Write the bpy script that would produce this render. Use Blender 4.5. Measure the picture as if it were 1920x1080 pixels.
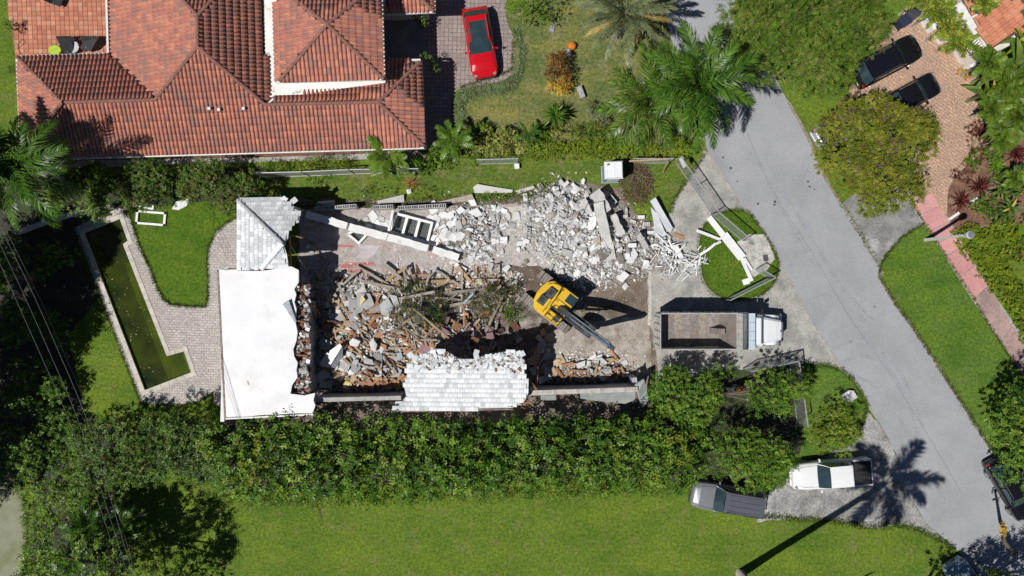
import bpy, bmesh, math, random
import numpy as np
from mathutils import Vector, Matrix, Euler
from mathutils.geometry import tessellate_polygon
for o in list(bpy.data.objects): bpy.data.objects.remove(o)
S = bpy.context.scene; C = S.collection
R = math.radians; PI = math.pi
# ---------------- camera (drone looking straight down) ----------------
K = 26.5                      # pixels of the 1920 px photograph per metre of ground
HC = 52.08                    # flying height
cd = bpy.data.cameras.new('camera'); cam = bpy.data.objects.new('camera', cd); C.objects.link(cam)
cd.sensor_width = 36; cd.lens = 36*HC/(1920/K); cd.clip_end = 500; cd.clip_start = .5
cam.location = (0, 0, HC); cam.rotation_euler = (0, 0, 0); S.camera = cam
# ---------------- sky and sun ----------------
EL = R(58); SD = Vector((.848*math.cos(EL), .53*math.cos(EL), -math.sin(EL)))
w = bpy.data.worlds.new('World'); S.world = w; w.use_nodes = True
nt = w.node_tree; bg = nt.nodes['Background']
sky = nt.nodes.new('ShaderNodeTexSky'); sky.sky_type = 'NISHITA'; sky.sun_disc = False
sky.sun_elevation = EL; sky.sun_rotation = math.atan2(-.848, -.53)
nt.links.new(sky.outputs[0], bg.inputs[0]); sky.air_density = .55; sky.dust_density = .1; sky.ozone_density = 3; bg.inputs[1].default_value = .05
sl = bpy.data.lights.new('sun', 'SUN'); sl.energy = 4.4; sl.angle = R(.5); sl.color = (1, .965, .91)
so = bpy.data.objects.new('sun', sl); C.objects.link(so); so.location = (-20, -12, 60)
so.rotation_euler = SD.to_track_quat('-Z', 'Y').to_euler()
S.view_settings.view_transform = 'Standard'; S.view_settings.look = 'None'
S.view_settings.exposure = 0.0; S.view_settings.gamma = 1
S.render.engine = 'CYCLES'; S.cycles.max_bounces = 5; S.cycles.transparent_max_bounces = 12
# ---------------- helpers ----------------
def P(px, py, z=0.0):
    f = (HC-z)/HC
    return Vector(((px-960)/K*f, (540-py)/K*f, z))
def PP(pts, z=0.0): return [P(a, b, z) for a, b in pts]
def rz(a): return Matrix.Rotation(a, 3, 'Z')
def tag(o, label=None, cat=None, group=None, kind=None):
    if label: o['label'] = label
    if cat: o['category'] = cat
    if group: o['group'] = group
    if kind: o['kind'] = kind
    return o
def thing(name, label, cat, loc=(0, 0, 0), rot=0, group=None):
    o = bpy.data.objects.new(name, None); o.empty_display_size = .3; C.objects.link(o)
    o.location = loc; o.rotation_euler = (0, 0, rot) if not hasattr(rot, '__len__') else rot
    return tag(o, label, cat, group)
def link(name, me, parent=None, loc=None, rot=None, scale=None):
    o = bpy.data.objects.new(name, me); C.objects.link(o)
    if parent: o.parent = parent
    if loc is not None: o.location = loc
    if rot is not None: o.rotation_euler = rot
    if scale is not None: o.scale = scale if hasattr(scale, '__len__') else (scale,)*3
    return o
def aslist(m): return m if isinstance(m, (list, tuple)) else [m]
class MB:
    def __init__(s): s.v = []; s.f = []; s.m = []
    def add(s, vs, fs, m=0):
        n = len(s.v); s.v += [tuple(q) for q in vs]; s.f += [tuple(i+n for i in f) for f in fs]; s.m += [m]*len(fs); return s
    def box(s, c, d, rot=None, m=0, top=None):
        """c centre, d full size, rot 3x3 or z-angle, top = (sx, sy) scale of the upper face"""
        if rot is None: rot = Matrix.Identity(3)
        elif not isinstance(rot, Matrix): rot = rz(rot)
        t = top or (1, 1); c = Vector(c); vs = []
        for z in (-.5, .5):
            k = t if z > 0 else (1, 1)
            for x, y in ((-.5, -.5), (.5, -.5), (.5, .5), (-.5, .5)):
                vs.append(c+rot@Vector((x*d[0]*k[0], y*d[1]*k[1], z*d[2])))
        return s.add(vs, [(0, 3, 2, 1), (4, 5, 6, 7), (0, 1, 5, 4), (1, 2, 6, 5), (2, 3, 7, 6), (3, 0, 4, 7)], m)
    def prism(s, poly, z0, z1, m=0, holes=()):
        loops = [list(poly)]+[list(h) for h in holes]
        tri = tessellate_polygon([[Vector((q[0], q[1], 0)) for q in l] for l in loops])
        flat = [q for l in loops for q in l]; n = len(flat)
        vs = [(q[0], q[1], z0) for q in flat]+[(q[0], q[1], z1) for q in flat]
        fs = []
        for t in tri:
            a, b, c = [Vector(flat[i][:2]) for i in t]
            if (b-a).cross(c-a) < 0: t = (t[0], t[2], t[1])
            fs.append(tuple(i+n for i in t))
            if z1-z0 > 1e-6: fs.append((t[2], t[1], t[0]))
        if z1-z0 > 1e-6:
            k = 0
            for l in loops:
                for i in range(len(l)):
                    j = (i+1) % len(l); fs.append((k+i, k+j, k+j+n, k+i+n))
                k += len(l)
        else: vs = vs
        return s.add(vs, fs, m)
    def sheet(s, poly, z, m=0, holes=()):
        loops = [list(poly)]+[list(h) for h in holes]
        tri = tessellate_polygon([[Vector((q[0], q[1], 0)) for q in l] for l in loops])
        flat = [q for l in loops for q in l]; fs = []
        for t in tri:
            a, b, c = [Vector(flat[i][:2]) for i in t]
            fs.append(t if (b-a).cross(c-a) > 0 else (t[0], t[2], t[1]))
        return s.add([(q[0], q[1], z) for q in flat], fs, m)
    def poly3(s, pts, m=0, thick=0):
        pts = [Vector(q) for q in pts]; n = len(pts)
        tri = tessellate_polygon([pts])
        nv = Vector((0, 0, 0))
        for i in range(n): nv += pts[i].cross(pts[(i+1) % n])
        nv = nv.normalized()
        if nv.z < 0: nv = -nv
        fs = []
        for t in tri:
            a, b, c = [pts[i] for i in t]
            fs.append(t if (b-a).cross(c-a).dot(nv) > 0 else (t[0], t[2], t[1]))
        if not thick: return s.add(pts, fs, m)
        vs = pts+[q-nv*thick for q in pts]
        fs2 = fs+[(t[2]+n, t[1]+n, t[0]+n) for t in fs]+[(i, i+n, (i+1) % n+n, (i+1) % n) for i in range(n)]
        return s.add(vs, fs2, m)
    def tube(s, pts, r, n=6, m=0, cap=True):
        pts = [Vector(q) for q in pts]; rs = r if hasattr(r, '__len__') else [r]*len(pts)
        vs = []; fs = []; ref = None
        for i, q in enumerate(pts):
            d = (pts[min(i+1, len(pts)-1)]-pts[max(i-1, 0)]).normalized()
            if ref is None: ref = Vector((0, 0, 1)) if abs(d.z) < .9 else Vector((1, 0, 0))
            a = d.cross(ref).normalized(); b = d.cross(a)
            for k in range(n):
                t = 2*PI*k/n; vs.append(q+(a*math.cos(t)+b*math.sin(t))*rs[i])
        for i in range(len(pts)-1):
            for k in range(n):
                j = (k+1) % n; fs.append((i*n+k, i*n+j, (i+1)*n+j, (i+1)*n+k))
        if cap: fs += [tuple(range(n)), tuple(range((len(pts)-1)*n, len(pts)*n))[::-1]]
        return s.add(vs, fs, m)
    def loft(s, rings, m=0, closed=True, cap=True):
        n = len(rings[0]); vs = [q for r_ in rings for q in r_]; fs = []
        for i in range(len(rings)-1):
            for k in range(n if closed else n-1):
                j = (k+1) % n; fs.append((i*n+k, i*n+j, (i+1)*n+j, (i+1)*n+k))
        if cap and closed: fs += [tuple(range(n))[::-1], tuple(range((len(rings)-1)*n, len(rings)*n))]
        return s.add(vs, fs, m)
    def mesh(s, name, mats, smooth=False):
        me = bpy.data.meshes.new(name); me.from_pydata(s.v, [], s.f)
        for m in aslist(mats): me.materials.append(m)
        if any(s.m): me.polygons.foreach_set('material_index', s.m)
        if smooth:
            me.polygons.foreach_set('use_smooth', [True]*len(me.polygons))
        me.update(); return me
    def build(s, name, mats, parent=None, loc=None, rot=None, smooth=False, fix=False, bevel=0):
        me = s.mesh(name, mats, smooth)
        if fix or bevel:
            b = bmesh.new(); b.from_mesh(me)
            bmesh.ops.recalc_face_normals(b, faces=b.faces)
            if bevel:
                bmesh.ops.remove_doubles(b, verts=b.verts, dist=1e-4)
                bmesh.ops.bevel(b, geom=list(b.edges), offset=bevel, segments=1, affect='EDGES', clamp_overlap=True)
            b.to_mesh(me); b.free()
        return link(name, me, parent, loc, rot)
def npmesh(name, V, F, mats, mi=None, smooth=False):
    V = np.asarray(V, np.float32).reshape(-1, 3); F = np.asarray(F, np.int32); k = F.shape[1]
    me = bpy.data.meshes.new(name)
    me.vertices.add(len(V)); me.vertices.foreach_set('co', V.ravel())
    me.loops.add(F.size); me.loops.foreach_set('vertex_index', F.ravel())
    me.polygons.add(len(F)); me.polygons.foreach_set('loop_start', np.arange(0, F.size, k, dtype=np.int32))
    for m in aslist(mats): me.materials.append(m)
    if mi is not None: me.polygons.foreach_set('material_index', np.asarray(mi, np.int32))
    if smooth: me.polygons.foreach_set('use_smooth', np.ones(len(F), bool))
    me.update(calc_edges=True); return me
# ---------------- materials ----------------
def new_mat(name):
    m = bpy.data.materials.new(name); m.use_nodes = True; t = m.node_tree
    return m, t, t.nodes['Principled BSDF'], (lambda ty: t.nodes.new('ShaderNode'+ty)), t.links.new
def col4(c): return (c[0], c[1], c[2], 1)
_mc = {}
def mat(name, c, c2=None, rough=.8, sc=2., lo=.38, hi=.62, fine=.18, fsc=25., bump=0., bsc=30., metal=0., spec=.4, rnd=0.,
        c3=None, sc3=.4, lo3=.5, hi3=.7, coat=0., stretch=None, trans=0., alpha=1.):
    """procedural surface: two colours mixed by noise, a third in larger stains, fine grain, optional relief and per-object variation"""
    if name in _mc: return _mc[name]
    m, t, b, N, L = new_mat(name); g = N('NewGeometry'); pos = g.outputs['Position']
    if rnd or stretch:
        tc = N('TexCoord'); pos = tc.outputs['Object']
    if stretch:
        mp = N('Mapping'); mp.inputs['Scale'].default_value = stretch; L(pos, mp.inputs[0]); pos = mp.outputs[0]
    def noise(s, d=5):
        n = N('TexNoise'); n.inputs['Scale'].default_value = s; n.inputs['Detail'].default_value = d; n.inputs['Roughness'].default_value = .6
        L(pos, n.inputs['Vector']); return n.outputs[0]
    def rng(x, a, bb, u=0., v=1.):
        r = N('MapRange'); L(x, r.inputs[0]); r.inputs[1].default_value = a; r.inputs[2].default_value = bb
        r.inputs[3].default_value = u; r.inputs[4].default_value = v; return r.outputs[0]
    def mix(f, a, bb, ty='MIX'):
        x = N('Mix'); x.data_type = 'RGBA'; x.blend_type = ty
        if hasattr(f, 'links'): L(f, x.inputs[0])
        else: x.inputs[0].default_value = f
        for s_, i in ((a, 6), (bb, 7)):
            if hasattr(s_, 'links'): L(s_, x.inputs[i])
            else: x.inputs[i].default_value = col4(s_)
        return x.outputs[2]
    c2 = c2 or tuple(q*.8 for q in c)
    o = mix(rng(noise(sc), lo, hi), c, c2)
    if c3: o = mix(rng(noise(sc3), lo3, hi3), o, c3)
    if fine:
        h = N('HueSaturation'); L(rng(noise(fsc, 3), .3, .7, 1-fine, 1+fine), h.inputs['Value']); L(o, h.inputs['Color']); o = h.outputs[0]
    if rnd:
        oi = N('ObjectInfo'); h = N('HueSaturation'); L(rng(oi.outputs['Random'], 0, 1, 1-rnd, 1+rnd*.6), h.inputs['Value']); L(o, h.inputs['Color']); o = h.outputs[0]
    L(o, b.inputs['Base Color'])
    b.inputs['Roughness'].default_value = rough; b.inputs['Metallic'].default_value = metal
    b.inputs['Specular IOR Level'].default_value = spec; b.inputs['Coat Weight'].default_value = coat
    if trans: b.inputs['Transmission Weight'].default_value = trans
    if alpha < 1: b.inputs['Alpha'].default_value = alpha
    if bump:
        bp = N('Bump'); bp.inputs['Strength'].default_value = min(1, bump); bp.inputs['Distance'].default_value = .03
        L(noise(bsc, 4), bp.inputs['Height']); L(bp.outputs[0], b.inputs['Normal'])
    _mc[name] = m; return m
def leafmat(name, c, gloss=.45, tl=.25, var=.35):
    if name in _mc: return _mc[name]
    m, t, b, N, L = new_mat(name)
    g = N('NewGeometry'); n = N('TexNoise'); n.inputs['Scale'].default_value = 1.3; n.inputs['Detail'].default_value = 4; L(g.outputs['Position'], n.inputs['Vector'])
    r = N('MapRange'); L(n.outputs[0], r.inputs[0]); r.inputs[1].default_value = .3; r.inputs[2].default_value = .7
    r.inputs[3].default_value = 1-var; r.inputs[4].default_value = 1+var
    h = N('HueSaturation'); h.inputs['Color'].default_value = col4(c); L(r.outputs[0], h.inputs['Value'])
    L(h.outputs[0], b.inputs['Base Color']); b.inputs['Roughness'].default_value = gloss; b.inputs['Specular IOR Level'].default_value = .25
    tr = N('BsdfTranslucent'); L(h.outputs[0], tr.inputs[0]); mx = N('MixShader'); mx.inputs[0].default_value = tl
    L(b.outputs[0], mx.inputs[1]); L(tr.outputs[0], mx.inputs[2]); L(mx.outputs[0], t.nodes['Material Output'].inputs[0])
    _mc[name] = m; return m
def tilemat(name, c, c2, mortar, bw, bh, rot=0., rough=.85, msize=.02, off=.5, stain=None, rnd=.5, sq=1.):
    """small paving laid in courses, too fine to tell apart at this distance"""
    m, t, b, N, L = new_mat(name); g = N('NewGeometry'); mp = N('Mapping'); mp.inputs['Rotation'].default_value = (0, 0, rot); L(g.outputs['Position'], mp.inputs[0])
    br = N('TexBrick'); L(mp.outputs[0], br.inputs['Vector']); br.inputs['Scale'].default_value = 1; br.inputs['Brick Width'].default_value = bw
    br.inputs['Row Height'].default_value = bh; br.inputs['Mortar Size'].default_value = msize; br.offset = off; br.inputs['Bias'].default_value = 0
    br.inputs['Color1'].default_value = col4(c); br.inputs['Color2'].default_value = col4(c2); br.inputs['Mortar'].default_value = col4(mortar)
    n = N('TexNoise'); n.inputs['Scale'].default_value = .7; n.inputs['Detail'].default_value = 8; n.inputs['Roughness'].default_value = .7; L(g.outputs['Position'], n.inputs['Vector'])
    r = N('MapRange'); L(n.outputs[0], r.inputs[0]); r.inputs[1].default_value = .45; r.inputs[2].default_value = .75
    x = N('Mix'); x.data_type = 'RGBA'; L(r.outputs[0], x.inputs[0]); L(br.outputs[0], x.inputs[6]); x.inputs[7].default_value = col4(stain or tuple(q*.5 for q in c))
    n2 = N('TexNoise'); n2.inputs['Scale'].default_value = 9; n2.inputs['Detail'].default_value = 6; L(g.outputs['Position'], n2.inputs['Vector'])
    r2 = N('MapRange'); L(n2.outputs[0], r2.inputs[0]); r2.inputs[1].default_value = .3; r2.inputs[2].default_value = .7; r2.inputs[3].default_value = 1-rnd; r2.inputs[4].default_value = 1+rnd
    h = N('HueSaturation'); L(r2.outputs[0], h.inputs['Value']); L(x.outputs[2], h.inputs['Color'])
    L(h.outputs[0], b.inputs['Base Color']); b.inputs['Roughness'].default_value = rough
    bp = N('Bump'); bp.inputs['Strength'].default_value = .5; bp.inputs['Distance'].default_value = .01; L(br.outputs['Fac'], bp.inputs['Height']); bp.invert = True
    L(bp.outputs[0], b.inputs['Normal']); return m
# =====================================================================
# ground, lawns, road, pavements, pool
# =====================================================================
def grassmat(name, a, b_, dry, drya=.55, dryb=.75, big=.35):
    m, t, b, N, L = new_mat(name); g = N('NewGeometry'); pos = g.outputs['Position']
    def noise(s, d, ro=.6):
        n = N('TexNoise'); n.inputs['Scale'].default_value = s; n.inputs['Detail'].default_value = d; n.inputs['Roughness'].default_value = ro; L(pos, n.inputs['Vector']); return n.outputs[0]
    def rng(x, p, q, u=0., v=1.):
        r = N('MapRange'); L(x, r.inputs[0]); r.inputs[1].default_value = p; r.inputs[2].default_value = q; r.inputs[3].default_value = u; r.inputs[4].default_value = v; return r.outputs[0]
    x = N('Mix'); x.data_type = 'RGBA'; L(rng(noise(big, 7, .65), .36, .64), x.inputs[0]); x.inputs[6].default_value = col4(a); x.inputs[7].default_value = col4(b_)
    y = N('Mix'); y.data_type = 'RGBA'; L(rng(noise(.8, 8, .7), drya, dryb), y.inputs[0]); L(x.outputs[2], y.inputs[6]); y.inputs[7].default_value = col4(dry)
    mp = N('Mapping'); mp.inputs['Scale'].default_value = (.35, 1, 1); mp.inputs['Rotation'].default_value = (0, 0, .05); L(pos, mp.inputs[0])
    nl_ = N('TexNoise'); nl_.inputs['Scale'].default_value = .55; nl_.inputs['Detail'].default_value = 7; nl_.inputs['Roughness'].default_value = .7; L(mp.outputs[0], nl_.inputs['Vector'])
    li = N('Mix'); li.data_type = 'RGBA'; L(rng(nl_.outputs[0], .46, .66, 0, .9), li.inputs[0]); L(y.outputs[2], li.inputs[6]); li.inputs[7].default_value = col4((a[0]*1.9, a[1]*1.45, a[2]*1.3))
    h = N('HueSaturation'); L(rng(noise(5, 6, .75), .3, .7, .45, 1.55), h.inputs['Value']); L(li.outputs[2], h.inputs['Color'])
    h2 = N('HueSaturation'); L(rng(noise(22, 2), .3, .7, .5, 1.5), h2.inputs['Value']); L(h.outputs[0], h2.inputs['Color'])
    L(h2.outputs[0], b.inputs['Base Color']); b.inputs['Roughness'].default_value = .9; b.inputs['Specular IOR Level'].default_value = .15
    bp = N('Bump'); bp.inputs['Strength'].default_value = .7; bp.inputs['Distance'].default_value = .06; L(noise(14, 4), bp.inputs['Height']); L(bp.outputs[0], b.inputs['Normal'])
    return m
G_BASE = grassmat('lawn grass', (.074, .138, .015), (.118, .180, .022), (.18, .175, .065), .52, .76, .22)
G_OLIVE = grassmat('dry lawn grass', (.125, .15, .05), (.10, .135, .038), (.25, .21, .13), .50, .74)
G_POOL = grassmat('rough lawn grass', (.052, .112, .010), (.080, .145, .013), (.16, .18, .03), .55, .76)
G_SIDE = grassmat('roadside grass', (.062, .13, .014), (.10, .165, .03), (.20, .19, .08), .58, .76)
POOL = [(158, 437), (226, 410), (241, 452), (232, 458), (314, 667), (346, 658), (360, 698), (272, 732)]
POOLW = [P(*q).xy for q in POOL]
def sheet(name, pts, z, m, kind='structure', holes=(), world=False):
    pts = pts if world else [P(*q).xy for q in pts]
    o = MB().sheet(pts, z, 0, holes).build(name, m); return tag(o, kind=kind)
BIG = 150
sheet('ground', [(-BIG, -BIG), (BIG, -BIG), (BIG, BIG), (-BIG, BIG)], 0, G_BASE, holes=[POOLW], world=True)
def smooth(pts, n=4, closed=True):
    """Catmull-Rom through the points"""
    out = []; k = len(pts)
    for i in range(k if closed else k-1):
        p0, p1, p2, p3 = [pts[(i+d) % k] if closed else pts[min(max(i+d, 0), k-1)] for d in (-1, 0, 1, 2)]
        for j in range(n):
            t = j/n
            out.append(tuple(.5*((2*p1[a])+(-p0[a]+p2[a])*t+(2*p0[a]-5*p1[a]+4*p2[a]-p3[a])*t*t+(-p0[a]+3*p1[a]-3*p2[a]+p3[a])*t**3) for a in range(2)))
    if not closed: out.append(tuple(pts[-1][:2]))
    return out
random.seed(5)
def rough(pts, step=9, amp=1.2):
    out = []
    for i in range(len(pts)):
        a, b = Vector(pts[i]), Vector(pts[(i+1) % len(pts)]); n = max(1, int((b-a).length/step))
        for j in range(n):
            q = a.lerp(b, j/n); out.append((q.x+random.uniform(-amp, amp), q.y+random.uniform(-amp, amp)))
    return out
# lawns
sheet('front_lawn', rough([(862, 165), (960, 130), (950, 40), (960, 20), (1120, -60), (1240, -60), (1262, 60), (1296, 190), (1325, 283), (1240, 300), (860, 290), (850, 240)]), .004, G_OLIVE)
sheet('pool_lawn', rough([(236, 380), (330, 370), (470, 370), (470, 580), (380, 600), (300, 590), (245, 470)], 12, 1), .004, G_POOL)
sheet('roadside_lawn', rough([(1650, 497), (1664, 474), (1689, 446), (1729, 418), (1760, 440), (1822, 556), (1960, 780), (1980, 900), (1900, 900), (1858, 841), (1802, 754), (1746, 667), (1684, 578)]), .004, G_SIDE)
sheet('north_verge', rough([(470, 320), (900, 300), (1300, 290), (1310, 300), (1250, 410), (1230, 400), (1160, 350), (1000, 380), (560, 385), (470, 370)]), .005,
      grassmat('verge grass', (.075, .13, .018), (.10, .15, .025), (.21, .18, .09), .50, .70))
# bare pale lane at the far left edge
sheet('dirt_lane', rough([(-200, 895), (38, 905), (46, 950), (52, 1000), (40, 1080), (44, 1200), (-200, 1200)]), .006,
      mat('pale dirt', (.25, .25, .18), (.20, .21, .13), sc=.8, fine=.2, c3=(.14, .15, .05), sc3=.5, lo3=.5, hi3=.7, bump=.3))
# soil at the left and behind the house, coloured dark to imitate deep shade
soil = mat('shade darkened leaf litter', (.045, .04, .028), (.03, .03, .018), sc=1.5, fine=.4, fsc=7, c3=(.035, .06, .015), sc3=.6, lo3=.45, hi3=.65, bump=.6)
sheet('garden_shade_soil', rough([(-300, 330), (240, 330), (500, 310), (480, 365), (330, 385), (235, 388), (140, 425), (150, 470), (185, 560), (150, 600), (130, 640), (145, 700), (160, 780), (240, 800), (420, 790), (1240, 785), (1500, 780), (1490, 860), (1420, 900), (900, 905), (420, 915), (330, 880), (200, 900), (230, 1080), (60, 1200), (60, 905), (-300, 890)], 14, 4), .007, soil)
# road
asphalt = mat('weathered asphalt', (.345, .352, .372), (.30, .308, .328), rough=.9, sc=.35, fine=.14, fsc=14, c3=(.265, .275, .30), sc3=.16, lo3=.52, hi3=.72, bump=.3, bsc=60)
RL = [(1225, -80), (1255, 60), (1290, 180), (1328, 285), (1398, 391), (1430, 435), (1461, 480), (1466, 503), (1487, 533), (1509, 578), (1537, 625), (1580, 691), (1597, 709), (1622, 743), (1632, 768), (1648, 790), (1680, 850), (1705, 930), (1740, 985), (1785, 1022), (1840, 1080), (1960, 1230)]
RR = [(1345, -80), (1379, 0), (1420, 80), (1476, 188), (1513, 254), (1549, 336), (1574, 378), (1650, 500), (1649, 519), (1684, 578), (1703, 602), (1746, 667), (1802, 754), (1841, 816), (1900, 905), (2010, 1060), (2130, 1230)]
sheet('road', rough(RL+RR[::-1], 10, .8), .012, asphalt)
# drifts of oil and patch spots on the road
spot = mat('tar spot', (.045, .045, .05), (.10, .10, .11), sc=12, rough=.7)
for px, py, a in ((1356, 295, 2.5), (1370, 315, 2.8), (1382, 340, 1.8), (1371, 352, 3.2), (1421, 382, 2.6), (1453, 378, 3.4), (1452, 384, 2.6), (1515, 340, 2.2), (1518, 350, 2.4), (1527, 355, 2), (1640, 575, 1.8), (1655, 662, 1.5), (1595, 640, 1.5)):
    sheet('tar_spot', [(px+a*math.cos(t)*random.uniform(.6, 1.2), py+a*math.sin(t)*random.uniform(.5, 1.1)) for t in [k*PI/4 for k in range(8)]], .016, spot)
# tyre marks, seams and cracks in the road, litter along its edge
def ribbon(name, pts, w_, z, m):
    q = [P(*v).xy for v in smooth(pts, 4, False)]; vs = []; fs = []
    for i, v in enumerate(q):
        d = (q[min(i+1, len(q)-1)]-q[max(i-1, 0)]).normalized(); n_ = Vector((-d.y, d.x))*w_/2*random.uniform(.6, 1.2); vs += [(v.x+n_.x, v.y+n_.y, z), (v.x-n_.x, v.y-n_.y, z)]
        if i: fs.append((2*i-2, 2*i-1, 2*i+1, 2*i))
    return tag(MB().add(vs, fs).build(name, m), kind='structure')
tyre = mat('tyre polished asphalt', (.275, .287, .315), (.315, .33, .36), sc=1.2, fine=.15, fsc=9, stretch=(1, 1, 1)); crack = mat('road crack', (.20, .205, .225), (.28, .29, .31), sc=5)
for pts in ([(1560, 655), (1600, 640), (1650, 655), (1700, 720), (1730, 800)], [(1575, 680), (1620, 668), (1665, 690), (1705, 760), (1722, 830)], [(1590, 700), (1650, 730), (1690, 790), (1700, 860)], [(1450, 330), (1500, 410), (1560, 510), (1630, 620)], [(1420, 300), (1470, 400), (1530, 500)]): ribbon('tyre_mark', pts, .28, .0145, tyre)
for pts in ([(1400, 250), (1450, 360), (1520, 470), (1590, 590), (1660, 690), (1730, 800), (1800, 920)], [(1525, 560), (1545, 552), (1560, 556)], [(1600, 560), (1625, 590), (1640, 600)], [(1700, 930), (1720, 940), (1740, 960)], [(1480, 440), (1500, 436)]): ribbon('road_crack', pts, .05, .0155, crack)
ribbon('edge_litter', RR[3:15], .22, .0165, mat('edge litter', (.20, .14, .085), (.30, .28, .24), sc=3, fine=.3)); ribbon('edge_litter', RL[3:16], .12, .0225, mat('edge dust', (.30, .27, .235), (.36, .35, .33), sc=3, fine=.3))
# kerb strip on the far side of the road and the apron behind it
concrete = mat('old concrete', (.40, .385, .355), (.30, .29, .27), rough=.9, sc=.9, fine=.2, fsc=9, c3=(.22, .215, .205), sc3=.45, lo3=.5, hi3=.7, bump=.35, bsc=25)
apron_c = mat('stained concrete', (.27, .27, .255), (.18, .18, .175), rough=.9, sc=.9, fine=.22, fsc=8, c3=(.42, .42, .41), sc3=.5, lo3=.55, hi3=.72, bump=.3)
sheet('driveway_apron', rough([(1578, 380), (1640, 340), (1715, 370), (1731, 419), (1689, 446), (1664, 474), (1651, 494)], 10, .8), .018, apron_c)
k = MB()
for a, b in zip([(1574+i*11, 379+i*17) for i in range(7)], [(1574+(i+.93)*11, 379+(i+.93)*17) for i in range(7)]):
    a, b = P(*a), P(*b); d = (b-a); c = (a+b)/2; k.box((c.x, c.y, .035), (d.length, .2, .05), math.atan2(d.y, d.x))
tag(k.build('kerb', concrete), kind='structure')
# concrete forecourt of the demolition plot
FORE = [(1320, 283)]+RL[3:13]+[(1566, 688), (1543, 683), (1505, 682), (1440, 690), (1300, 720), (1235, 715), (1198, 640), (1195, 560), (1205, 520), (1235, 460), (1254, 405), (1264, 374), (1284, 344)]
sheet('forecourt', rough(FORE, 10, 1), .020, concrete)
ISL = smooth([(1338, 406), (1316, 430), (1309, 462), (1312, 495), (1318, 525), (1334, 548), (1360, 561), (1395, 563), (1430, 551), (1452, 528), (1459, 502), (1455, 478), (1441, 452), (1425, 428), (1402, 398), (1372, 394)], 3)
sheet('grass_island', rough(ISL, 8, .8), .026, G_POOL)
rim = MB()
pts = [P(a, b) for a, b in ISL[3:24]]
for a, b in zip(pts, pts[1:]):
    d = b-a; c = (a+b)/2; rim.box((c.x, c.y, .03), (d.length*.98, .09, .1), math.atan2(d.y, d.x))
tag(rim.build('island_edging', concrete), kind='structure')
sheet('cracked_path', rough([(1382, 455), (1405, 440), (1437, 440), (1452, 485), (1440, 505), (1412, 520), (1394, 500)], 8, 1.5), .031,
      mat('cracked path', (.52, .51, .47), (.38, .37, .34), sc=2, fine=.25, fsc=6, c3=(.2, .19, .16), sc3=1.5, lo3=.57, hi3=.66, bump=.4))
sheet('gravel_drive', rough([(1420, 978), (1432, 935), (1450, 915), (1490, 885), (1590, 830), (1612, 812), (1628, 772), (1650, 795), (1680, 850), (1705, 930), (1740, 985), (1783, 1024), (1726, 994), (1692, 983), (1640, 990), (1563, 976), (1492, 972)], 7, 2), .017,
      mat('worn gravel', (.33, .325, .31), (.20, .195, .185), sc=1.1, fine=.35, fsc=6, c3=(.42, .42, .42), sc3=.3, lo3=.5, hi3=.7, bump=.6, bsc=18))
sheet('street_verge', rough([(1500, 682), (1545, 684), (1580, 694), (1600, 712), (1626, 760), (1612, 812), (1560, 850), (1480, 870), (1440, 860), (1440, 700)]), .008, G_SIDE)
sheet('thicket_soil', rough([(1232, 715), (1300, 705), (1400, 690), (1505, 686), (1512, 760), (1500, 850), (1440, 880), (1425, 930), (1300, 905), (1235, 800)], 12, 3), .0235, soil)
# pink pavement: every slab its own piece
bed = sheet('pavement', [(1703, 372), (1748, 358), (1852, 535), (1925, 640), (1990, 730), (1960, 760), (1910, 692), (1820, 558)], .008, concrete)
pink = mat('pink concrete', (.60, .30, .29), (.54, .26, .25), rough=.9, sc=1.2, fine=.12, fsc=12, rnd=.1, c3=(.45, .27, .25), sc3=.7, lo3=.55, hi3=.75)
dull = mat('weathered pink concrete', (.40, .27, .25), (.30, .22, .20), rough=.9, sc=1.3, fine=.2, fsc=9, rnd=.12, c3=(.48, .30, .28), sc3=1, lo3=.5, hi3=.7)
L0, L1, R0, R1 = Vector((1706, 375)), Vector((1825, 561)), Vector((1746, 361)), Vector((1851, 536))
cuts = [0, .145, .31, .435, .565, .775, 1, 1.21, 1.43, 1.66, 1.9]
for i in range(len(cuts)-1):
    a, b = cuts[i]+.004, cuts[i+1]-.004
    q = [L0.lerp(L1, a), L0.lerp(L1, b), R0.lerp(R1, b), R0.lerp(R1, a)]
    MB().prism([P(*v).xy for v in q], .01, .06+random.uniform(-.004, .004)).build('paving_slab', pink if b < 1.01 else dull, bed)
# brick paver drive of the house at the right
PD = smooth([(1590, 190), (1600, 150), (1660, 70), (1712, 8), (1742, 40), (1800, 100), (1838, 150), (1832, 190), (1850, 235), (1838, 285), (1800, 322), (1778, 355), (1775, 400), (1760, 418), (1742, 362), (1706, 374), (1640, 330), (1580, 260)], 3)
sheet('planting_bed', rough([(1770, 230), (1850, 180), (2000, 180), (2050, 420), (1920, 420), (1800, 430), (1768, 425), (1770, 380)]), .006,
      mat('red mulch', (.22, .11, .07), (.13, .07, .05), sc=3, fine=.4, fsc=12, c3=(.30, .20, .13), sc3=1.2, lo3=.5, hi3=.7, bump=.6))
sheet('paver_drive', PD, .014, tilemat('tan pavers', (.54, .345, .235), (.42, .275, .20), (.28, .19, .14), .42, .21, R(35), stain=(.35, .26, .195), rnd=.35))
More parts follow.
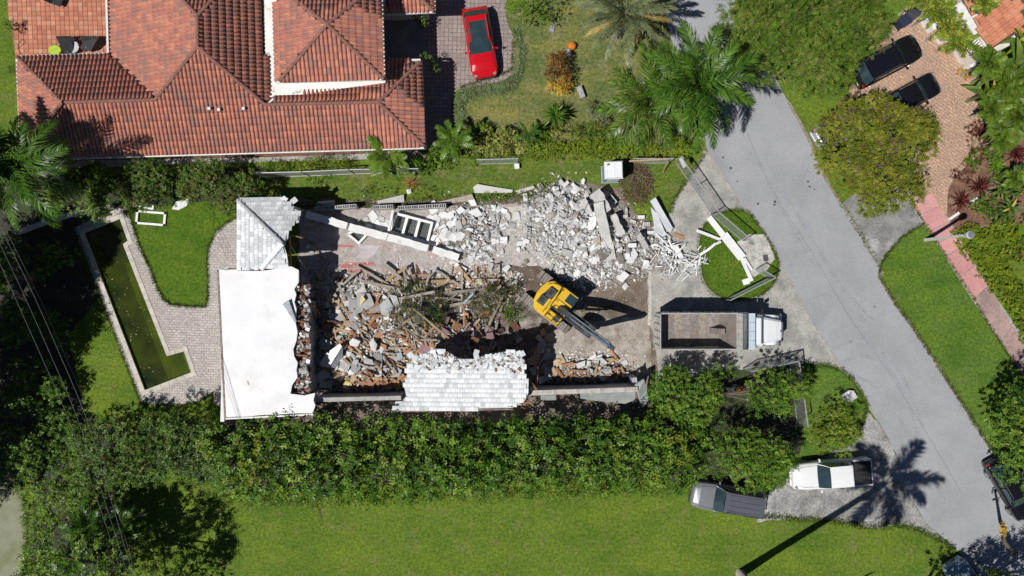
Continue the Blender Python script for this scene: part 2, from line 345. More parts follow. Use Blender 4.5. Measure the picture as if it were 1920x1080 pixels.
# drive of the tiled house
sheet('brick_drive', smooth([(716, -60), (946, -60), (947, 10), (951, 42), (963, 72), (964, 125), (952, 146), (912, 159), (866, 165), (852, 182), (850, 250), (842, 282), (795, 288), (716, 288)], 3), .014,
      tilemat('grey pavers', (.36, .29, .265), (.27, .22, .205), (.14, .12, .11), .3, .3, R(1), stain=(.22, .18, .165), rnd=.3, off=0))
sheet('side_path', [(45, 299), (350, 293), (800, 280), (800, 296), (520, 303), (250, 312), (45, 318)], .010, concrete)
sheet('mulch_strip', [(45, 290), (350, 283), (800, 272), (800, 284), (500, 295), (45, 303)], .013, mat('brown mulch', (.17, .085, .06), (.10, .055, .04), sc=4, fine=.4, fsc=14, bump=.6))
# terracotta terrace: every tile its own piece
terr = sheet('terrace', [(16, -40), (205, -40), (205, 112), (30, 112), (22, 60)], .008, mat('terrace bed', (.28, .13, .09), (.2, .1, .07), sc=3))
tt = [mat('terracotta %d' % i, c, tuple(q*.82 for q in c), rough=.85, sc=4, fine=.15, rnd=.18, c3=(.14, .09, .07), sc3=2.2, lo3=.62, hi3=.78) for i, c in enumerate([(.56, .22, .13), (.60, .27, .17), (.50, .19, .115), (.55, .30, .20)])]
tms = [MB().box((0, 0, 0), (.312, .312, .03), top=(.96, .96)).mesh('terrace_tile', m) for m in tt]
random.seed(2)
for i in range(23):
    for j in range(18):
        px, py = 18+i*8.75+4, 105-j*8.75
        px += (py-60)*.05
        if px > 204 or py < -34 or px < 17+py*.1: continue
        q = P(px, py); link('tile', random.choices(tms, (5, 3, 3, 1))[0], terr, (q.x, q.y, .02+random.uniform(-.002, .002)), (0, 0, R(1.2)+random.uniform(-.01, .01)))
# pool deck, pool basin and water
DECK = [(139, 427), (222, 391), (237, 390), (251, 427), (261, 461), (281, 502), (294, 538), (306, 561), (322, 572), (361, 575), (389, 574), (392, 522), (389, 494), (393, 461), (405, 436), (425, 419), (446, 407), (520, 400), (520, 760), (440, 775), (400, 757), (400, 736), (372, 752), (340, 760), (268, 757), (258, 735)]
deckm = tilemat('deck pavers', (.50, .46, .42), (.40, .37, .345), (.24, .22, .20), .36, .18, R(2), stain=(.33, .31, .285), rnd=.25, msize=.016)
dk = MB().prism([P(*q).xy for q in rough(DECK, 10, .8)], .0, .05, 0, [POOLW]).build('pool_deck', deckm); tag(dk, kind='structure')
cop = mat('pool coping', (.56, .53, .47), (.46, .43, .38), sc=3, fine=.2, rnd=.12, rough=.8)
cen = sum((Vector(q) for q in POOLW), Vector((0, 0)))/len(POOLW)
for i in range(len(POOLW)):                       # coping stones round the edge
    a, b = POOLW[i], POOLW[(i+1) % len(POOLW)]; d = b-a; n = max(1, round(d.length/.62)); ang = math.atan2(d.y, d.x)
    nrm = Vector((d.y, -d.x)).normalized()
    area = sum(POOLW[j].x*POOLW[(j+1) % 8].y-POOLW[(j+1) % 8].x*POOLW[j].y for j in range(8))
    if area < 0: nrm = -nrm
    for j in range(n):
        c = a.lerp(b, (j+.5)/n)+nrm*.13
        MB().box((c.x, c.y, .055), (d.length/n-.02, .30, .06), ang).build('coping_stone', cop, dk)
for i in range(len(POOLW)):
    v, a, b = POOLW[i], POOLW[i-1], POOLW[(i+1) % len(POOLW)]; n1 = Vector(((v-a).y, -(v-a).x)).normalized(); n2 = Vector(((b-v).y, -(b-v).x)).normalized(); sg_ = -1 if area < 0 else 1
    c = v+(n1+n2)*.13*sg_; d = b-v; MB().box((c.x, c.y, .058), (.30, .30, .06), math.atan2(d.y, d.x)).build('coping_stone', cop, dk)
basin = MB(); n = len(POOLW); D = 1.6
bv = [(q.x, q.y, .06) for q in POOLW]+[(q.x, q.y, -D) for q in POOLW]
basin.add(bv, [(i, (i+1) % n, (i+1) % n+n, i+n) for i in range(n)])
basin.sheet(POOLW, -D)
# shallow steps at the foot of the L
a, b, c_, d_ = [P(*q).xy for q in ((331, 664), (346, 658), (360, 698), (345, 703))]
for i, zt in enumerate((-.45, -.75)):
    e = [b.lerp(a, .45*(i+1)), b, c_, c_.lerp(d_, .45*(i+1))]; basin.prism([v for v in e], -D, zt, 1)
algae = mat('algae plaster', (.19, .235, .02), (.13, .175, .022), sc=.6, fine=.12, fsc=4, rough=.9, c3=(.06, .085, .02), sc3=.25, lo3=.45, hi3=.7)
tag(basin.build('pool_basin', [algae, mat('pale plaster', (.42, .46, .27), (.3, .35, .18), sc=2)], fix=False), kind='structure')
wm, t, b, N, L = new_mat('murky pool water')
tr = N('BsdfTransparent'); tr.inputs[0].default_value = (.78, .86, .62, 1); gl = N('BsdfGlossy'); gl.inputs['Roughness'].default_value = .03
fr = N('Fresnel'); fr.inputs[0].default_value = 1.33; mx = N('MixShader'); df = N('BsdfDiffuse'); g2 = N('NewGeometry'); z2 = N('TexNoise'); z2.inputs['Scale'].default_value = .55; z2.inputs['Detail'].default_value = 6; L(g2.outputs['Position'], z2.inputs['Vector']); r2 = N('MapRange'); L(z2.outputs[0], r2.inputs[0]); r2.inputs[1].default_value = .28; r2.inputs[2].default_value = .78; x2 = N('Mix'); x2.data_type = 'RGBA'; L(r2.outputs[0], x2.inputs[0]); x2.inputs[6].default_value = (.018, .03, .014, 1); x2.inputs[7].default_value = (.10, .13, .014, 1); L(x2.outputs[2], df.inputs[0]); m2 = N('MixShader'); m2.inputs[0].default_value = .55; L(tr.outputs[0], m2.inputs[1]); L(df.outputs[0], m2.inputs[2])
L(fr.outputs[0], mx.inputs[0]); L(m2.outputs[0], mx.inputs[1]); L(gl.outputs[0], mx.inputs[2]); L(mx.outputs[0], t.nodes['Material Output'].inputs[0])
nz = N('TexNoise'); nz.inputs['Scale'].default_value = 2.5; bp = N('Bump'); bp.inputs['Strength'].default_value = .15; bp.inputs['Distance'].default_value = .02; L(nz.outputs[0], bp.inputs['Height']); L(bp.outputs[0], gl.inputs['Normal'])
sheet('water', POOLW, -.14, wm, world=True)
rw = np.random.default_rng(3); fl_ = MB()
for i in range(50):
    t = rw.random(); u = rw.random()**2; a = Vector(POOLW[0]).lerp(POOLW[7], t); b = Vector(POOLW[3]).lerp(POOLW[4], t); q = a.lerp(b, .03+.94*u); an = rw.uniform(0, 6.3); s_ = rw.uniform(.03, .09)
    fl_.add([(q.x+s_*math.cos(an+k_*1.57)*(1 if k_ % 2 else .45), q.y+s_*math.sin(an+k_*1.57)*(1 if k_ % 2 else .45), -.135) for k_ in range(4)], [(0, 1, 2, 3)], int(rw.integers(0, 3)))
tag(fl_.build('floating_leaves', [mat('dead leaf', (.26, .17, .06)), mat('green scum', (.16, .2, .04)), mat('pale leaf', (.35, .3, .16))]), kind='stuff')
# low wall along the far side of the pool garden and the raised tank edge
wl = MB()
pts = [P(*q) for q in ((38, 437), (95, 416), (140, 403), (215, 388))]
for a, b in zip(pts, pts[1:]):
    d = b-a; c = (a+b)/2; wl.box((c.x, c.y, .3), (d.length+.02, .22, .6), math.atan2(d.y, d.x))
tag(wl.build('garden_wall', mat('whitewashed wall', (.62, .60, .56), (.45, .43, .40), sc=2, fine=.25)), 'low pale garden wall running up to the top of the pool deck', 'wall')
# =====================================================================
# houses
# =====================================================================
CAM = Vector((0, 0, HC))
def ray_plane(px, py, p0, n):
    d = P(px, py, 0)-CAM; t = (p0-CAM).dot(n)/d.dot(n); return CAM+d*t
class Roof:
    """one roof slope: a point of it as seen in the picture, the compass direction it falls to, its pitch, its outline"""
    def __init__(s, pt, az, pitch, poly):
        s.p0 = P(*pt); a = R(az); s.down = Vector((math.cos(a)*math.cos(pitch), math.sin(a)*math.cos(pitch), -math.sin(pitch)))
        s.n = Vector((math.cos(a)*math.sin(pitch), math.sin(a)*math.sin(pitch), math.cos(pitch))); s.t = s.down.cross(s.n).normalized()
        s.poly = [ray_plane(x, y, s.p0, s.n) for x, y in poly]
        s.uv = [((q-s.p0).dot(s.t), (q-s.p0).dot(s.down)) for q in s.poly]
    def inside(s, u, v):
        r = False; q = s.uv; j = len(q)-1
        for i in range(len(q)):
            if (q[i][1] > v) != (q[j][1] > v) and u < (q[j][0]-q[i][0])*(v-q[i][1])/(q[j][1]-q[i][1])+q[i][0]: r = not r
            j = i
        return r
    def grid(s, cw, rh, shift=0., lap=.5):
        us = [q[0] for q in s.uv]; vs = [q[1] for q in s.uv]; out = []
        v1 = max(vs); nr = int((v1-min(vs))/rh)+1; nc = int((max(us)-min(us))/cw)+2
        for r in range(nr+1):
            v = v1-(r+.5)*rh
            for c in range(nc+1):
                u = min(us)+(c+.5)*cw+(shift*cw if r % 2 else 0)
                if s.inside(u, v): out.append((s.p0+s.t*u+s.down*v, r))
        return out
    def basis(s): return Matrix((s.t, s.down, s.n)).transposed()   # local x across, y down the slope, z out
def wpart(name, mb, mats, root, **k): return mb.build(name, mats, root, loc=-root.location, **k)
def mpart(name, me, root, M3, loc): 
    o = link(name, me, root, Vector(loc)-root.location); o.rotation_euler = M3.to_euler(); return o
def barrel(cw, L, m):
    pr = [(-.5, 0), (-.37, 0), (-.34, .055), (-.2, .10), (0, .115), (.2, .10), (.34, .055), (.37, 0), (.5, 0)]
    vs = []; n = len(pr)
    for y, lift in ((-L/2-.03, .0), (L/2+.02, .028)):
        vs += [(x*cw, y, z+lift) for x, z in pr]
    vs += [(x*cw, L/2+.02, z+.0) for x, z in pr]
    fs = [(i, i+n, i+n+1, i+1) for i in range(n-1)]+[(i+n, i+2*n, i+2*n+1, i+n+1) for i in range(n-1)]
    return vs, fs
def bar_mesh(name, cw, L, m):
    mb = MB(); mb.add(*barrel(cw, L, 0)); return mb.mesh(name, m)
def cap_run(root, a, b, m, name='ridge_tile', r=.13, seg=.42, n=6):
    a, b = Vector(a), Vector(b); d = b-a; k = max(1, round(d.length/seg)); L = d.length/k
    key = ('cap', m.name, round(L, 2), r)
    if key not in _mc:
        mb = MB(); vs = []
        for x, rr in ((-L/2-.03, r*.88), (L/2, r)):
            for i in range(n+1):
                t = PI*i/n; vs.append((x, rr*math.cos(t), rr*math.sin(t)*.8))
        q = n+1
        fs = [(i, i+1, i+1+q, i+q) for i in range(n)]+[tuple(range(q, 2*q)), tuple(range(q))[::-1]]
        _mc[key] = mb.add(vs, fs).mesh(name, m)
    rot = d.to_track_quat('X', 'Z').to_euler()
    for i in range(k):
        o = link(name, _mc[key], root, a.lerp(b, (i+.5)/k)-root.location, rot)
# ------------- tiled house -------------
clay = [mat('clay tile %d' % i, c, c2, rough=.85, sc=2.5, fine=.2, fsc=18, rnd=.12, c3=(.30, .17, .14), sc3=1.1, lo3=.5, hi3=.7) for i, (c, c2) in enumerate(
        [((.52, .205, .14), (.42, .17, .125)), ((.58, .245, .16), (.47, .20, .14)), ((.45, .185, .14), (.36, .16, .125)), ((.38, .18, .145), (.31, .155, .13))])]
ridge_m = mat('clay ridge', (.27, .125, .095), (.20, .10, .08), rough=.9, sc=5, fine=.25, rnd=.15)
cream = mat('cream stucco', (.72, .68, .60), (.62, .58, .51), sc=1.5, fine=.1)
white_t = mat('white trim', (.78, .78, .76), (.66, .66, .65), sc=3, fine=.1, rough=.6)
white_f = mat('white roof coating', (.82, .82, .83), (.77, .77, .79), sc=.8, fine=.05, rough=.7, c3=(.66, .66, .65), sc3=.45, lo3=.55, hi3=.78)
dirty_w = mat('streaked white coating', (.84, .83, .80), (.76, .74, .70), sc=1.5, fine=.1, rough=.7, c3=(.20, .15, .11), sc3=1.3, lo3=.60, hi3=.70)
under = mat('roof underlay', (.10, .055, .04), (.07, .04, .03), sc=4)
house = thing('tiled_house', 'house with red clay barrel tile hip roofs beside the brick drive', 'house', P(430, 150))
TA = 1.67; PT = R(19.8)
rf = [Roof((420, 287, 3.2), -90+TA, PT, [(40, 298), (796, 276), (710, 192), (497, 197), (371, 88), (292, 188), (117, 193)]),
      Roof((110, 105, 3.2), 90+TA, PT, [(33, 107), (203, 102), (292, 187), (117, 192)]),
      Roof((34, 200, 3.2), 180+TA, PT, [(33, 107), (117, 192), (40, 298)]),
      Roof((371, 60, 5.5), 180+TA, PT, [(199, -60), (203, 102), (292, 187), (371, 88), (371, 30), (290, -60)]),
      Roof((371, 30, 5.5), 90+TA, PT, [(371, 30), (290, -60), (450, -60)]),
      Roof((371, 60, 5.5), TA, PT, [(371, 30), (371, 88), (497, 195), (507, 178), (506, 108), (496, 100), (493, -60), (450, -60)]),
      Roof((600, 194.5, 4.35), 90+TA, PT, [(512, 196), (708, 192), (787, 117), (723, 112), (724, 150), (640, 163), (575, 174), (513, 180)]),
      Roof((710, 192, 4.35), TA, PT, [(710, 192), (788, 116), (796, 276)]),
      Roof((620, 152, 5.3), -90+TA, PT, [(524, 154), (720, 149), (614, 46)]),
      Roof((614, 46, 6.45), TA, PT, [(720, 149), (614, 46), (672, 0), (740, -58), (714, -60)]),
      Roof((614, 46, 6.45), 90+TA, PT, [(614, 46), (672, 0), (740, -60), (490, -60), (551, 0)]),
      Roof((614, 46, 6.45), 180+TA, PT, [(517, -60), (520, 154), (614, 46), (551, 0), (500, -55)]),
      Roof((770, 23, 3.2), -90+TA, PT, [(724, 26), (813, 22), (788, -4), (724, -4)]),
      Roof((814, 0, 3.2), TA, PT, [(813, 22), (788, -4), (788, -50), (815, -50)])]
random.seed(11); CW, RH = .27, .44; tl = []
for r in rf:
    wpart('roof_slope', MB().poly3([q-r.n*.03 for q in r.poly], thick=.1), under, house)
    for q, row in r.grid(CW, RH): tl.append((q, r))
tmesh = [bar_mesh('roof_tile', CW, RH, m) for m in clay]
W4 = (5, 4, 4, 3)
def inview(q): return abs(q.x*HC/(HC-q.z)) < 36.2 and abs(q.y*HC/(HC-q.z)) < 20.3
tl.sort(key=lambda e: (not inview(e[0]), (e[0]-CAM).length))
bv, bf, bm = [], [], []; NV = 0
vs0, fs0 = barrel(CW, RH, 0); vs0 = np.array(vs0)
for i, (q, r) in enumerate(tl):
    B = r.basis(); mi = random.choices(range(4), W4)[0]
    if i < 300: mpart('roof_tile', tmesh[mi], house, B, q)
    else:
        n = NV; NV += len(vs0); bv.append(vs0@np.array(B).T+np.array(q)); bf.append(np.array(fs0)+n); bm += [mi]*len(fs0)
me = npmesh('roof_tiles', np.concatenate(bv), np.concatenate(bf), clay, bm)
tag(link('roof_tiles', me, house, -house.location), kind='stuff')
def rp(i, x, y, dz=.07): q = ray_plane(x, y, rf[i].p0, rf[i].n); q.z += dz; return q
for i, a, b in ((0, (117, 192.5), (292, 187.5)), (0, (497, 196.5), (710, 192)), (0, (292, 187.5), (371, 88)), (0, (497, 196), (371, 88)), (5, (371, 88), (371, 30)),
                (1, (117, 192), (33, 107)), (2, (117, 193), (40, 297)), (7, (710, 192), (788, 116)), (7, (710, 192), (796, 275)), (8, (614, 46), (524, 153)), (8, (614, 46), (720, 149)),
                (9, (614, 46), (680, -8)), (11, (614, 46), (543, -8)), (3, (371, 30), (330, -14)), (5, (371, 30), (412, -14)), (12, (813, 22), (788, -4))):
    cap_run(house, rp(i, *a), rp(i, *b), ridge_m)
# flat white strips between the roofs, walls, gutters, vents
fl = MB(); fl.prism([P(x, y, 4.12).xy for x, y in [(494, -60), (521, -60), (523, 153), (640, 152), (724, 147), (722, 155), (640, 166), (575, 177), (512, 181), (505, 184), (508, 168), (506, 108), (497, 100)]], 3.9, 4.12)
wpart('flat_roof', fl, dirty_w, house)
fv = MB(); a, b = rp(0, 498, 197, .05), P(514, 181, 4.16); fv.poly3([a, a+Vector((.12, 0, 0)), b+Vector((.25, 0, 0)), b], thick=.03); wpart('valley_flashing', fv, white_t, house)
wpart('wall', MB().prism([P(x, y, 3.1).xy for x, y in [(58, 284), (776, 262), (772, 132), (703, 128), (703, 8), (795, 6), (795, -60), (222, -60), (222, 118), (52, 122)]], 0, 3.05), cream, house)
wpart('upper_wall', MB().prism([P(x, y, 5.2).xy for x, y in [(530, 142), (709, 138), (705, -60), (528, -60)]], 3.9, 5.2), white_t, house)
def gutter(pts, z, root, w=.13, m=white_t):
    for a, b in zip(pts, pts[1:]):
        a, b = P(*a, z), P(*b, z); d = b-a; c = (a+b)/2
        wpart('gutter', MB().box(c, (d.length+w, w, .12), math.atan2(d.y, d.x)), m, root)
gutter([(34, 300), (797, 277.5), (790.5, 112.5), (723, 114)], 3.16, house); gutter([(40, 298), (32, 106.5), (203, 101), (198.5, -55)], 3.16, house)
gutter([(520, 154.5), (721.5, 149.5), (715, -55)], 5.26, house, .1); gutter([(723, 27), (815, 23), (816, -50)], 3.16, house)
for x, y in ((396, 206), (414, 208), (460, 206)):
    q = rp(0, x, y, 0); vp = MB().tube([q, q+Vector((0, 0, .35))], .06, 8).box(q+Vector((0, 0, .37)), (.18, .18, .04)); wpart('vent_pipe', vp, white_t, house)
# entry court
tag(MB().prism([P(*q).xy for q in ((722, 20), (792, 18), (792, 118), (722, 120))], .0, .1).build('entry_court', mat('grey court tiles', (.26, .255, .26), (.2, .2, .2), sc=1)), kind='structure')
# ------------- west wing of the house being torn down -------------
wt = [mat('white flat tile %d' % i, c, c2, rough=.75, sc=3, fine=.1, fsc=14, rnd=.1, c3=(.36, .39, .39), sc3=.9, lo3=.5, hi3=.75) for i, (c, c2) in enumerate(
      [((.74, .76, .78), (.64, .67, .69)), ((.64, .67, .69), (.54, .57, .59)), ((.82, .83, .84), (.74, .75, .77)), ((.48, .51, .53), (.58, .60, .62))])]
def flat_tiles(r, root, cw, rh, drop=0., shift=.5, weights=(4, 3, 3, 1), name='roof_tile', tilt=.03):
    ms = [MB().box((0, 0, .0), (cw*.965, rh*1.06, .035)).mesh(name, m) for m in wt]; B = r.basis()
    for q, row in r.grid(cw, rh, shift):
        if random.random() < drop: continue
        T = B@Matrix.Rotation(-.05+random.uniform(-tilt, tilt)*.4, 3, 'X')@Matrix.Rotation(random.uniform(-tilt, tilt), 3, 'Z')
        mpart(name, random.choices(ms, weights)[0], root, T, q+r.n*(.035+random.uniform(0, .006)))
deckw = mat('old roof boarding', (.20, .13, .085), (.13, .09, .06), sc=3, fine=.3)
blockw = mat('grey block wall', (.42, .41, .39), (.32, .31, .30), sc=2, fine=.25, bump=.3)
stucco = mat('white painted stucco', (.80, .80, .79), (.70, .70, .69), sc=1.2, fine=.1, c3=(.5, .49, .47), sc3=.8, lo3=.62, hi3=.75)
wing = thing('house_remains', 'half torn down white house wing with flat roof and tiled hip', 'house', P(490, 600))
P2 = R(19.8)
hw = [Roof((445, 440, 3.5), 180, P2, [(445, 374), (530, 457), (492, 503), (449, 507)]),
      Roof((500, 371, 3.5), 91, P2, [(448, 374), (532, 370), (534, 379), (546, 379), (549, 390), (562, 396), (560, 416), (547, 420), (546, 428), (541, 432), (540, 446), (534, 452), (534, 460), (530, 457)]),
      Roof((530, 457, 4.72), -90, P2, [(530, 457), (490, 503), (541, 500), (538, 480), (534, 466)])]
random.seed(3)
for i, r in enumerate(hw):
    wpart('roof_slope', MB().poly3([q-r.n*.02 for q in r.poly], thick=.1), [wt[1], deckw, wt[1]][0], wing)
    flat_tiles(r, wing, .335, .345, .0, weights=((3, 2, 3, 3), (4, 5, 1, 2), (4, 3, 3, 1))[i])
def rq(i, x, y, dz=.06): q = ray_plane(x, y, hw[i].p0, hw[i].n); q.z += dz; return q
cap_run(wing, rq(0, 530, 457), rq(0, 446, 375), mat('grey ridge cement', (.45, .47, .48), (.36, .38, .39), sc=3, fine=.2), 'ridge_cap', .14, .5)
cap_run(wing, rq(0, 530, 457), rq(0, 490, 504), white_f, 'ridge_cap', .2, .6)
FL = [(410, 507), (447, 508), (490, 508), (545, 499), (560, 506), (560, 530), (552, 541), (556, 552), (552, 566), (556, 580), (553, 600), (557, 622), (556, 640), (549, 655), (552, 668), (558, 680), (555, 694), (558, 707), (548, 722), (545, 738), (570, 741), (590, 737), (588, 752), (591, 760), (587, 774), (500, 778), (424, 783)]
random.seed(8)
wpart('flat_roof', MB().prism([P(x, y, 3.5).xy for x, y in rough(FL, 14, .7)], 3.34, 3.5), white_f, wing)
gutter([(409, 508), (422.5, 783)], 3.46, wing, .12, mat('brown gutter', (.20, .12, .10), (.3, .25, .22), sc=4)); gutter([(408, 507.5), (448, 506.5), (446, 374)], 3.46, wing, .1)
gutter([(424, 785), (586, 777)], 3.44, wing, .1)
wpart('wall', MB().box(P(428, 645)*.95+Vector((0, 0, 1.65)), (.25, 10.2, 3.3), R(-1.5)), stucco, wing)
wpart('wall', MB().prism([P(x, y, 3.2).xy for x, y in ((452, 384), (452, 505), (461, 505), (461, 390), (545, 388), (545, 384))], 0, 3.3), stucco, wing)
# inner wall left standing along the broken edge, with a ragged block top
bw = MB(); random.seed(4)
for i in range(18):
    y0 = 565+i*9.6; h = random.uniform(2.5, 3.0); q = P(574, y0+4.8, h); bw.box((q.x, q.y, h/2), (.28, .35, h))
wpart('inner_wall', bw, blockw, wing)
wpart('inner_beam', MB().box(P(577, 655, 2.95), (.14, 6.1, .1)), mat('grey tie beam', (.44, .45, .46), (.33, .34, .35), sc=3, fine=.2), wing)
rag = MB()
for i in range(420):
    q = P(random.uniform(548, 581), random.uniform(535, 740), random.uniform(2.75, 3.3)); s_ = random.uniform(.06, .34)
    rag.box(q, (s_, s_*random.uniform(.4, 1), s_*random.uniform(.3, .8)), Euler((random.uniform(-.7, .7), random.uniform(-.7, .7), random.uniform(0, 3))).to_matrix(), random.choice((0, 0, 1, 2, 3)))
tag(wpart('broken_edge', rag, [blockw, stucco, mat('rust brown rubble', (.28, .13, .08), (.2, .1, .07), sc=4), deckw], wing), kind='stuff')
wpart('ceiling_slab', MB().prism([P(x, y, 2.7).xy for x, y in ((535, 512), (566, 515), (568, 738), (535, 738))], 2.55, 2.68), mat('broken ceiling', (.34, .30, .26), (.22, .17, .14), sc=3, fine=.3), wing)
rfm = mat('raw rafter timber', (.36, .17, .075), (.26, .12, .055), sc=3, fine=.25, rnd=.25, stretch=(1, 8, 8))
for (x0, y0, z0), (x1, y1, z1) in (((545, 440, 3.9), (566, 446, 3.5)), ((543, 441, 3.9), (545, 500, 3.6)), ((570, 545, 3.0), (600, 590, 1.4)), ((563, 545, 3.1), (592, 598, 1.2)), ((552, 600, 3.3), (578, 606, 3.1)), ((554, 640, 3.3), (580, 636, 3.1)), ((553, 690, 3.3), (579, 694, 3.05)), ((550, 665, 3.3), (584, 668, 3.0)), ((552, 715, 3.3), (577, 712, 3.1)), ((566, 585, 3.2), (584, 566, 2.7)), ((545, 457, 3.6), (556, 458, 3.4))):
    a, b = P(x0, y0, z0), P(x1, y1, z1); wpart('rafter', MB().box((a+b)/2, ((b-a).length, .09, .16), (b-a).to_track_quat('X', 'Z').to_matrix()), rfm, wing)
for x, y in ((533, 374), (551, 376), (556, 402), (552, 398)):
    q = P(x, y, 3.6); wpart('loose_tile', MB().box(q, (.42, .34, .04), Euler((.3, random.uniform(-.4, .4), random.uniform(.3, 1))).to_matrix()), wt[0], wing)
gl = MB(); a, b = P(545, 461, 3.7), P(572, 503, 1.5); gl.tube([a, b], .02, 5); wpart('hanging_cable', gl, white_t, wing)
# bent metal flashing on the edge of the flat roof
wpart('bent_flashing', MB().poly3([P(530, 570, 3.56), P(541, 562, 3.75), (P(556, 603, 3.62)), P(552, 604, 3.56)], thick=.02), mat('grey flashing', (.25, .27, .29), (.18, .2, .22), sc=4, metal=.4, rough=.5), wing)
wpart('roof_patch', MB().box(P(465, 718, 3.51), (.12, .3, .012), .4), mat('patch grey', (.5, .5, .47)), wing)
# ------------- south roof remnant -------------
rem = thing('roof_remnant', 'ragged white tiled roof piece still standing over the south wall', 'roof', P(870, 750))
sr = Roof((860, 769, 3.2), -90.5, R(17.5), [(733, 769), (748, 760), (762, 744), (757, 722), (764, 702), (762, 690), (776, 672), (800, 660), (826, 655), (842, 662), (858, 672), (878, 678), (892, 674), (906, 668), (925, 664), (955, 659), (975, 661), (984, 681), (984, 702), (991, 720), (990, 738), (984, 752), (960, 765)])
random.seed(21)
wpart('roof_slope', MB().poly3([q-sr.n*.02 for q in sr.poly], thick=.12), wt[1], rem)
flat_tiles(sr, rem, .30, .34, .0, weights=(5, 2, 6, 1), tilt=.03)
for i in range(16):       # tiles knocked loose along the broken upper edge
    t = random.random(); x = 765+t*215; y = 672+random.uniform(-14, 14); q = ray_plane(x, y, sr.p0, sr.n)+Vector((0, 0, random.uniform(.07, .14)))
    wpart('loose_tile', MB().box(q, (.34, .36, .035), Euler((random.uniform(-.3, .1), random.uniform(-.25, .25), random.uniform(0, 3))).to_matrix()), random.choice(wt), rem)
rd = MB()
for i in range(420):      # broken bits strewn over the upper part of the slope
    x = random.uniform(770, 985); y = 662+abs(random.gauss(0, 16)); q = ray_plane(x, y, sr.p0, sr.n)+Vector((0, 0, .08)); s_ = random.uniform(.05, .2)
    if sr.inside((q-sr.p0).dot(sr.t), (q-sr.p0).dot(sr.down)): rd.box(q, (s_*1.5, s_*.7, s_*.4), Euler((random.uniform(-.5, .5), random.uniform(-.5, .5), random.uniform(0, 3))).to_matrix(), random.choice((0, 0, 0, 1, 2)))
tag(wpart('roof_debris', rd, [wt[0], blockw, deckw], rem), kind='stuff')
gutter([(735, 771.5), (960, 767)], 3.14, rem, .1, mat('brown gutter', (.2, .12, .1)))
wpart('wall', MB().box(Vector((P(862, 760, 3).x, P(862, 756, 2.9).y, 1.5)), (8.6, .22, 3.0)), stucco, rem)
for i in range(9):
    x = 770+i*26; a, b = P(x, 764, 3.05), ray_plane(x, 690, sr.p0, sr.n)-sr.n*.2; wpart('rafter', MB().box((a+b)/2, ((b-a).length, .07, .14), (b-a).to_track_quat('X', 'Z').to_matrix()), rfm, rem)
for (x0, y0, z0), (x1, y1, z1) in (((972, 690, 4.3), (1006, 730, 2.7)), ((1006, 728, 2.6), (1007, 684, 2.4)), ((962, 757, 3.1), (998, 755, 3.1))):
    a, b = P(x0, y0, z0), P(x1, y1, z1); wpart('rafter', MB().box((a+b)/2, ((b-a).length, .14, .1), (b-a).to_track_quat('X', 'Z').to_matrix()), rfm, rem)
for x, y, a in ((784, 690, 1.1), (812, 683, 1.2), (905, 690, .8)):
    q = ray_plane(x, y, sr.p0, sr.n)+Vector((0, 0, .1)); wpart('tile_frame', MB().box(q, (.62, .26, .05), a), wt[1], rem)
# ------------- standing wall stubs -------------
def wall_run(name, label, pts, z, w, m, cat='wall', capm=None):
    a, b = P(*pts[0], z), P(*pts[1], z); t = thing(name, label, cat, ((a.x+b.x)/2, (a.y+b.y)/2, 0)); d = b-a
    wpart('wall_body', MB().box(((a+b)/2-Vector((0, 0, z/2+.06))), (d.length, w, z-.12), math.atan2(d.y, d.x)), m, t)
    n = max(2, int(d.length/.8)); 
    for i in range(n):
        q = a.lerp(b, (i+.5)/n); wpart('tie_beam', MB().box(q-Vector((0, 0, .055+random.uniform(0, .02))), (d.length/n-.006, w*random.uniform(1, 1.12), .11), math.atan2(d.y, d.x)+random.uniform(-.01, .01)), capm or blockw, t)
    return t
lav = mat('lavender plaster', (.42, .42, .47), (.34, .34, .38), sc=1.5, fine=.15, c3=(.2, .2, .22), sc3=2, lo3=.6, hi3=.75)
wall_run('wall_stub', 'narrow grey wall stub between the flat roof and the tiled roof piece', [(590, 750), (752, 746)], 2.8, .26, lav)
wse = wall_run('wall_stub', 'long standing wall with pale lavender inside face south of the excavator', [(995, 737), (1196, 730)], 2.6, .3, lav, capm=mat('dusty tie beam', (.50, .48, .45), (.36, .33, .30), sc=3, fine=.3, c3=(.30, .16, .11), sc3=2, lo3=.6, hi3=.7))
wpart('pier', MB().box(Vector((P(1190, 715, 1.9).x, P(1190, 715, 1.9).y, .95)), (.35, .5, 1.9), .2), lav, wse)
grn = mat('grey green slab', (.30, .33, .31), (.24, .27, .255), sc=2, fine=.15, c3=(.45, .46, .45), sc3=1.5, lo3=.6, hi3=.75)
def slab(name, label, pts, m, thick=.12, cat='slab'):
    q = [P(*p) for p in pts]; c = sum(q, Vector())/len(q); c.z = 0; o = MB().poly3([v-c for v in q], thick=thick).build(name, m, loc=c); return tag(o, label, cat)
slab('eave_slab', 'grey green concrete eave slab hanging outside the lavender wall', [(1088, 738, 2.45), (1192, 733, 2.45), (1190, 750, 2.0), (1172, 757, 1.9), (1140, 754, 1.9), (1112, 751, 1.95), (1088, 747, 2.1)], grn)
slab('eave_slab', 'small grey green eave slab scrap near the tiled roof piece', [(1016, 742, 2.3), (1042, 741, 2.3), (1043, 750, 2.0), (1018, 751, 2.0)], grn)
slab('gable_panel', 'tall blue grey broken panel leaning at the end of the lavender wall', [(1192, 722, 2.5), (1208, 712, 2.3), (1212, 728, 1.9), (1216, 752, 1.2), (1206, 764, 1.0), (1199, 748, 1.8), (1197, 735, 2.4)], mat('blue grey stucco', (.36, .39, .40), (.50, .52, .52), sc=2, fine=.2))
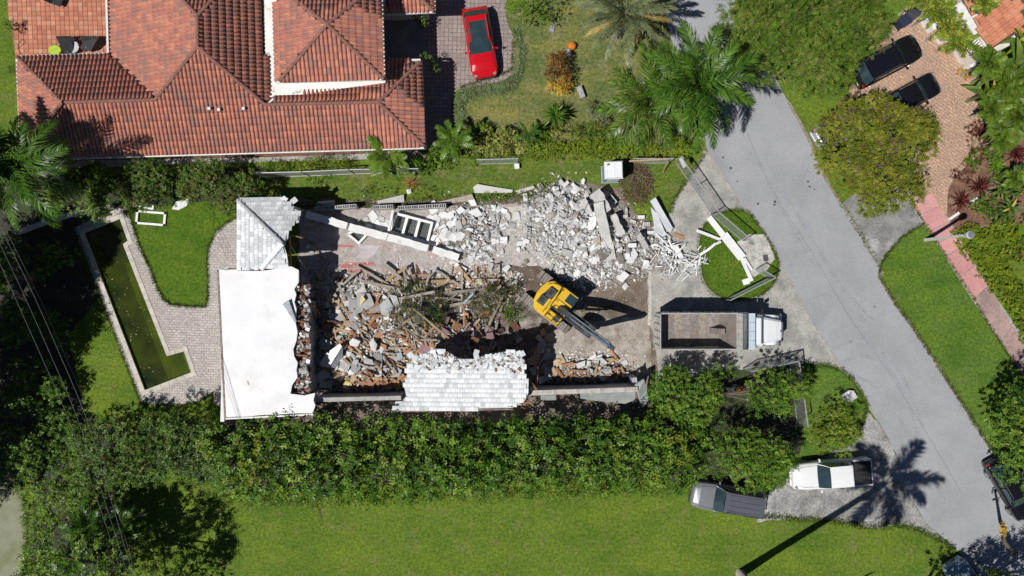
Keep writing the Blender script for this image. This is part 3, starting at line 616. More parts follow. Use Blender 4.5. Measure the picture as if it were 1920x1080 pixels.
slab('gable_panel', 'dark green grey pointed shard beside the end of the lavender wall', [(1190, 712, .6), (1200, 694, 1.2), (1206, 712, .5)], grn)
# ------------- corner of the house at the right top -------------
oh = thing('neighbour_house', 'house corner with bright orange tile roof and striped white awning', 'house', P(1880, 60))
orr = Roof((1830, 60, 3.2), 218, R(18), [(1806, 0), (1858, 93), (1990, 10), (1990, -130), (1850, -130), (1806, -20)])
om = [mat('orange tile %d' % i, c, tuple(q*.8 for q in c), sc=3, fine=.12, rnd=.1) for i, c in enumerate([(.58, .23, .13), (.62, .27, .155), (.52, .20, .115)])]
wpart('roof_slope', MB().poly3([q-orr.n*.03 for q in orr.poly], thick=.1), under, oh)
oms = [bar_mesh('roof_tile', .42, .42, m) for m in om]; random.seed(6)
for q, row in orr.grid(.42, .42):
    if inview(q): mpart('roof_tile', random.choice(oms), oh, orr.basis(), q)
cap_run(oh, ray_plane(1806, -4, orr.p0, orr.n)+Vector((0, 0, .05)), ray_plane(1858, 93, orr.p0, orr.n)+Vector((0, 0, .05)), mat('orange rim', (.5, .22, .14)), 'rim_tile', .1)
wpart('roof_pipe', MB().tube([ray_plane(1810, 40, orr.p0, orr.n)+Vector((0, 0, .15)), ray_plane(1855, 13, orr.p0, orr.n)+Vector((0, 0, .2))], .06, 6), white_t, oh)
wq = [P(x, y, 3.0).xy for x, y in ((1806, 20), (1856, 104), (2000, 30), (2000, -140), (1830, -140))]
wpart('wall', MB().prism(wq, 0, 3.0), cream, oh)
fas = MB(); a, b = P(1795, 8, 3.05), P(1832, 62, 3.05)
wpart('fascia', MB().box((a+b)/2, ((b-a).length, .5, .14), math.atan2(b.y-a.y, b.x-a.x)), white_t, oh)
aw = MB(); a0, a1, b0, b1 = P(1812, 90, 2.6), P(1836, 66, 2.9), P(1832, 113, 2.6), P(1857, 94, 2.9)
wpart('awning_bed', MB().poly3([v-Vector((0, 0, .07)) for v in (a0, a1, b1, b0)], thick=.02), mat('awning shade', (.13, .14, .17), (.1, .11, .13)), oh)
for i in range(7):
    s0, s1 = i/7+.02, i/7+.09
    q = [a0.lerp(b0, s0), a1.lerp(b1, s0), a1.lerp(b1, s1), a0.lerp(b0, s1)]; wpart('awning_slat', MB().poly3(q, thick=.03), white_t, oh)
dw = MB()
for a, b in (((1711, 8), (1745, 60)), ((1752, 66), (1776, 88))):
    a, b = P(*a), P(*b); d = b-a; c = (a+b)/2; dw.box((c.x, c.y, .4), (d.length, .5, .8), math.atan2(d.y, d.x))
tag(dw.build('planter_wall', stucco), 'low white planter wall along the tan paver drive', 'wall')
for x, y, lab in ((1800, 82, 'white planter block at the upper side of the entry walk'), (1825, 117, 'white planter block right below the striped awning')):
    q = P(x, y, .6); o = MB().box((0, 0, .3), (.75, .6, .6), .7, top=(.97, .97)).box((0, 0, .63), (.82, .66, .07), .7).build('planter_block', stucco, loc=(q.x, q.y, 0)); tag(o, lab, 'planter')
# =====================================================================
# demolition plot: floor slab, heaps, rubble, fallen walls, fences
# =====================================================================
MND = [(1085, 415, 62, 48, .95), (1130, 470, 60, 45, .8), (1040, 400, 40, 35, .5), (880, 430, 38, 38, .55), (1230, 480, 40, 30, .25),
       (660, 640, 62, 70, 1.1), (700, 700, 60, 40, .9), (780, 590, 62, 48, 1.5), (870, 645, 55, 45, 2.0), (700, 560, 70, 35, .5), (920, 560, 45, 40, .8), (1090, 700, 75, 22, .7), (985, 600, 30, 30, .45), (620, 545, 35, 30, .35)]
def gh(x, y):
    px, py = x*K+960, 540-y*K; z = 0
    for a, b, c, d, h in MND: z += h*math.exp(-((px-a)/c)**2-((py-b)/d)**2)
    return z
def S3(px, py, dz=0):          # picture point -> surface of the heaps
    q = P(px, py, 0)
    for _ in range(3): q = P(px, py, gh(q.x, q.y)+dz)
    return q
dirt = mat('site soil', (.165, .125, .095), (.24, .20, .165), rough=.95, sc=1.2, fine=.3, fsc=9, c3=(.10, .075, .055), sc3=.4, lo3=.5, hi3=.7, bump=.6, bsc=14)
dust = mat('concrete dust', (.40, .37, .33), (.29, .255, .22), rough=.95, sc=1.3, fine=.25, fsc=9, c3=(.20, .155, .12), sc3=.5, lo3=.52, hi3=.68, bump=.5, bsc=14)
SITE = rough([(560, 372), (900, 378), (1010, 350), (1100, 345), (1165, 355), (1190, 400), (1235, 420), (1240, 470), (1215, 530), (1212, 570), (1225, 640), (1235, 700), (1215, 780), (900, 795), (420, 800), (430, 770), (560, 700)], 16, 3)
tag(MB().sheet([P(*q).xy for q in SITE], .022).build('site_soil', dirt), kind='structure')
tag(MB().sheet([P(*q).xy for q in rough([(1010, 640), (1060, 605), (1130, 600), (1215, 590), (1222, 700), (1150, 716), (1010, 712)], 10, 2)], .027).build('dusty_patch', dust), kind='structure')
pinkf = mat('worn floor slab', (.42, .395, .375), (.33, .305, .285), rough=.9, sc=1.4, fine=.25, fsc=8, c3=(.40, .30, .275), sc3=.55, lo3=.5, hi3=.7, bump=.3)
fs_ = tag(MB().prism([P(*q).xy for q in rough([(560, 392), (930, 384), (1040, 378), (1050, 420), (1000, 470), (960, 520), (800, 545), (600, 560), (565, 560)], 14, 1.5)], .0, .05).build('floor_slab', pinkf), kind='structure')
redp = mat('red floor paint', (.36, .12, .115), (.40, .22, .20), sc=2, fine=.25, c3=(.45, .40, .36), sc3=1.1, lo3=.5, hi3=.66, stretch=(.6, 3, 1))
lavp = mat('pale floor paint', (.50, .47, .50), (.42, .38, .38), sc=2, fine=.2, stretch=(.6, 3, 1))
for q, m, z in (([(632, 497), (650, 492), (700, 491), (706, 499), (690, 503), (640, 503)], redp, .054), ([(640, 506), (705, 504), (690, 512), (648, 513)], redp, .054),
                ([(622, 458), (668, 456), (664, 464), (622, 463)], redp, .054), ([(668, 460), (712, 461), (705, 474), (690, 484), (668, 482), (680, 470)], lavp, .055)):
    tag(MB().sheet([P(*v).xy for v in rough(q, 6, 1)], z).build('floor_paint', m), kind='structure')
tag(MB().sheet([P(*v).xy for v in rough([(950, 388), (1036, 383), (1040, 408), (1000, 418), (960, 414)], 8, 2)], .056).build('chalky_floor_patch', mat('chalky floor', (.55, .51, .46), (.46, .42, .37), sc=1.5, fine=.12)), kind='structure')
ribbon('chalk_line', [(1221, 470), (1218, 520), (1219, 560), (1217, 610)], .22, .034, mat('white chalk', (.6, .58, .54), (.42, .39, .35), sc=4, fine=.3))
# heaps of crushed material under the loose pieces
def heap(name, x0, y0, x1, y1, m, seed, cut=.1, step=5):
    rng_ = np.random.default_rng(seed); xs = np.arange(x0, x1, step); ys = np.arange(y0, y1, step); V = []; F = []
    for j, y in enumerate(ys):
        for i, x in enumerate(xs):
            q = P(x, y); g = gh(q.x, q.y); V.append((q.x, q.y, g-cut+rng_.uniform(-.07, .07)*min(1, g*3)))
    n = len(xs)
    for j in range(len(ys)-1):
        for i in range(n-1):
            f = (j*n+i, (j+1)*n+i, (j+1)*n+i+1, j*n+i+1)
            if max(V[k_][2] for k_ in f) > 0: F.append(f)
    me = npmesh(name, V, F, m); o = link(name, me); return tag(o, kind='stuff')
heap('rubble_mound', 800, 300, 1330, 575, mat('crushed block', (.34, .32, .295), (.22, .20, .18), sc=2, fine=.3, fsc=7, c3=(.16, .13, .105), sc3=.6, lo3=.5, hi3=.68, bump=.6), 1)
heap('debris_mound', 540, 480, 1230, 770, mat('debris fines', (.20, .165, .135), (.11, .09, .075), sc=2.5, fine=.4, fsc=8, c3=(.34, .31, .28), sc3=1.1, lo3=.5, hi3=.65, bump=.7), 2)
# ---- small fragments nobody could count ----
def frags(name, polys, n, palette, weights, smin, smax, seed, flat=.5, long=1., inview_z=.0):
    r = np.random.default_rng(seed); V = []; F = []; MI = []
    cube = np.array([(-.5, -.5, -.5), (.5, -.5, -.5), (.5, .5, -.5), (-.5, .5, -.5), (-.4, -.45, .5), (.45, -.4, .5), (.4, .45, .5), (-.45, .4, .5)])
    fq = np.array([(4, 5, 6, 7), (0, 1, 5, 4), (1, 2, 6, 5), (2, 3, 7, 6), (3, 0, 4, 7)])
    wts = np.array(weights, float)/sum(weights); k = 0
    for _ in range(n):
        x0, y0, sx, sy = polys[r.integers(len(polys))]
        px, py = x0+r.normal()*sx, y0+r.normal()*sy
        if px < 568 or py > 742 or (py > 678 and 762 < px < 990): continue
        s_ = smin*(smax/smin)**(r.random()**2); d = np.array((s_*r.uniform(.7, 1.6*long), s_*r.uniform(.35, .9), s_*flat*r.uniform(.4, 1)))
        q = S3(px, py); e = np.array(Euler((r.normal()*.35, r.normal()*.35, r.uniform(0, 6.3))).to_matrix())
        V.append((cube*d)@e.T+np.array((q.x, q.y, q.z-.03+d[2]*.4))); F.append(fq+k*8); MI += [r.choice(len(palette), p=wts)]*5; k += 1
    me = npmesh(name, np.concatenate(V), np.concatenate(F), palette, MI); return tag(link(name, me), kind='stuff')
cw1 = mat('block white', (.76, .765, .77), (.66, .66, .655), sc=4, fine=.15, rnd=.15, bump=.2)
cw2 = mat('block grey', (.54, .54, .535), (.45, .445, .435), sc=4, fine=.2, rnd=.15, bump=.2)
cw3 = mat('block tan', (.40, .345, .285), (.32, .275, .23), sc=4, fine=.2, rnd=.15)
cw4 = mat('mortar dark', (.24, .215, .19), (.18, .155, .135), sc=4, fine=.2, rnd=.15)
wd1 = mat('orange timber', (.43, .22, .11), (.34, .17, .09), sc=3, fine=.25, rnd=.25, stretch=(1, 9, 9))
wd2 = mat('tan timber', (.46, .32, .19), (.36, .24, .14), sc=3, fine=.25, rnd=.2, stretch=(1, 9, 9))
wd3 = mat('dark timber', (.22, .11, .07), (.15, .08, .05), sc=3, fine=.25, rnd=.2, stretch=(1, 9, 9))
wd4 = mat('grey timber', (.38, .335, .29), (.29, .25, .21), sc=3, fine=.25, rnd=.2, stretch=(1, 9, 9))
gyp = mat('plasterboard', (.72, .71, .69), (.62, .61, .59), sc=3, fine=.12, rnd=.12)
gyg = mat('grey board', (.43, .43, .43), (.36, .36, .37), sc=3, fine=.15, rnd=.15)
tanb = mat('tan board', (.50, .385, .255), (.42, .31, .20), sc=3, fine=.15, rnd=.15)
yel = mat('yellow insulation', (.60, .50, .16), (.52, .40, .12), sc=6, fine=.25, rnd=.1)
purp = mat('plum sheet', (.26, .15, .16), (.20, .12, .13), sc=3, fine=.2, rnd=.15)
BL = [(1085, 410, 42, 30), (1040, 390, 28, 22), (1125, 460, 34, 32), (1000, 450, 40, 32), (1180, 470, 40, 26), (1060, 470, 50, 24), (1090, 520, 36, 12)]
BR = [(870, 420, 28, 26), (905, 445, 22, 26), (870, 478, 32, 10), (930, 420, 14, 20)]
frags('rubble_fragments', BL+BL+BR, 7500, [cw1, cw2, cw3, cw4], (5, 4, 2, 1), .05, .22, 31)
DB = [(660, 600, 46, 36), (640, 680, 34, 34), (700, 690, 40, 26), (740, 650, 32, 40), (690, 550, 60, 16), (800, 540, 70, 14), (860, 640, 34, 26), (830, 525, 60, 10), (930, 530, 24, 16)]
frags('debris_fragments', DB+[(600, 640, 16, 60), (610, 560, 20, 30)], 12000, [gyp, gyg, wd2, wd1, wd4, wd3, tanb, yel, cw1], (8, 5, 4, 1.6, 5, 1.6, 3, .4, 6), .05, .24, 32, .3, 2.4)
frags('scattered_chips', [(1085, 690, 50, 16), (1120, 660, 40, 14), (1060, 670, 30, 16), (1170, 640, 40, 40)], 2600, [cw1, gyp, wd1, wd2, cw3], (6, 5, 2, 2, 2), .04, .15, 33, .4, 1.4)
frags('dirt_clods', [(1000, 510, 50, 30), (1150, 560, 50, 40), (720, 480, 90, 40), (1195, 600, 20, 60), (900, 500, 120, 18)], 2200, [cw2, cw3, cw4, dirt], (2, 2, 2, 3), .03, .12, 34)
frags('heap_dust', BL+BR+[(1000, 430, 40, 30), (1060, 500, 60, 20)], 7000, [cw1, cw2, cw2, cw3], (4, 4, 3, 1), .02, .09, 37)
frags('floor_chips', [(700, 440, 70, 30), (820, 480, 80, 16), (980, 440, 40, 30), (640, 480, 40, 40), (960, 490, 60, 20)], 2600, [cw1, cw2, gyp, cw3, dirt], (4, 3, 2, 2, 2), .03, .16, 36)
tag(MB().sheet([P(*v).xy for v in rough([(945, 415), (1040, 405), (1060, 470), (1075, 510), (1010, 505), (950, 490)], 9, 4)], .058).build('pale_dust_patch', mat('pale dust', (.46, .44, .41), (.36, .335, .305), sc=2, fine=.3, fsc=7, c3=(.24, .20, .165), sc3=1, lo3=.55, hi3=.7)), kind='structure')
tag(MB().sheet([P(*v).xy for v in rough([(930, 500), (1010, 500), (1060, 530), (1010, 640), (940, 640), (900, 590)], 10, 3)], .062).build('dark_soil_patch', mat('dark brown soil', (.10, .072, .055), (.15, .115, .09), sc=1.6, fine=.35, bump=.6)), kind='structure')  # patch of darker brown soil left of the excavator
# ---- concrete blocks and lumps, each its own thing ----
def hollow(m, cells=3, l=.46, w_=.23, h=.22):
    mb = MB(); t = .035
    mb.box((0, w_/2-t/2, 0), (l, t, h)).box((0, -w_/2+t/2, 0), (l, t, h))
    for i in range(cells+1): mb.box((-l/2+t/2+i*(l-t)/cells, 0, 0), (t, w_-2*t, h-.004))
    mb.box((0, 0, -h/2+.03), (l-.01, w_-.01, .03)); return mb.mesh('concrete_block', m)
def lump(m, seed, sx=1, sy=.6, sz=.5, n=12):
    r = random.Random(seed); b = bmesh.new()
    for _ in range(n):
        v = Vector((r.uniform(-1, 1), r.uniform(-1, 1), r.uniform(-1, 1))); k_ = max(abs(v.x), abs(v.y), abs(v.z)); v = v/k_*r.uniform(.85, 1)
        b.verts.new((v.x*sx/2, v.y*sy/2, v.z*sz/2))
    bmesh.ops.convex_hull(b, input=b.verts); me = bpy.data.meshes.new('lump')
    for v in [v for v in b.verts if not v.link_faces]: b.verts.remove(v)
    b.to_mesh(me); b.free(); me.materials.append(m); return me
bm_ = [hollow(m, c) for m in (cw1, cw2) for c in (2, 3)]
sm_ = [MB().box((0, 0, 0), (.46, .23, .22)).mesh('solid_block', m) for m in (cw1, cw2)]
lm_ = [lump(m, i, random.uniform(.35, .7), random.uniform(.25, .45), random.uniform(.18, .3)) for i, m in enumerate((cw1, cw1, cw2, cw2, cw1, cw3, cw2, cw1))]
random.seed(77); placed = []
def free(px, py, d):
    for a, b in placed:
        if abs(a-px) < d and abs(b-py) < d: return False
    placed.append((px, py)); return True
LMK = [('the white metal piece', 1271, 473), ('the curved gutter', 1332, 466), ('the grass island', 1360, 500), ('the orange timber block', 1273, 443), ('the dump truck cab', 1430, 620), ('the longest fallen beam', 1133, 432), ('the portable toilet', 1143, 317), ('the three pane window', 772, 427), ('the yellow excavator', 1040, 565), ('the small square window', 670, 443), ('the pale metal sheets', 1240, 410), ('the flat roof edge', 556, 560), ('the folded white housing', 620, 668), ('the tiled roof piece', 870, 715), ('the uprooted palms', 782, 578), ('the lavender wall', 1100, 730), ('the grey wall stub', 670, 748), ('the red floor stripe', 670, 500), ('the longest bare branch', 808, 606), ('the dump truck bed', 1310, 620), ('the plum sheets', 885, 632), ('the chalky floor patch', 995, 400), ('the brush pile', 1193, 345), ('the profile tangle', 1262, 490), ('the flat roof corner', 590, 740), ('the orange planks', 735, 722), ('the blue pipe', 878, 560)]
TONE = {'block white': 'white', 'block grey': 'grey', 'block tan': 'tan', 'orange timber': 'orange', 'tan timber': 'tan', 'dark timber': 'dark brown', 'grey timber': 'weathered grey', 'plasterboard': 'white', 'grey board': 'grey', 'tan board': 'tan', 'plum sheet': 'plum', 'white painted stucco': 'bright white', 'mortar dark': 'dark grey', 'white window frame': 'white', 'white sheet metal': 'pale blue'}
KIND = {'concrete_block': 'block', 'concrete_lump': 'block lump', 'wall_plate': 'wall plate', 'plank': 'plank', 'board': 'board'}
USED = set()
def describe(px, py, nm, me, s_, o):
    kind = KIND.get(nm, nm.replace('_', ' ')); kind = 'hollow '+kind if me.name.startswith('concrete_block') else kind
    size = 'small' if s_ < .93 else 'large' if s_ > 1.08 else 'middling'; tilt = 'tilted' if abs(o.rotation_euler[0])+abs(o.rotation_euler[1]) > .45 else 'flat'
    for L_ in sorted(LMK, key=lambda q: (q[1]-px)**2+(q[2]-py)**2):
        dx, dy = px-L_[1], py-L_[2]; d = math.hypot(dx, dy); a = math.degrees(math.atan2(-dy, dx)) % 360
        w = ('right of', 'above and right of', 'above', 'above and left of', 'left of', 'below and left of', 'below', 'below and right of')[int((a+22.5)//45) % 8]
        t = f"{size} {tilt} {TONE.get(me.materials[0].name, '')} {kind} {'close' if d < 22 else 'just' if d < 45 else 'well' if d < 90 else 'far'} {w} {L_[0]}".replace('  ', ' ')
        if t not in USED and len(t.split()) <= 16: break
    USED.add(t); return t
def strew(n, areas, makers, group, label, cat, dz=.05, tilt=.4, mind=5, name=None, sc=(.55, 1.45), yaw=None):
    k_ = tries = 0
    while k_ < n and tries < n*40:
        tries += 1; x0, y0, sx, sy = random.choice(areas); px, py = random.gauss(x0, sx), random.gauss(y0, sy)
        if px < 572 or py > 744 or (py > 674 and 764 < px < 990) or (980 < px < 1160 and 520 < py < 655 and py < 560+(px-980)*.5): continue
        if not free(px, py, mind): continue
        nm, me = random.choice(makers); q = S3(px, py, dz); s_ = random.uniform(*sc)
        o = link(nm, me, None, q, (random.gauss(0, tilt), random.gauss(0, tilt), yaw() if yaw else random.uniform(0, 6.3)), s_)
        tag(o, describe(px, py, nm, me, s_, o), cat, group); k_ += 1
BMK = [('concrete_block', m) for m in bm_]+[('concrete_block', m) for m in sm_]*2+[('concrete_lump', m) for m in lm_]*2
strew(150, BL[:3], BMK, 'blocks in the big white rubble heap', 'broken white or grey concrete block piece in the heap around the long fallen beam', 'block', .12, .5, 4.5)
strew(60, BL[3:], BMK, 'blocks strewn round the big heap', 'concrete block piece strewn on the ground between the heap and excavator', 'block', .08, .35, 6)
strew(58, BR, BMK, 'blocks beside the fallen window wall', 'broken white block lump right of the fallen three pane window', 'block', .08, .3, 5)
for px, py, a, lab in ((1061, 345, .8, 'single white block on the grass at the top of the heap'), (1041, 355, .5, 'small white block lying alone on grass left of the heap top'), (1076, 349, -.9, 'upright white block on the grass beside the heap top'),
                       (1202, 407, .02, 'white block lying alone right of the heap near brown brush'), (1212, 420, .05, 'hollow grey block alone beside the pale metal sheets'), (1220, 436, 0, 'square white block below the pale metal sheets')):
    q = S3(px, py, .12); tag(link('concrete_block', sm_[0] if 'hollow' not in lab else bm_[1], None, q, (.05, .1, a)), lab, 'block', None)
tag(link('concrete_block', bm_[2], None, S3(1147, 374, .2), (.2, -.1, -.9), 1.7), 'large hollow block chunk lying right of the long beams', 'block')
# ---- flat plates of broken wall ----
def plate(rnd_, s_, th, n=6, asp=.7):
    a0 = rnd_.uniform(0, 6.3); return [(s_*.5*math.cos(a0+2*PI*i/n+rnd_.uniform(-.25, .25))*rnd_.uniform(.8, 1.1), s_*.5*asp*math.sin(a0+2*PI*i/n+rnd_.uniform(-.25, .25))*rnd_.uniform(.8, 1.1)) for i in range(n)]
rr = random.Random(9)
plates = [MB().prism(plate(rr, rr.uniform(.7, 1.2), .14, rr.choice((4, 5, 5, 6))), -.07, .07).mesh('wall_plate', m) for m in (cw1, stucco, cw1, stucco, cw2, cw1)]
strew(26, [(845, 405, 20, 10), (860, 430, 18, 14), (835, 450, 12, 14), (880, 400, 14, 8), (715, 415, 14, 8)], [('wall_plate', m) for m in plates], 'plates of the fallen white wall', 'flat white cracked plate of the fallen wall beside the window', 'slab', .06, .08, 9, sc=(.8, 1.3))
for pts, lab, m in (([(1098, 425), (1106, 408), (1116, 405), (1118, 420), (1114, 430), (1102, 432)], 'big bright white slab chunk left of the long fallen beam', cw1), ([(1178, 478), (1190, 466), (1196, 478), (1186, 494), (1174, 494)], 'white slab chunk between the beam foot and the pale metal tangle', cw1),
                    ([(1156, 522), (1170, 508), (1180, 516), (1166, 530)], 'bright white rectangular slab above the excavator shadow', stucco), ([(1054, 466), (1074, 471), (1071, 482), (1056, 478)], 'pale slab lying flat below the heap on brown soil', cw2),
                    ([(1112, 448), (1124, 440), (1126, 455), (1115, 465)], 'tan slab beside the middle of the long fallen beam', cw3), ([(1118, 462), (1130, 455), (1140, 480), (1130, 490), (1122, 480)], 'brown grey slab under the foot of the long beam', cw4), ([(1156, 477), (1166, 475), (1170, 492), (1160, 496)], 'upright brown grey slab right of the long beam foot', cw4)):
    z = .25; q = [S3(a, b, z) for a, b in pts]; c = sum(q, Vector())/len(q); o = MB().prism([(v-c).xy for v in q], -.1, .1).build('wall_slab', m, loc=(c.x, c.y, c.z), rot=(rr.uniform(-.12, .12), rr.uniform(-.12, .12), 0)); tag(o, lab, 'slab')
# ---- long fallen beams ----
def beam(name, label, a, b, w0, w1, h, m, cat='beam', bits=None, rag_=.05):
    a, b = Vector(a), Vector(b); d = b-a; t = thing(name, label, cat, (a.x, a.y, 0)); u = d.normalized(); sd = Vector((-u.y, u.x, 0)).normalized(); up = u.cross(sd)*-1
    if up.z < 0: up = -up
    n = 9; r = random.Random(int(a.x*10)); rings = []
    for i in range(n):
        s_ = i/(n-1); c = a.lerp(b, s_); w_ = (w0+(w1-w0)*s_)/2; j = [r.uniform(-rag_, rag_) for _ in range(4)]
        rings.append([c+sd*(w_+j[0])-up*h/2, c-sd*(w_+j[1])-up*h/2, c-sd*(w_+j[2])+up*(h/2), c+sd*(w_+j[3])+up*h/2])
    wpart('beam_body', MB().loft(rings), m, t, fix=True)
    for i, off in enumerate((-.25, .25)):
        wpart('rebar', MB().tube([b-u*.1+sd*off*w1, b+u*r.uniform(.15, .4)+sd*off*w1+up*r.uniform(-.1, .2)], .012, 4), mat('rusty rebar', (.2, .1, .06), (.13, .07, .05), sc=8), t)
    return t
bmm = mat('fallen beam concrete', (.60, .60, .58), (.50, .49, .47), sc=1.5, fine=.15, bump=.2, c3=(.36, .35, .33), sc3=1, lo3=.55, hi3=.7)
beam('fallen_beam', 'longest pale concrete beam lying down the middle of the rubble heap', P(1121, 379, 1.75), P(1145, 486, .75), .65, .75, .34, bmm)
beam('fallen_beam', 'grey concrete beam behind the top of the longest beam', P(1114, 360, 1.5), P(1140, 396, 1.3), .85, .55, .4, cw2)
beam('fallen_beam', 'short tapering beam right of the longest fallen beam', P(1149, 402, 1.15), P(1166, 440, .85), .36, .5, .3, bmm)
beam('fallen_beam', 'small leaning beam at the right edge of the rubble heap', P(1196, 438, 1.1), P(1212, 464, .5), .36, .36, .28, cw2)
beam('fallen_beam', 'narrow grey beam left of the longest beam in the heap', P(1092, 374, 1.2), P(1106, 400, 1.2), .5, .4, .3, cw2)
for i, (a, b, w0, lab) in enumerate((((576, 402, .75), (652, 424, .75), .5, 'leftmost length of the long white fallen wall'), ((656, 426, .8), (727, 445, .8), .52, 'second length of the white fallen wall, above the small window'),
                                 ((728, 445, .75), (803, 466, .7), .5, 'length of white fallen wall under the three pane window'), ((812, 468, .5), (860, 483, .4), .5, 'rightmost short length of the white fallen wall'))):
    beam('fallen_wall', lab, P(*a), P(*b), w0, w0, .6, stucco, 'wall', rag_=.035)
# ---- fallen windows ----
alu = mat('white window frame', (.80, .80, .79), (.72, .72, .71), sc=4, fine=.06, rough=.5)
gm, t_, b_, N, L = new_mat('dusty window glass')
tr = N('BsdfTransparent'); tr.inputs[0].default_value = (.74, .77, .78, 1); go = N('BsdfGlossy'); go.inputs['Roughness'].default_value = .08; fr = N('Fresnel'); mx = N('MixShader')
L(fr.outputs[0], mx.inputs[0]); L(tr.outputs[0], mx.inputs[1]); L(go.outputs[0], mx.inputs[2]); L(mx.outputs[0], t_.nodes['Material Output'].inputs[0]); GLASS = gm
def window(label, corners, n, bar=.12, glass=True, name='window_frame'):
    q = [Vector(c) for c in corners]; c0 = sum(q, Vector())/4; t = thing(name, label, 'window', (c0.x, c0.y, 0))
    nv = (q[1]-q[0]).cross(q[3]-q[0]).normalized(); nv = nv if nv.z > 0 else -nv
    def bar_(a, b, w_, nm): 
        d = b-a; M3 = Matrix((d.normalized(), nv.cross(d.normalized()), nv)).transposed(); wpart(nm, MB().box((a+b)/2, (d.length+w_, w_, .1), M3), alu, t)
    for i in range(4): bar_(q[i], q[(i+1) % 4], bar, 'frame_bar')
    for i in range(1, n): bar_(q[0].lerp(q[1], i/n), q[3].lerp(q[2], i/n), bar*1.1, 'mullion')
    if glass:
        for i in range(n):
            a, b, c, d = q[0].lerp(q[1], i/n), q[0].lerp(q[1], (i+1)/n), q[3].lerp(q[2], (i+1)/n), q[3].lerp(q[2], i/n); wpart('pane', MB().poly3([a, b, c, d], thick=.012), GLASS, t)
    return t
window('white three pane window frame lying in the fallen wall', [P(741, 400, .62), P(810, 418, .5), P(801, 454, .3), P(731, 434, .42)], 3, .17)
wj = MB().box((P(737, 396, 1.1)+P(729, 432, .9))/2, (.16, 1.45, .22), R(-12)); tag(wj.build('window_jamb', alu), 'upright white jamb board at the left of the three pane window', 'board')
window('small square white window lying on the bare floor', [P(652, 439, .35), P(668, 431, .3), P(687, 440, .25), P(673, 456, .25)], 1, .16)
window('empty white window frame lying on the pool lawn', [P(258, 396, .1), P(310, 400, .1), P(308, 422, .1), P(256, 418, .1)], 1, .15, False)
lf = MB(); a, b, c = P(248, 384, .1), P(287, 392, .12), P(288, 378, .3)
for u, v in ((a, b), (b, c)): lf.box((u+v)/2, ((v-u).length, .13, .1), (v-u).to_track_quat('X', 'Z').to_matrix())
tag(lf.build('frame_corner', alu), 'broken L shaped corner of a white frame near the shrubs', 'frame')
# ---- block wall stub with open cells ----
def cellrow(label, x0, y0, x1, y1, z, n):
    t = thing('block_wall', label, 'wall', P((x0+x1)/2, (y0+y1)/2)); ang = math.atan2(-(y1-y0), x1-x0); a, b = P(x0, y0, z), P(x1, y1, z); l = (b-a).length/n
    me = hollow(cw2, 3, l*.985, .26, .24)
    for i in range(n):
        q = a.lerp(b, (i+.5)/n); link('block', me, t, Vector((q.x, q.y, z-.12))-t.location, (0, 0, ang))
    c = (a+b)/2; wpart('wall_body', MB().box((c.x, c.y, (z-.24)/2), ((b-a).length, .25, z-.245), ang), cw3, t)
cellrow('low hollow block wall left of the small ruined gap', 590, 391, 668, 386, .95, 6); cellrow('short hollow block wall piece between two gaps', 699, 389, 737, 387, .9, 3); cellrow('long low hollow block wall above the three pane window', 746, 390, 836, 385, .9, 7)
slab('fallen_slab', 'grey concrete slab lying on the verge above the long block wall', [(812, 381, .25), (885, 364, .35), (890, 376, .2), (815, 385, .1)], cw3)
slab('fallen_slab', 'short grey slab lying on the verge left of the long slab', [(706, 377, .3), (757, 365, .35), (758, 379, .2), (710, 383, .1)], cw2)
slab('fallen_slab', 'white plaster slab standing by the west end of the block wall', [(594, 380, .7), (627, 378, .7), (628, 386, .4), (594, 387, .4)], stucco)
slab('fallen_sheet', 'long pale sheet lying on the grass north of the floor slab', [(887, 351, .3), (895, 345, .35), (930, 351, .25), (962, 356, .2), (960, 361, .15), (890, 362, .2)], mat('pale fibre sheet', (.58, .57, .54), (.5, .49, .46), sc=2, fine=.15))
slab('fallen_sheet', 'short pale strip on the grass right of the long pale sheet', [(966, 358, .2), (1000, 348, .3), (1003, 353, .2), (972, 363, .1)], mat('pale fibre sheet', (.5, .5, .5)))
# ---- planks, boards and sheets in the debris, each its own thing ----
pl = [('plank', MB().box((0, 0, 0), (l, w_, .045)).mesh('plank', m)) for l, w_, m in ((1.2, .14, wd1), (1.0, .1, wd2), (1.5, .1, wd4), (.8, .16, wd1), (1.3, .09, wd3), (.9, .12, wd2), (1.1, .18, wd1), (1.7, .08, wd4))]
bo = [('board', MB().prism(plate(rr, s_, .03, rr.choice((4, 4, 5))), -.015, .015).mesh('board', m)) for s_, m in ((.75, gyp), (.9, gyg), (.7, tanb), (.6, gyp), (.85, tanb), (.55, gyg), (.65, wd1), (.5, gyp))]
west = [(640, 600, 34, 34), (650, 670, 36, 30), (710, 640, 34, 36), (700, 700, 40, 22)]
strew(85, west, pl+[q for q in pl if q[1].materials[0] not in (wd1,)]*2, 'planks in the pile beside the flat roof', 'splintered plank in the debris pile right of the white flat roof', 'plank', .16, .2, 5, yaw=lambda: random.choice((.7, -.8, -.6, 2.2))+random.gauss(0, .5))
strew(80, west, bo, 'boards in the pile beside the flat roof', 'broken plaster or chip board in the pile right of the white flat roof', 'board', .16, .28, 6)
mid = [(820, 530, 60, 12), (870, 620, 34, 36), (930, 545, 20, 22), (780, 640, 26, 16), (840, 655, 24, 12)]
strew(70, mid, pl+[q for q in pl if q[1].materials[0] not in (wd1,)]*2, 'planks around the uprooted plants', 'splintered plank among the uprooted plants in the middle of the plot', 'plank', .18, .25, 5)
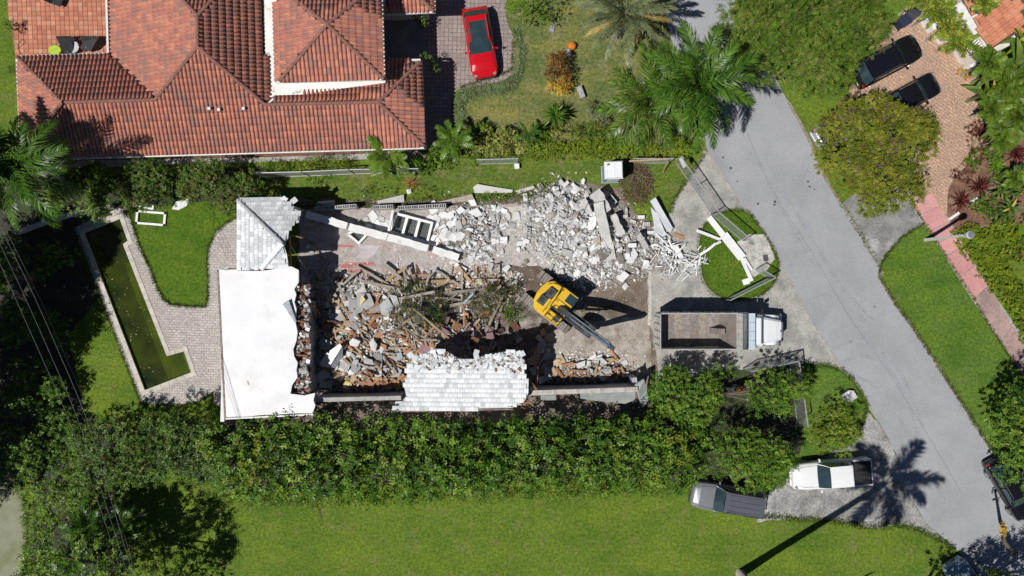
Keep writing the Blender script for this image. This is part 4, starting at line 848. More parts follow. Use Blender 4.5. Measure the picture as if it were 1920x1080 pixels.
strew(26, [(880, 630, 34, 26), (820, 640, 30, 18)], [('board', MB().prism(plate(rr, s_, .03, 4), -.015, .015).mesh('board', m)) for s_, m in ((1.1, purp), (.9, purp), (1.0, wd3), (.8, wd1))], 'plum sheets above the tiled roof piece', 'torn plum or brown sheet above the tiled roof piece', 'board', .2, .35, 8)
strew(34, [(740, 722, 26, 9), (700, 720, 24, 10), (770, 660, 8, 8)], pl[:1]+pl[3:4]+pl[6:7], 'orange planks above the grey wall stub', 'orange timber plank above the grey south wall stub', 'plank', .2, .15, 5, yaw=lambda: random.choice((-.8, -.8, .7, -.2))+random.gauss(0, .12))
strew(36, [(1085, 702, 36, 8), (1060, 690, 26, 10), (1130, 690, 26, 10)], pl[:2]+pl[3:4]+bo[:3], 'wood along the lavender wall', 'wood or board scrap lying along the inside of the lavender wall', 'plank', .14, .25, 7)
strew(24, [(1015, 690, 14, 26), (1000, 660, 18, 16)], bo+pl[:3], 'scraps in the shade of the roof piece', 'scrap lying in the shade right of the tiled roof piece', 'scrap', .1, .25, 8)
strew(30, [(600, 520, 16, 40), (585, 640, 6, 50)], bo[:4]+pl[:3], 'scraps in the shade of the flat roof', 'scrap lying in the dark shade right of the flat roof', 'scrap', .1, .25, 8)
strew(22, west+mid[:2], pl[1:3]+pl[4:6]+pl[7:], 'long boards across the debris', 'long board', 'plank', .3, .1, 10, sc=(1.5, 2.3))
strew(16, west, bo[:3]+bo[3:4], 'large sheets across the debris', 'large sheet', 'board', .26, .15, 12, sc=(1.4, 2.0))
def named(name, label, cat, pts, m, th=.03): 
    q = [S3(a, b, z) for a, b, z in pts]; c = sum(q, Vector())/len(q); c.z = 0; return tag(MB().poly3([v-c for v in q], thick=th).build(name, m, loc=c), label, cat)
tk = thing('water_tank', 'folded white sheet metal housing lying in the debris pile', 'housing', S3(620, 665)*1.0)
tk.location.z = 0
wpart('lid', MB().poly3([S3(a, b, z) for a, b, z in ((598, 684, .5), (611, 663, .75), (637, 644, .85), (641, 650, .8), (625, 676, .75), (616, 690, .55))], thick=.04), stucco, tk)
wpart('side', MB().poly3([S3(a, b, z) for a, b, z in ((616, 690, .5), (642, 652, .78), (643, 667, .4), (630, 690, .2), (622, 693, .25))], thick=.03), mat('grey sheet steel', (.36, .39, .42), (.28, .31, .34), sc=3, metal=.5, rough=.4), tk)
named('board', 'large grey brown board at the left edge of the debris pile', 'board', [(597, 642, .35), (604, 634, .4), (622, 640, .4), (619, 655, .4), (600, 656, .35)], gyg)
named('board', 'square orange brown board lying high in the left pile', 'board', [(602, 617, .5), (609, 606, .5), (622, 610, .55), (614, 620, .5)], wd1)
named('board', 'pale yellow sheet sticking up in the middle of the pile', 'board', [(674, 574, .3), (678, 552, .7), (685, 562, .6)], mat('yellow panel', (.62, .52, .26), (.55, .45, .22), sc=3))
named('board', 'white rounded sheet in the middle of the left pile', 'board', [(655, 640, .5), (662, 634, .55), (676, 640, .5), (670, 650, .45), (656, 648, .45)], gyp)
named('board', 'white rounded sheet above the uprooted branch end', 'board', [(692, 642, .5), (700, 636, .55), (707, 646, .5), (704, 660, .45), (696, 656, .45)], gyp)
named('insulation', 'yellow insulation wad at the foot of the left pile', 'insulation', [(642, 722, .25), (650, 714, .35), (660, 720, .3), (656, 729, .2), (645, 730, .2)], yel, .15)
named('insulation', 'yellow insulation wad beside the tiled roof piece', 'insulation', [(738, 722, .3), (748, 716, .4), (752, 728, .3), (744, 734, .2)], yel, .12)
named('board', 'white square tile board lying on the dusty floor by the wall', 'board', [(1164, 680, .05), (1174, 673, .05), (1178, 682, .05), (1169, 687, .05)], gyp, .05)
named('plank', 'long pinkish plank at the bottom of the red painted floor', 'plank', [(758, 515, .15), (802, 513, .2), (802, 519, .2), (760, 521, .15)], mat('pinkish timber', (.42, .24, .17), (.34, .19, .14), stretch=(1, 9, 9)), .06)
named('white_bar', 'white bar lying below the fallen window wall blocks', 'bar', [(850, 498, .25), (856, 493, .3), (876, 504, .25), (873, 510, .2)], stucco, .12)
lg = mat('bare branch wood', (.36, .28, .19), (.26, .20, .14), sc=4, fine=.25)
def log(label, a, b, r0, r1, nm='fallen_branch'):
    q0, q1 = S3(*a), S3(*b); c = (q0+q1)/2; c.z = 0; mid_ = (q0+q1)/2+Vector((.08, -.06, .05)); tag(MB().tube([q0-c, mid_-c, q1-c], [r0, (r0+r1)/2, r1], 7).build(nm, lg, loc=c, smooth=True), label, 'branch')
log('longest bare branch lying across the uprooted plants', (775, 578, .7), (842, 634, .55), .10, .07); log('pale branch lying left of the uprooted plants', (747, 590, .4), (770, 640, .4), .06, .04)
log('thin bare branch upright in the uprooted foliage', (788, 580, .8), (790, 548, .7), .05, .04); log('bare branch in the gap right of the uprooted foliage', (822, 570, .5), (858, 550, .6), .07, .05)
log('short branch stub at the lower edge of uprooted foliage', (762, 615, .4), (782, 632, .4), .08, .06); log('thin forked twig over the dark gap', (898, 602, .5), (935, 628, .5), .03, .02)
pipe = mat('blue grey pipe', (.38, .45, .54), (.3, .36, .44), sc=4)
q0, q1 = S3(870, 568, .5), S3(888, 550, .7); c = (q0+q1)/2; tag(MB().tube([q0-c, q1-c], .09, 8).build('pipe', pipe, loc=c), 'pale blue pipe in the dark gap between plants', 'pipe')
rbm = mat('bent rebar', (.16, .10, .075), (.24, .2, .17), sc=9)
for i in range(26):
    c0 = random.choice(((1085, 410, 40, 30), (1130, 460, 30, 30), (880, 430, 30, 25), (680, 620, 50, 50), (860, 600, 50, 40), (1090, 690, 40, 10))); px, py = random.gauss(c0[0], c0[2]), random.gauss(c0[1], c0[3])
    if px < 575 or (py > 650 and 764 < px < 990): continue
    q = S3(px, py, .25); a = random.uniform(0, 6.3); l = random.uniform(.6, 1.6); pts = [Vector((math.cos(a+j*.25*random.uniform(-1, 1))*l*(j/4-.5), math.sin(a+j*.25*random.uniform(-1, 1))*l*(j/4-.5), random.uniform(-.05, .35))) for j in range(5)]
    o = MB().tube(pts, .016, 5).build('bent_rebar', rbm, loc=q); tag(o, describe(px, py, 'bent_rebar', o.data, 1.3*l/1.1, o), 'rebar', 'bent steel bars in the rubble')
# ---- pale metal sheets and the tangle of white profiles ----
steel = mat('white sheet metal', (.66, .69, .72), (.56, .60, .64), sc=2, fine=.08, rough=.45, metal=.15)
named('metal_sheet', 'long pale metal sheet leaning beside the concrete drive', 'sheet', [(1219, 377, .75), (1229, 370, .8), (1262, 428, .5), (1256, 436, .45), (1250, 433, .5)], steel)
named('metal_sheet', 'crumpled pale metal sheet left of the long one', 'sheet', [(1220, 388, .55), (1232, 400, .5), (1246, 432, .35), (1250, 440, .3), (1240, 446, .25), (1228, 446, .3), (1226, 420, .4)], steel)
named('metal_sheet', 'white rectangular metal piece above the profile tangle', 'sheet', [(1260, 462, .4), (1271, 460, .45), (1282, 482, .4), (1275, 487, .35)], stucco, .08)
named('brick_block', 'orange brown timber block by the foot of metal sheets', 'block', [(1262, 440, .12), (1265, 436, .12), (1283, 443, .12), (1281, 449, .12)], wd1, .12)
random.seed(51); prof = [MB().box((0, 0, 0), (l, w_, .04)).mesh('profile', m) for l, w_, m in ((1.4, .07, alu), (1.0, .09, steel), (1.8, .06, alu), (.7, .12, alu), (1.2, .05, steel))]
for i in range(110):
    c0 = random.choice(((1250, 478, 12, 16), (1262, 505, 16, 14), (1290, 495, 16, 10), (1300, 488, 14, 10), (1245, 460, 8, 8))); px, py = random.gauss(c0[0], c0[1]*0+c0[2]), random.gauss(c0[1], c0[3])
    ang = random.choice((.2, -.3, 1.0, -1.1, .9))+random.gauss(0, .35)
    me = random.choice(prof); sc_ = random.uniform(.45, 1.0); o = link('metal_profile', me, None, S3(px, py, random.uniform(.08, .5)), (random.gauss(0, .3), random.gauss(0, .14), ang), sc_); tag(o, describe(px, py, 'metal_profile', me, sc_+.26, o), 'profile', 'white profiles in the tangle')
def strip(name, label, pts, w_, m, th=.05, cat='strip'):
    q = [P(*p) for p in pts]; c = sum(q, Vector())/len(q); c.z = 0; mb = MB()
    rings = []
    for i, v in enumerate(q):
        d = (q[min(i+1, len(q)-1)]-q[max(i-1, 0)]).normalized(); s_ = Vector((-d.y, d.x, 0)).normalized()*w_/2; v = v-c
        rings.append([v+s_-Vector((0, 0, th)), v-s_-Vector((0, 0, th)), v-s_, v+s_])
    return tag(mb.loft(rings).build(name, m, loc=c, fix=True), label, cat)
strip('gutter_length', 'curved white gutter length arching from tangle to the fence', [(1312, 478, .35), (1328, 468, .5), (1340, 458, .6), (1352, 453, .5)], .17, alu)
strip('gutter_length', 'straight white channel lying across the grass island top', [(1306, 432, .5), (1330, 441, .35), (1352, 450, .2)], .2, alu)
strip('white_plank', 'upper pair of long white boards at the fence foot', [(1329, 407, .2), (1357, 442, .2)], .42, stucco, cat='board')
strip('white_plank', 'broad white board in the middle of the fence line', [(1357, 440, .35), (1392, 484, .3)], .62, stucco, cat='board')
strip('white_plank', 'lower narrow white board ending at the fence corner', [(1390, 483, .2), (1410, 527, .15)], .26, stucco, cat='board')
strip('white_plank', 'second narrow white board beside the lower one', [(1396, 484, .25), (1410, 506, .2)], .16, stucco, cat='board')
strip('white_plank', 'small white square board inside the fence corner', [(1393, 530, .12), (1405, 526, .12)], .4, stucco, cat='board')
# drain cover in the path
tag(MB().box((0, 0, .05), (.32, .45, .05), .15).box((0, 0, .08), (.26, .38, .02), .15).build('drain_cover', mat('dark cover', (.08, .085, .10)), loc=P(1435, 484)), 'small dark drain cover in the cracked path', 'cover')
# ---- chain link fences ----
galv = mat('galvanised steel', (.60, .61, .62), (.5, .51, .52), metal=.6, rough=.45, sc=6); mesh_m = mat('chain link wire', (.48, .52, .50), (.4, .44, .42), metal=.5, rough=.5)
def fence(label, pts, h=1.85, posts=2.6, wire=.10, scr=None, lean=(0, 0)):
    q = [P(*p) for p in pts]; t = thing('chain_link_fence', label, 'fence', q[0]); up = Vector((lean[0], lean[1], h))
    for a, b in zip(q, q[1:]):
        d = b-a; n = max(1, round(d.length/posts)); u = d.normalized()
        for i in range(n+1):
            c = a.lerp(b, i/n); wpart('post', MB().tube([c, c+up*1.03], .04, 6), galv, t)
        for z, r in ((1, .042), (.03, .034)): wpart('rail', MB().tube([a+up*z, b+up*z], r, 6), galv, t)
        mb = MB(); k_ = int((d.length+h)/wire)
        for sgn in (1, -1):
            for i in range(k_):
                s0 = i*wire-(h if sgn > 0 else 0); e0, e1 = s0, s0+h*sgn
                if sgn < 0: e0, e1 = s0, s0-h
                def clip(x0, x1):
                    f0, f1 = 0., 1.
                    lo_, hi_ = min(x0, x1), max(x0, x1)
                    if hi_ <= 0 or lo_ >= d.length: return None
                    def par(x): return (x-x0)/(x1-x0)
                    f = sorted((par(0), par(d.length))); return max(0, f[0]), min(1, f[1])
                cl = clip(e0, e1)
                if not cl or cl[1]-cl[0] < .02: continue
                p0 = a+u*(e0+(e1-e0)*cl[0])+up*cl[0]; p1 = a+u*(e0+(e1-e0)*cl[1])+up*cl[1]; mb.tube([p0, p1], .0028, 3, cap=False)
        wpart('mesh_panel', mb, mesh_m, t)
    return t
fence('chain link fence beside the road along the top of the drive', [(1266, 303), (1334, 402), (1392, 452)])
fence('chain link fence round the corner of the grass island', [(1415, 506), (1440, 521), (1358, 562)], 1.6)
fence('chain link fence behind the clipped hedges under the tiled roof', [(492, 332), (580, 330), (665, 326), (790, 324)])
fence('short chain link fence left of the white toilet cabin', [(897, 308), (970, 306)])
fence('short fence right of the white toilet cabin', [(1180, 306), (1252, 306)])
fence('chain link gate corner by the dump truck', [(1392, 691), (1478, 672), (1494, 790)], 2.0)
sg = thing('sign_board', 'white blank board tied to the top of the roadside fence', 'sign', P(1281, 304, 1.7))
wpart('board', MB().box(P(1281, 304, 1.75), (.42, .72, .03), Euler((.25, .5, .62)).to_matrix()), alu, sg)
for s_ in (-1, 1): wpart('tie', MB().box(P(1277+s_*3, 304+s_*5, 1.72), (.06, .06, .12)), galv, sg)
strip('timber_rail', 'orange timber rail on the fence right of the toilet cabin', [(1180, 302, 1.85), (1254, 298, 1.85)], .1, wd2, .1, 'rail')
strip('timber_prop', 'leaning timber prop at the end of the short fence', [(1252, 300, 1.7), (1243, 324, .05)], .08, wd2, .08, 'prop')
# ---- portable toilet ----
pt = thing('portable_toilet', 'white and blue portable toilet cabin on the grass', 'toilet', P(1143, 328), R(2)); tw = mat('toilet white', (.80, .82, .84), (.72, .74, .77), sc=2, fine=.05, rough=.5); tb = mat('toilet blue grey', (.30, .38, .46), (.24, .31, .39), sc=2, fine=.06, rough=.5)
MB().box((0, 0, .08), (1.2, 1.2, .16)).build('base', tb, pt); MB().box((0, 0, 1.1), (1.1, 1.1, 1.9)).build('cabin', tb, pt); MB().box((0, 0, 2.08), (1.26, 1.2, .1)).box((0, 0, 2.2), (1.24, 1.18, .16), top=(.9, .9)).build('roof', tw, pt)
MB().box((.05, -.565, 1.05), (.75, .03, 1.75)).build('door', tw, pt); MB().tube([(-.4, .35, 2.2), (-.4, .35, 2.42)], .06, 8).build('vent_pipe', mat('vent dark', (.12, .12, .13)), pt)
for x in (-.5, 0, .5): MB().box((x, 0, 2.29), (.05, 1.0, .03)).build('roof_rib', tw, pt)
tag(MB().box((0, 0, .15), (.3, .32, .3), top=(.85, .85)).box((0, 0, .32), (.33, .35, .04)).build('bucket', tw, loc=P(969, 313), rot=(0, 0, .1)), 'small white box on the grass right of the short fence', 'box')
tag(MB().box((0, 0, .15), (.26, .26, .28), top=(.8, .8)).box((0, 0, .3), (.3, .3, .04)).build('bucket', tw, loc=P(768, 360), rot=(0, 0, .3)), 'small white bucket beside the dead orange palm leaves', 'bucket')
# =====================================================================
# vehicles and street furniture
# =====================================================================
def paint(name, c, rough=.28, coat=.8, metal=0.): return mat(name, c, tuple(q*.94 for q in c), sc=.8, fine=.03, rough=rough, coat=coat, metal=metal)
tint = mat('dark car glass', (.022, .042, .05), (.035, .06, .07), rough=.06, sc=1, fine=.02, spec=.8); rub = mat('tyre rubber', (.02, .02, .021), (.03, .03, .03), rough=.85, sc=8)
rimm = mat('alloy rim', (.5, .5, .52), (.42, .42, .44), metal=.8, rough=.35); blk = mat('black trim', (.018, .018, .02), (.028, .028, .03), rough=.5, sc=5); headl = mat('headlight glass', (.30, .32, .34), (.2, .22, .25), rough=.12); taill = mat('tail light red', (.42, .012, .015), (.3, .01, .012), rough=.2)
chrome = mat('bright trim', (.72, .72, .74), (.6, .6, .62), metal=.9, rough=.2)
def patch(mb, p00, p10, p11, p01, bulge=.0, n=6, m=0, cy=0.):
    """curved panel: u along p00->p10, v along p00->p01, bulged outward"""
    p00, p10, p11, p01 = map(Vector, (p00, p10, p11, p01)); nv = (p10-p00).cross(p01-p00).normalized(); vs = []; fs = []
    for j in range(n+1):
        for i in range(n+1):
            u, v = i/n, j/n; q = p00.lerp(p10, u).lerp(p01.lerp(p11, u), v); vs.append(q+nv*bulge*4*u*(1-u)*(1 if not cy else 1)+nv*cy*4*v*(1-v))
    for j in range(n):
        for i in range(n): a = j*(n+1)+i; fs.append((a, a+1, a+n+2, a+n+1))
    return mb.add(vs, fs, m)
def wheel(parent, x, y, r, w_, side):
    o = MB(); rings = []
    for yy, rr_ in ((-w_/2, r*.9), (-w_/2+.03, r), (w_/2-.03, r), (w_/2, r*.9)): rings.append([(r_ [0], yy, r_[1]) for r_ in [(rr_*math.cos(2*PI*k_/18), rr_*math.sin(2*PI*k_/18)) for k_ in range(18)]])
    w0 = o.loft(rings).build('wheel', rub, parent, loc=(x, y, r), fix=True, smooth=False)
    d = MB(); d.tube([(0, side*(w_/2-.02), 0), (0, side*(w_/2+.008), 0)], r*.62, 12)
    for k_ in range(5): d.box((r*.32*math.cos(k_*1.257), side*(w_/2+.012), r*.32*math.sin(k_*1.257)), (r*.5, .02, .05), Matrix.Rotation(-k_*1.257, 3, 'Y'))
    d.build('rim', rimm, w0)
def car(name, label, at, head, pm, L=4.7, W=1.85, H=1.5, zb=.92, xc=.22, x0=.08, x1=-.33, xd=-.44, zh=.98, zf=.78, zd=1.0, roofm=None, sun=None, pick=False, rails=None, tail=True, wr=.33, cat='car', grooves=0, nose=.72, tum=.76, ridge=0):
    t = thing(name, label, cat, (at.x, at.y, .012), R(head)); h = L/2; hw_ = W/2
    X = lambda f: f*L
    st = [(-.5, .80, .62, .70), (-.488, .90, .80, zd*.93), (-.46, .965, zb, zd), (-.40, .99, zb, zd), (-.25, 1, zb, zd), (0, 1, zb, zh), (xc, 1, zb, zh), (.32, .99, zb*.985, zh*.985), (.40, .965, zb*.94, (zh+zf)/2+.03), (.455, .90, zb*.86, zf+.03), (.485, nose+.10, zf*.9, zf-.04), (.5, nose, zf*.72, zf-.16)]
    if pick: st = [(-.5, .97, .95, 1.0), (-.49, .985, zb, zd), (-.40, .99, zb, zd), (-.25, 1, zb, zd)]+st[5:]
    xs = [s_[0] for s_ in st]; fine_x = sorted(set(list(np.linspace(-.5, .5, 36))+xs)); body = MB(); rings = []
    for f in fine_x:
        w_ = np.interp(f, xs, [s_[1] for s_ in st])*hw_; zs = np.interp(f, xs, [s_[2] for s_ in st]); zt = np.interp(f, xs, [s_[3] for s_ in st])
        arch = max((max(0, 1-((f-a)*L/(wr*1.35))**2))**.5 for a in (-.31, .315))*wr*1.25; zl = .22+max(0, arch)*.9
        half = [(w_*.93, zl), (w_, max(.48, zl+.03)), (w_*.985, max(zs*.82, zl+.06)), (w_*.95, zs), (w_*.86, zt-.01), (w_*.5, zt+.025), (0, zt+.035)]
        rings.append([Vector((X(f), y, z)) for y, z in half]+[Vector((X(f), -y, z)) for y, z in half[-2::-1]])
    body.loft(rings); bo_ = body.build('body', pm, t, fix=True, smooth=True)
    zr = H; wb, wt = hw_*.90, hw_*tum; g = MB()
    xr = xd if not pick else x1-.03
    A = [(X(xc), wb*.96, zh), (X(xc), -wb*.96, zh)]; B = [(X(x0), wt, zr-.03), (X(x0), -wt, zr-.03)]; D = [(X(x1), wt, zr-.02), (X(x1), -wt, zr-.02)]; E = [(X(xr), wb*.93, zd), (X(xr), -wb*.93, zd)]
    mb = MB(); patch(mb, A[1], A[0], B[0], B[1], .07); mb.build('windshield', tint, t, smooth=True)
    mb = MB(); patch(mb, B[1], B[0], D[0], D[1], .05, 8, 0, .02); rf_ = mb.build('roof', roofm or pm, t, smooth=True)
    mb = MB(); patch(mb, D[1], D[0], E[0], E[1], .05); mb.build('rear_window', tint, t, smooth=True)
    for s_ in (0, 1):
        sg_ = 1 if s_ == 0 else -1; a, b, d, e = [Vector(v[s_]) for v in (A, B, D, E)]; up = Vector((0, sg_*.012, 0))
        q = [a, b, d, e]; c = sum(q, Vector())/4; q = [v.lerp(c, .10)+up for v in q]
        mb = MB(); patch(mb, e, a, b, d, .03*sg_, 4); mb.build('door_frame', pm, t, smooth=True)
        for f0, f1 in ((.03, .46), (.50, .97)):
            mb = MB(); patch(mb, q[3].lerp(q[0], f0)+Vector((0, sg_*.03, 0)), q[3].lerp(q[0], f1)+Vector((0, sg_*.03, 0)), q[2].lerp(q[1], f1)+Vector((0, sg_*.03, 0)), q[2].lerp(q[1], f0)+Vector((0, sg_*.03, 0)), .012*sg_, 3); mb.build('side_window', tint, t, smooth=True)
        for p_, r_ in ((a, b), (e, d)): MB().tube([p_, (p_+r_)/2+Vector((0, sg_*.015, .02)), r_], .035, 6).build('pillar', pm, t, smooth=True)
        mr = MB().box((X(xc)-.18, sg_*(hw_+.12), zb+.06), (.12, .24, .15), rz(-.2*sg_), top=(.8, .85)); mr.build('mirror', pm, t, bevel=.02)
        hl = MB(); hl.box((X(.462), sg_*hw_*.70, zf-.005), (.26, .24, .07), rz(-.5*sg_), top=(.7, .8)); hl.build('headlight', headl, t, bevel=.015)
        if tail: MB().box((X(-.488), sg_*hw_*.78, (zd*.86)), (.10, .26, .16), rz(.3*sg_), top=(.8, .9)).build('tail_light', taill, t, bevel=.012)
        if rails: MB().tube([(X(x0)-.15, sg_*wt*.93, zr+.03), (X(x1)+.1, sg_*wt*.93, zr+.035)], .022, 6).build('roof_rail', rails, t)
        for fx in (.315, -.31): wheel(t, X(fx), sg_*(hw_-.12), wr, .22, sg_)
    MB().box((X(.492), 0, zf*.66), (.06, W*.5, .16)).build('grille', blk, t, bevel=.01)
    MB().box((X(.505), 0, .42), (.08, W*.72, .16)).build('front_bumper', pm if not rails else blk, t, bevel=.02)
    MB().box((X(-.50), 0, .48), (.10, W*.84, .2)).build('rear_bumper', pm, t, bevel=.02)
    for s_ in (-1, 1): MB().tube([(X(xc)+.03, s_*wb*.15, zh+.035), (X(xc)-.06, s_*wb*.7, zh+.05)], .012, 4).build('wiper', blk, t)
    # hood shut lines
    for s_ in (-1, 1): MB().tube([(X(xc)+.02, s_*hw_*.78, zh+.012), (X(.38), s_*hw_*.72, (zh+zf)/2+.062), (X(.45), s_*hw_*.6, zf+.05)], .008, 4).build('hood_seam', blk, t)
    if sun:
        u0, u1 = sun; q = [(X(u0), wt*.78, zr+.028), (X(u0), -wt*.78, zr+.028), (X(u1), -wt*.78, zr+.034), (X(u1), wt*.78, zr+.034)]; mb = MB(); patch(mb, q[1], q[0], q[3], q[2], .026); mb.build('sunroof', tint, rf_, smooth=True)
    for i in range(grooves):
        y = (-.75+1.5*i/(grooves-1))*wt; MB().box((X((x0+x1)/2), y, zr+.012+.05*(1-(y/wt)**2)), (X(x0-x1)*.8, .02, .012)).build('roof_rib', roofm or pm, rf_)
    if pick:
        bl_ = MB(); b0, b1 = X(x1-.055), -h+.06
        bl_.box(((b0+b1)/2, 0, zd+.055), (b0-b1, W*.82, .04)); bl_.build('bed_cover', blk, t)
        for i in range(3): MB().box((b0+(b1-b0)*(i+1)/4, 0, zd+.08), (.02, W*.78, .012)).build('cover_seam', rub, t)
        for s_ in (-1, 1): MB().box(((b0+b1)/2, s_*hw_*.91, zd+.04), (b0-b1+.05, .13, .1), top=(1, .8)).build('bed_rail', pm, t)
        MB().box((-h+.03, 0, zd+.03), (.07, W*.82, .12)).build('tailgate', pm, t); MB().box((X(x1)-.03, 0, (zr+zd)/2), (.06, wt*1.9, zr-zd-.06)).build('cab_back', pm, t)
    return t
red = paint('red car paint', (.56, .006, .012), .22); black = paint('black car paint', (.008, .008, .011), .18); whitep = paint('white car paint', (.80, .81, .82), .3); greyp = paint('grey car paint', (.27, .285, .31), .26, metal=.35); groof = paint('dark car roof', (.10, .108, .128), .3); silverp = paint('silver car paint', (.42, .45, .47), .3, metal=.5); bluep = paint('slate blue car paint', (.26, .33, .42), .28, metal=.3)
rt = car('red_car', 'bright red car with black glass roof on the brick drive', P(900, 80, .7), -80.5, red, 4.85, 1.92, 1.46, .92, .17, .02, -.34, -.44, 1.0, .74, 1.05, sun=(.03, -.26), rails=chrome)
car('black_suv', 'larger black car partly under the tree on the tan drive', P(1664, 114, .8), 28, black, 4.95, 1.98, 1.75, 1.02, .20, .07, -.40, -.475, 1.08, .92, 1.15, rails=chrome, wr=.38, nose=.62)
car('black_compact', 'small rounded black car beside the olive green tree', P(1712, 177, .7), 28, black, 3.85, 1.75, 1.42, .92, .16, .03, -.32, -.46, .98, .8, 1.0, nose=.55)
car('silver_car', 'silver car almost hidden under the olive green tree', P(1584, 234, .6), 30, silverp, 4.7, 1.82, 1.45)
car('white_pickup', 'white pickup truck with black bed cover on the gravel drive', P(1559, 889, .9), -175.2, whitep, 5.4, 1.92, 1.82, 1.06, .19, .08, -.20, -.22, 1.12, .98, 1.14, pick=True, wr=.4, nose=.8, cat='pickup')
car('grey_suv', 'grey car with long dark roof half under the hedge', P(1366, 937, .9), 170.6, greyp, 5.1, 1.95, 1.8, 1.04, .20, .10, -.43, -.48, 1.1, .96, 1.2, wr=.39, nose=.74, tum=.74, grooves=4, roofm=groof, rails=chrome)
car('black_sedan', 'black car parked under the tree at the right edge', P(1898, 915, .7), -59.5, black, 4.75, 1.85, 1.48, rails=chrome)
car('blue_car', 'slate blue car cut off by the bottom edge', P(1820, 1108, .7), 121.8, bluep, 4.7, 1.84, 1.48)
# ---------------- dump truck ----------------
dt = thing('dump_truck', 'white dump truck with empty open steel bed', 'truck', (14.0, -2.9, .02))
st_g = mat('worn bed steel', (.28, .255, .235), (.20, .18, .165), rough=.6, sc=1.6, fine=.2, metal=.25, c3=(.30, .22, .155), sc3=.9, lo3=.5, hi3=.7, stretch=(1, 1, 1)); st_o = mat('bed outside paint', (.40, .39, .375), (.31, .30, .29), sc=2, fine=.15, rough=.55)
twh = paint('truck white', (.80, .84, .87), .3); tbl = mat('truck blue panel', (.50, .60, .68), (.44, .54, .62), sc=2, fine=.05, rough=.4); tsh = mat('tarp grey', (.14, .16, .165), (.1, .115, .12), sc=3, fine=.15)
def dp(n, mb, m, **k): return mb.build(n, m, dt, **k)
z0, z1 = 1.15, 2.95; xr_, xf_ = -4.0, 1.05
dp('bed_floor', MB().box(((xr_+xf_)/2-.3, 0, z0+.05), (xf_-xr_-.6, 2.3, .1)), st_g)
for i in range(7): dp('floor_plate', MB().box((xr_+.35+i*.56, 0, z0+.108), (.53, 2.2, .02+.006*(i % 2))), mat('bed plate %d' % (i % 3), [(.30, .27, .25), (.25, .225, .21), (.33, .29, .255)][i % 3], [(.23, .205, .19), (.19, .17, .16), (.25, .215, .18)][i % 3], sc=2.5, fine=.25, fsc=6, metal=.2, rough=.65, c3=(.24, .19, .15), sc3=1.2, lo3=.55, hi3=.7))
for s_ in (-1, 1):
    w0 = dp('bed_side', MB().box(((xr_+xf_)/2, s_*1.2, (z0+z1)/2), (xf_-xr_, .07, z1-z0)), st_o)
    MB().box(((xr_+xf_)/2, s_*1.2, z1+.03), (xf_-xr_+.05, .09, .07)).build('top_rail', st_o, w0)
    for i in range(7): MB().box((xr_+.4+i*.72, s_*1.265, (z0+z1)/2), (.1, .07, z1-z0-.05)).build('side_post', st_o, w0)
tg = dp('tailgate', MB().box((xr_-.06, 0, (z0+z1)/2-.1), (.08, 2.36, z1-z0-.1)), st_o)
for z in (1.3, 1.9, 2.5): MB().box((xr_-.13, 0, z), (.08, 2.3, .1)).build('tailgate_rib', st_o, tg)
for y in (-.95, -.5, 0, .5, .95): MB().box((xr_-.14, y, 1.9), (.07, .08, 1.3)).build('tailgate_post', st_o, tg)
dp('bed_front', MB().poly3([(xf_-.75, -1.16, z0+.1), (xf_-.75, 1.16, z0+.1), (xf_-.05, 1.16, z1), (xf_-.05, -1.16, z1)], thick=.06), st_g)
dp('hoist_housing', MB().box((xf_-.85, -.05, z0+.6), (1.2, .42, 1.0), top=(.35, .9)), st_g)
cg = dp('cab_guard', MB().box((xf_+.12, 0, z1+.02), (.42, 2.42, .07)), st_o)
for y in (-1, -.6, -.2, .2, .6, 1): MB().box((xf_+.12, y, z1+.07), (.4, .05, .05)).build('guard_rib', st_o, cg)
dp('tarp_roll', MB().tube([(xf_+.5, -1.2, z1+.08), (xf_+.5, 1.2, z1+.08)], .14, 10), tsh, smooth=True); dp('tarp_housing', MB().box((xf_+.5, 0, z1-.04), (.42, 2.45, .12)), tsh)
for i in range(4): dp('cab_shield_panel', MB().box((xf_+.94, -.915+i*.61, z1+.06), (.42, .59, .06)), tbl)
cbx = xf_+.75
dp('cab', MB().box((cbx+.45, 0, 1.6), (1.35, 2.1, 1.6)).box((cbx+.4, 0, 2.55), (1.2, 2.0, .35), top=(.9, .9)), twh, bevel=.05)
dp('windshield', MB().poly3([(cbx+1.14, -.92, 1.95), (cbx+1.14, .92, 1.95), (cbx+.98, .86, 2.62), (cbx+.98, -.86, 2.62)], thick=.03), tint)
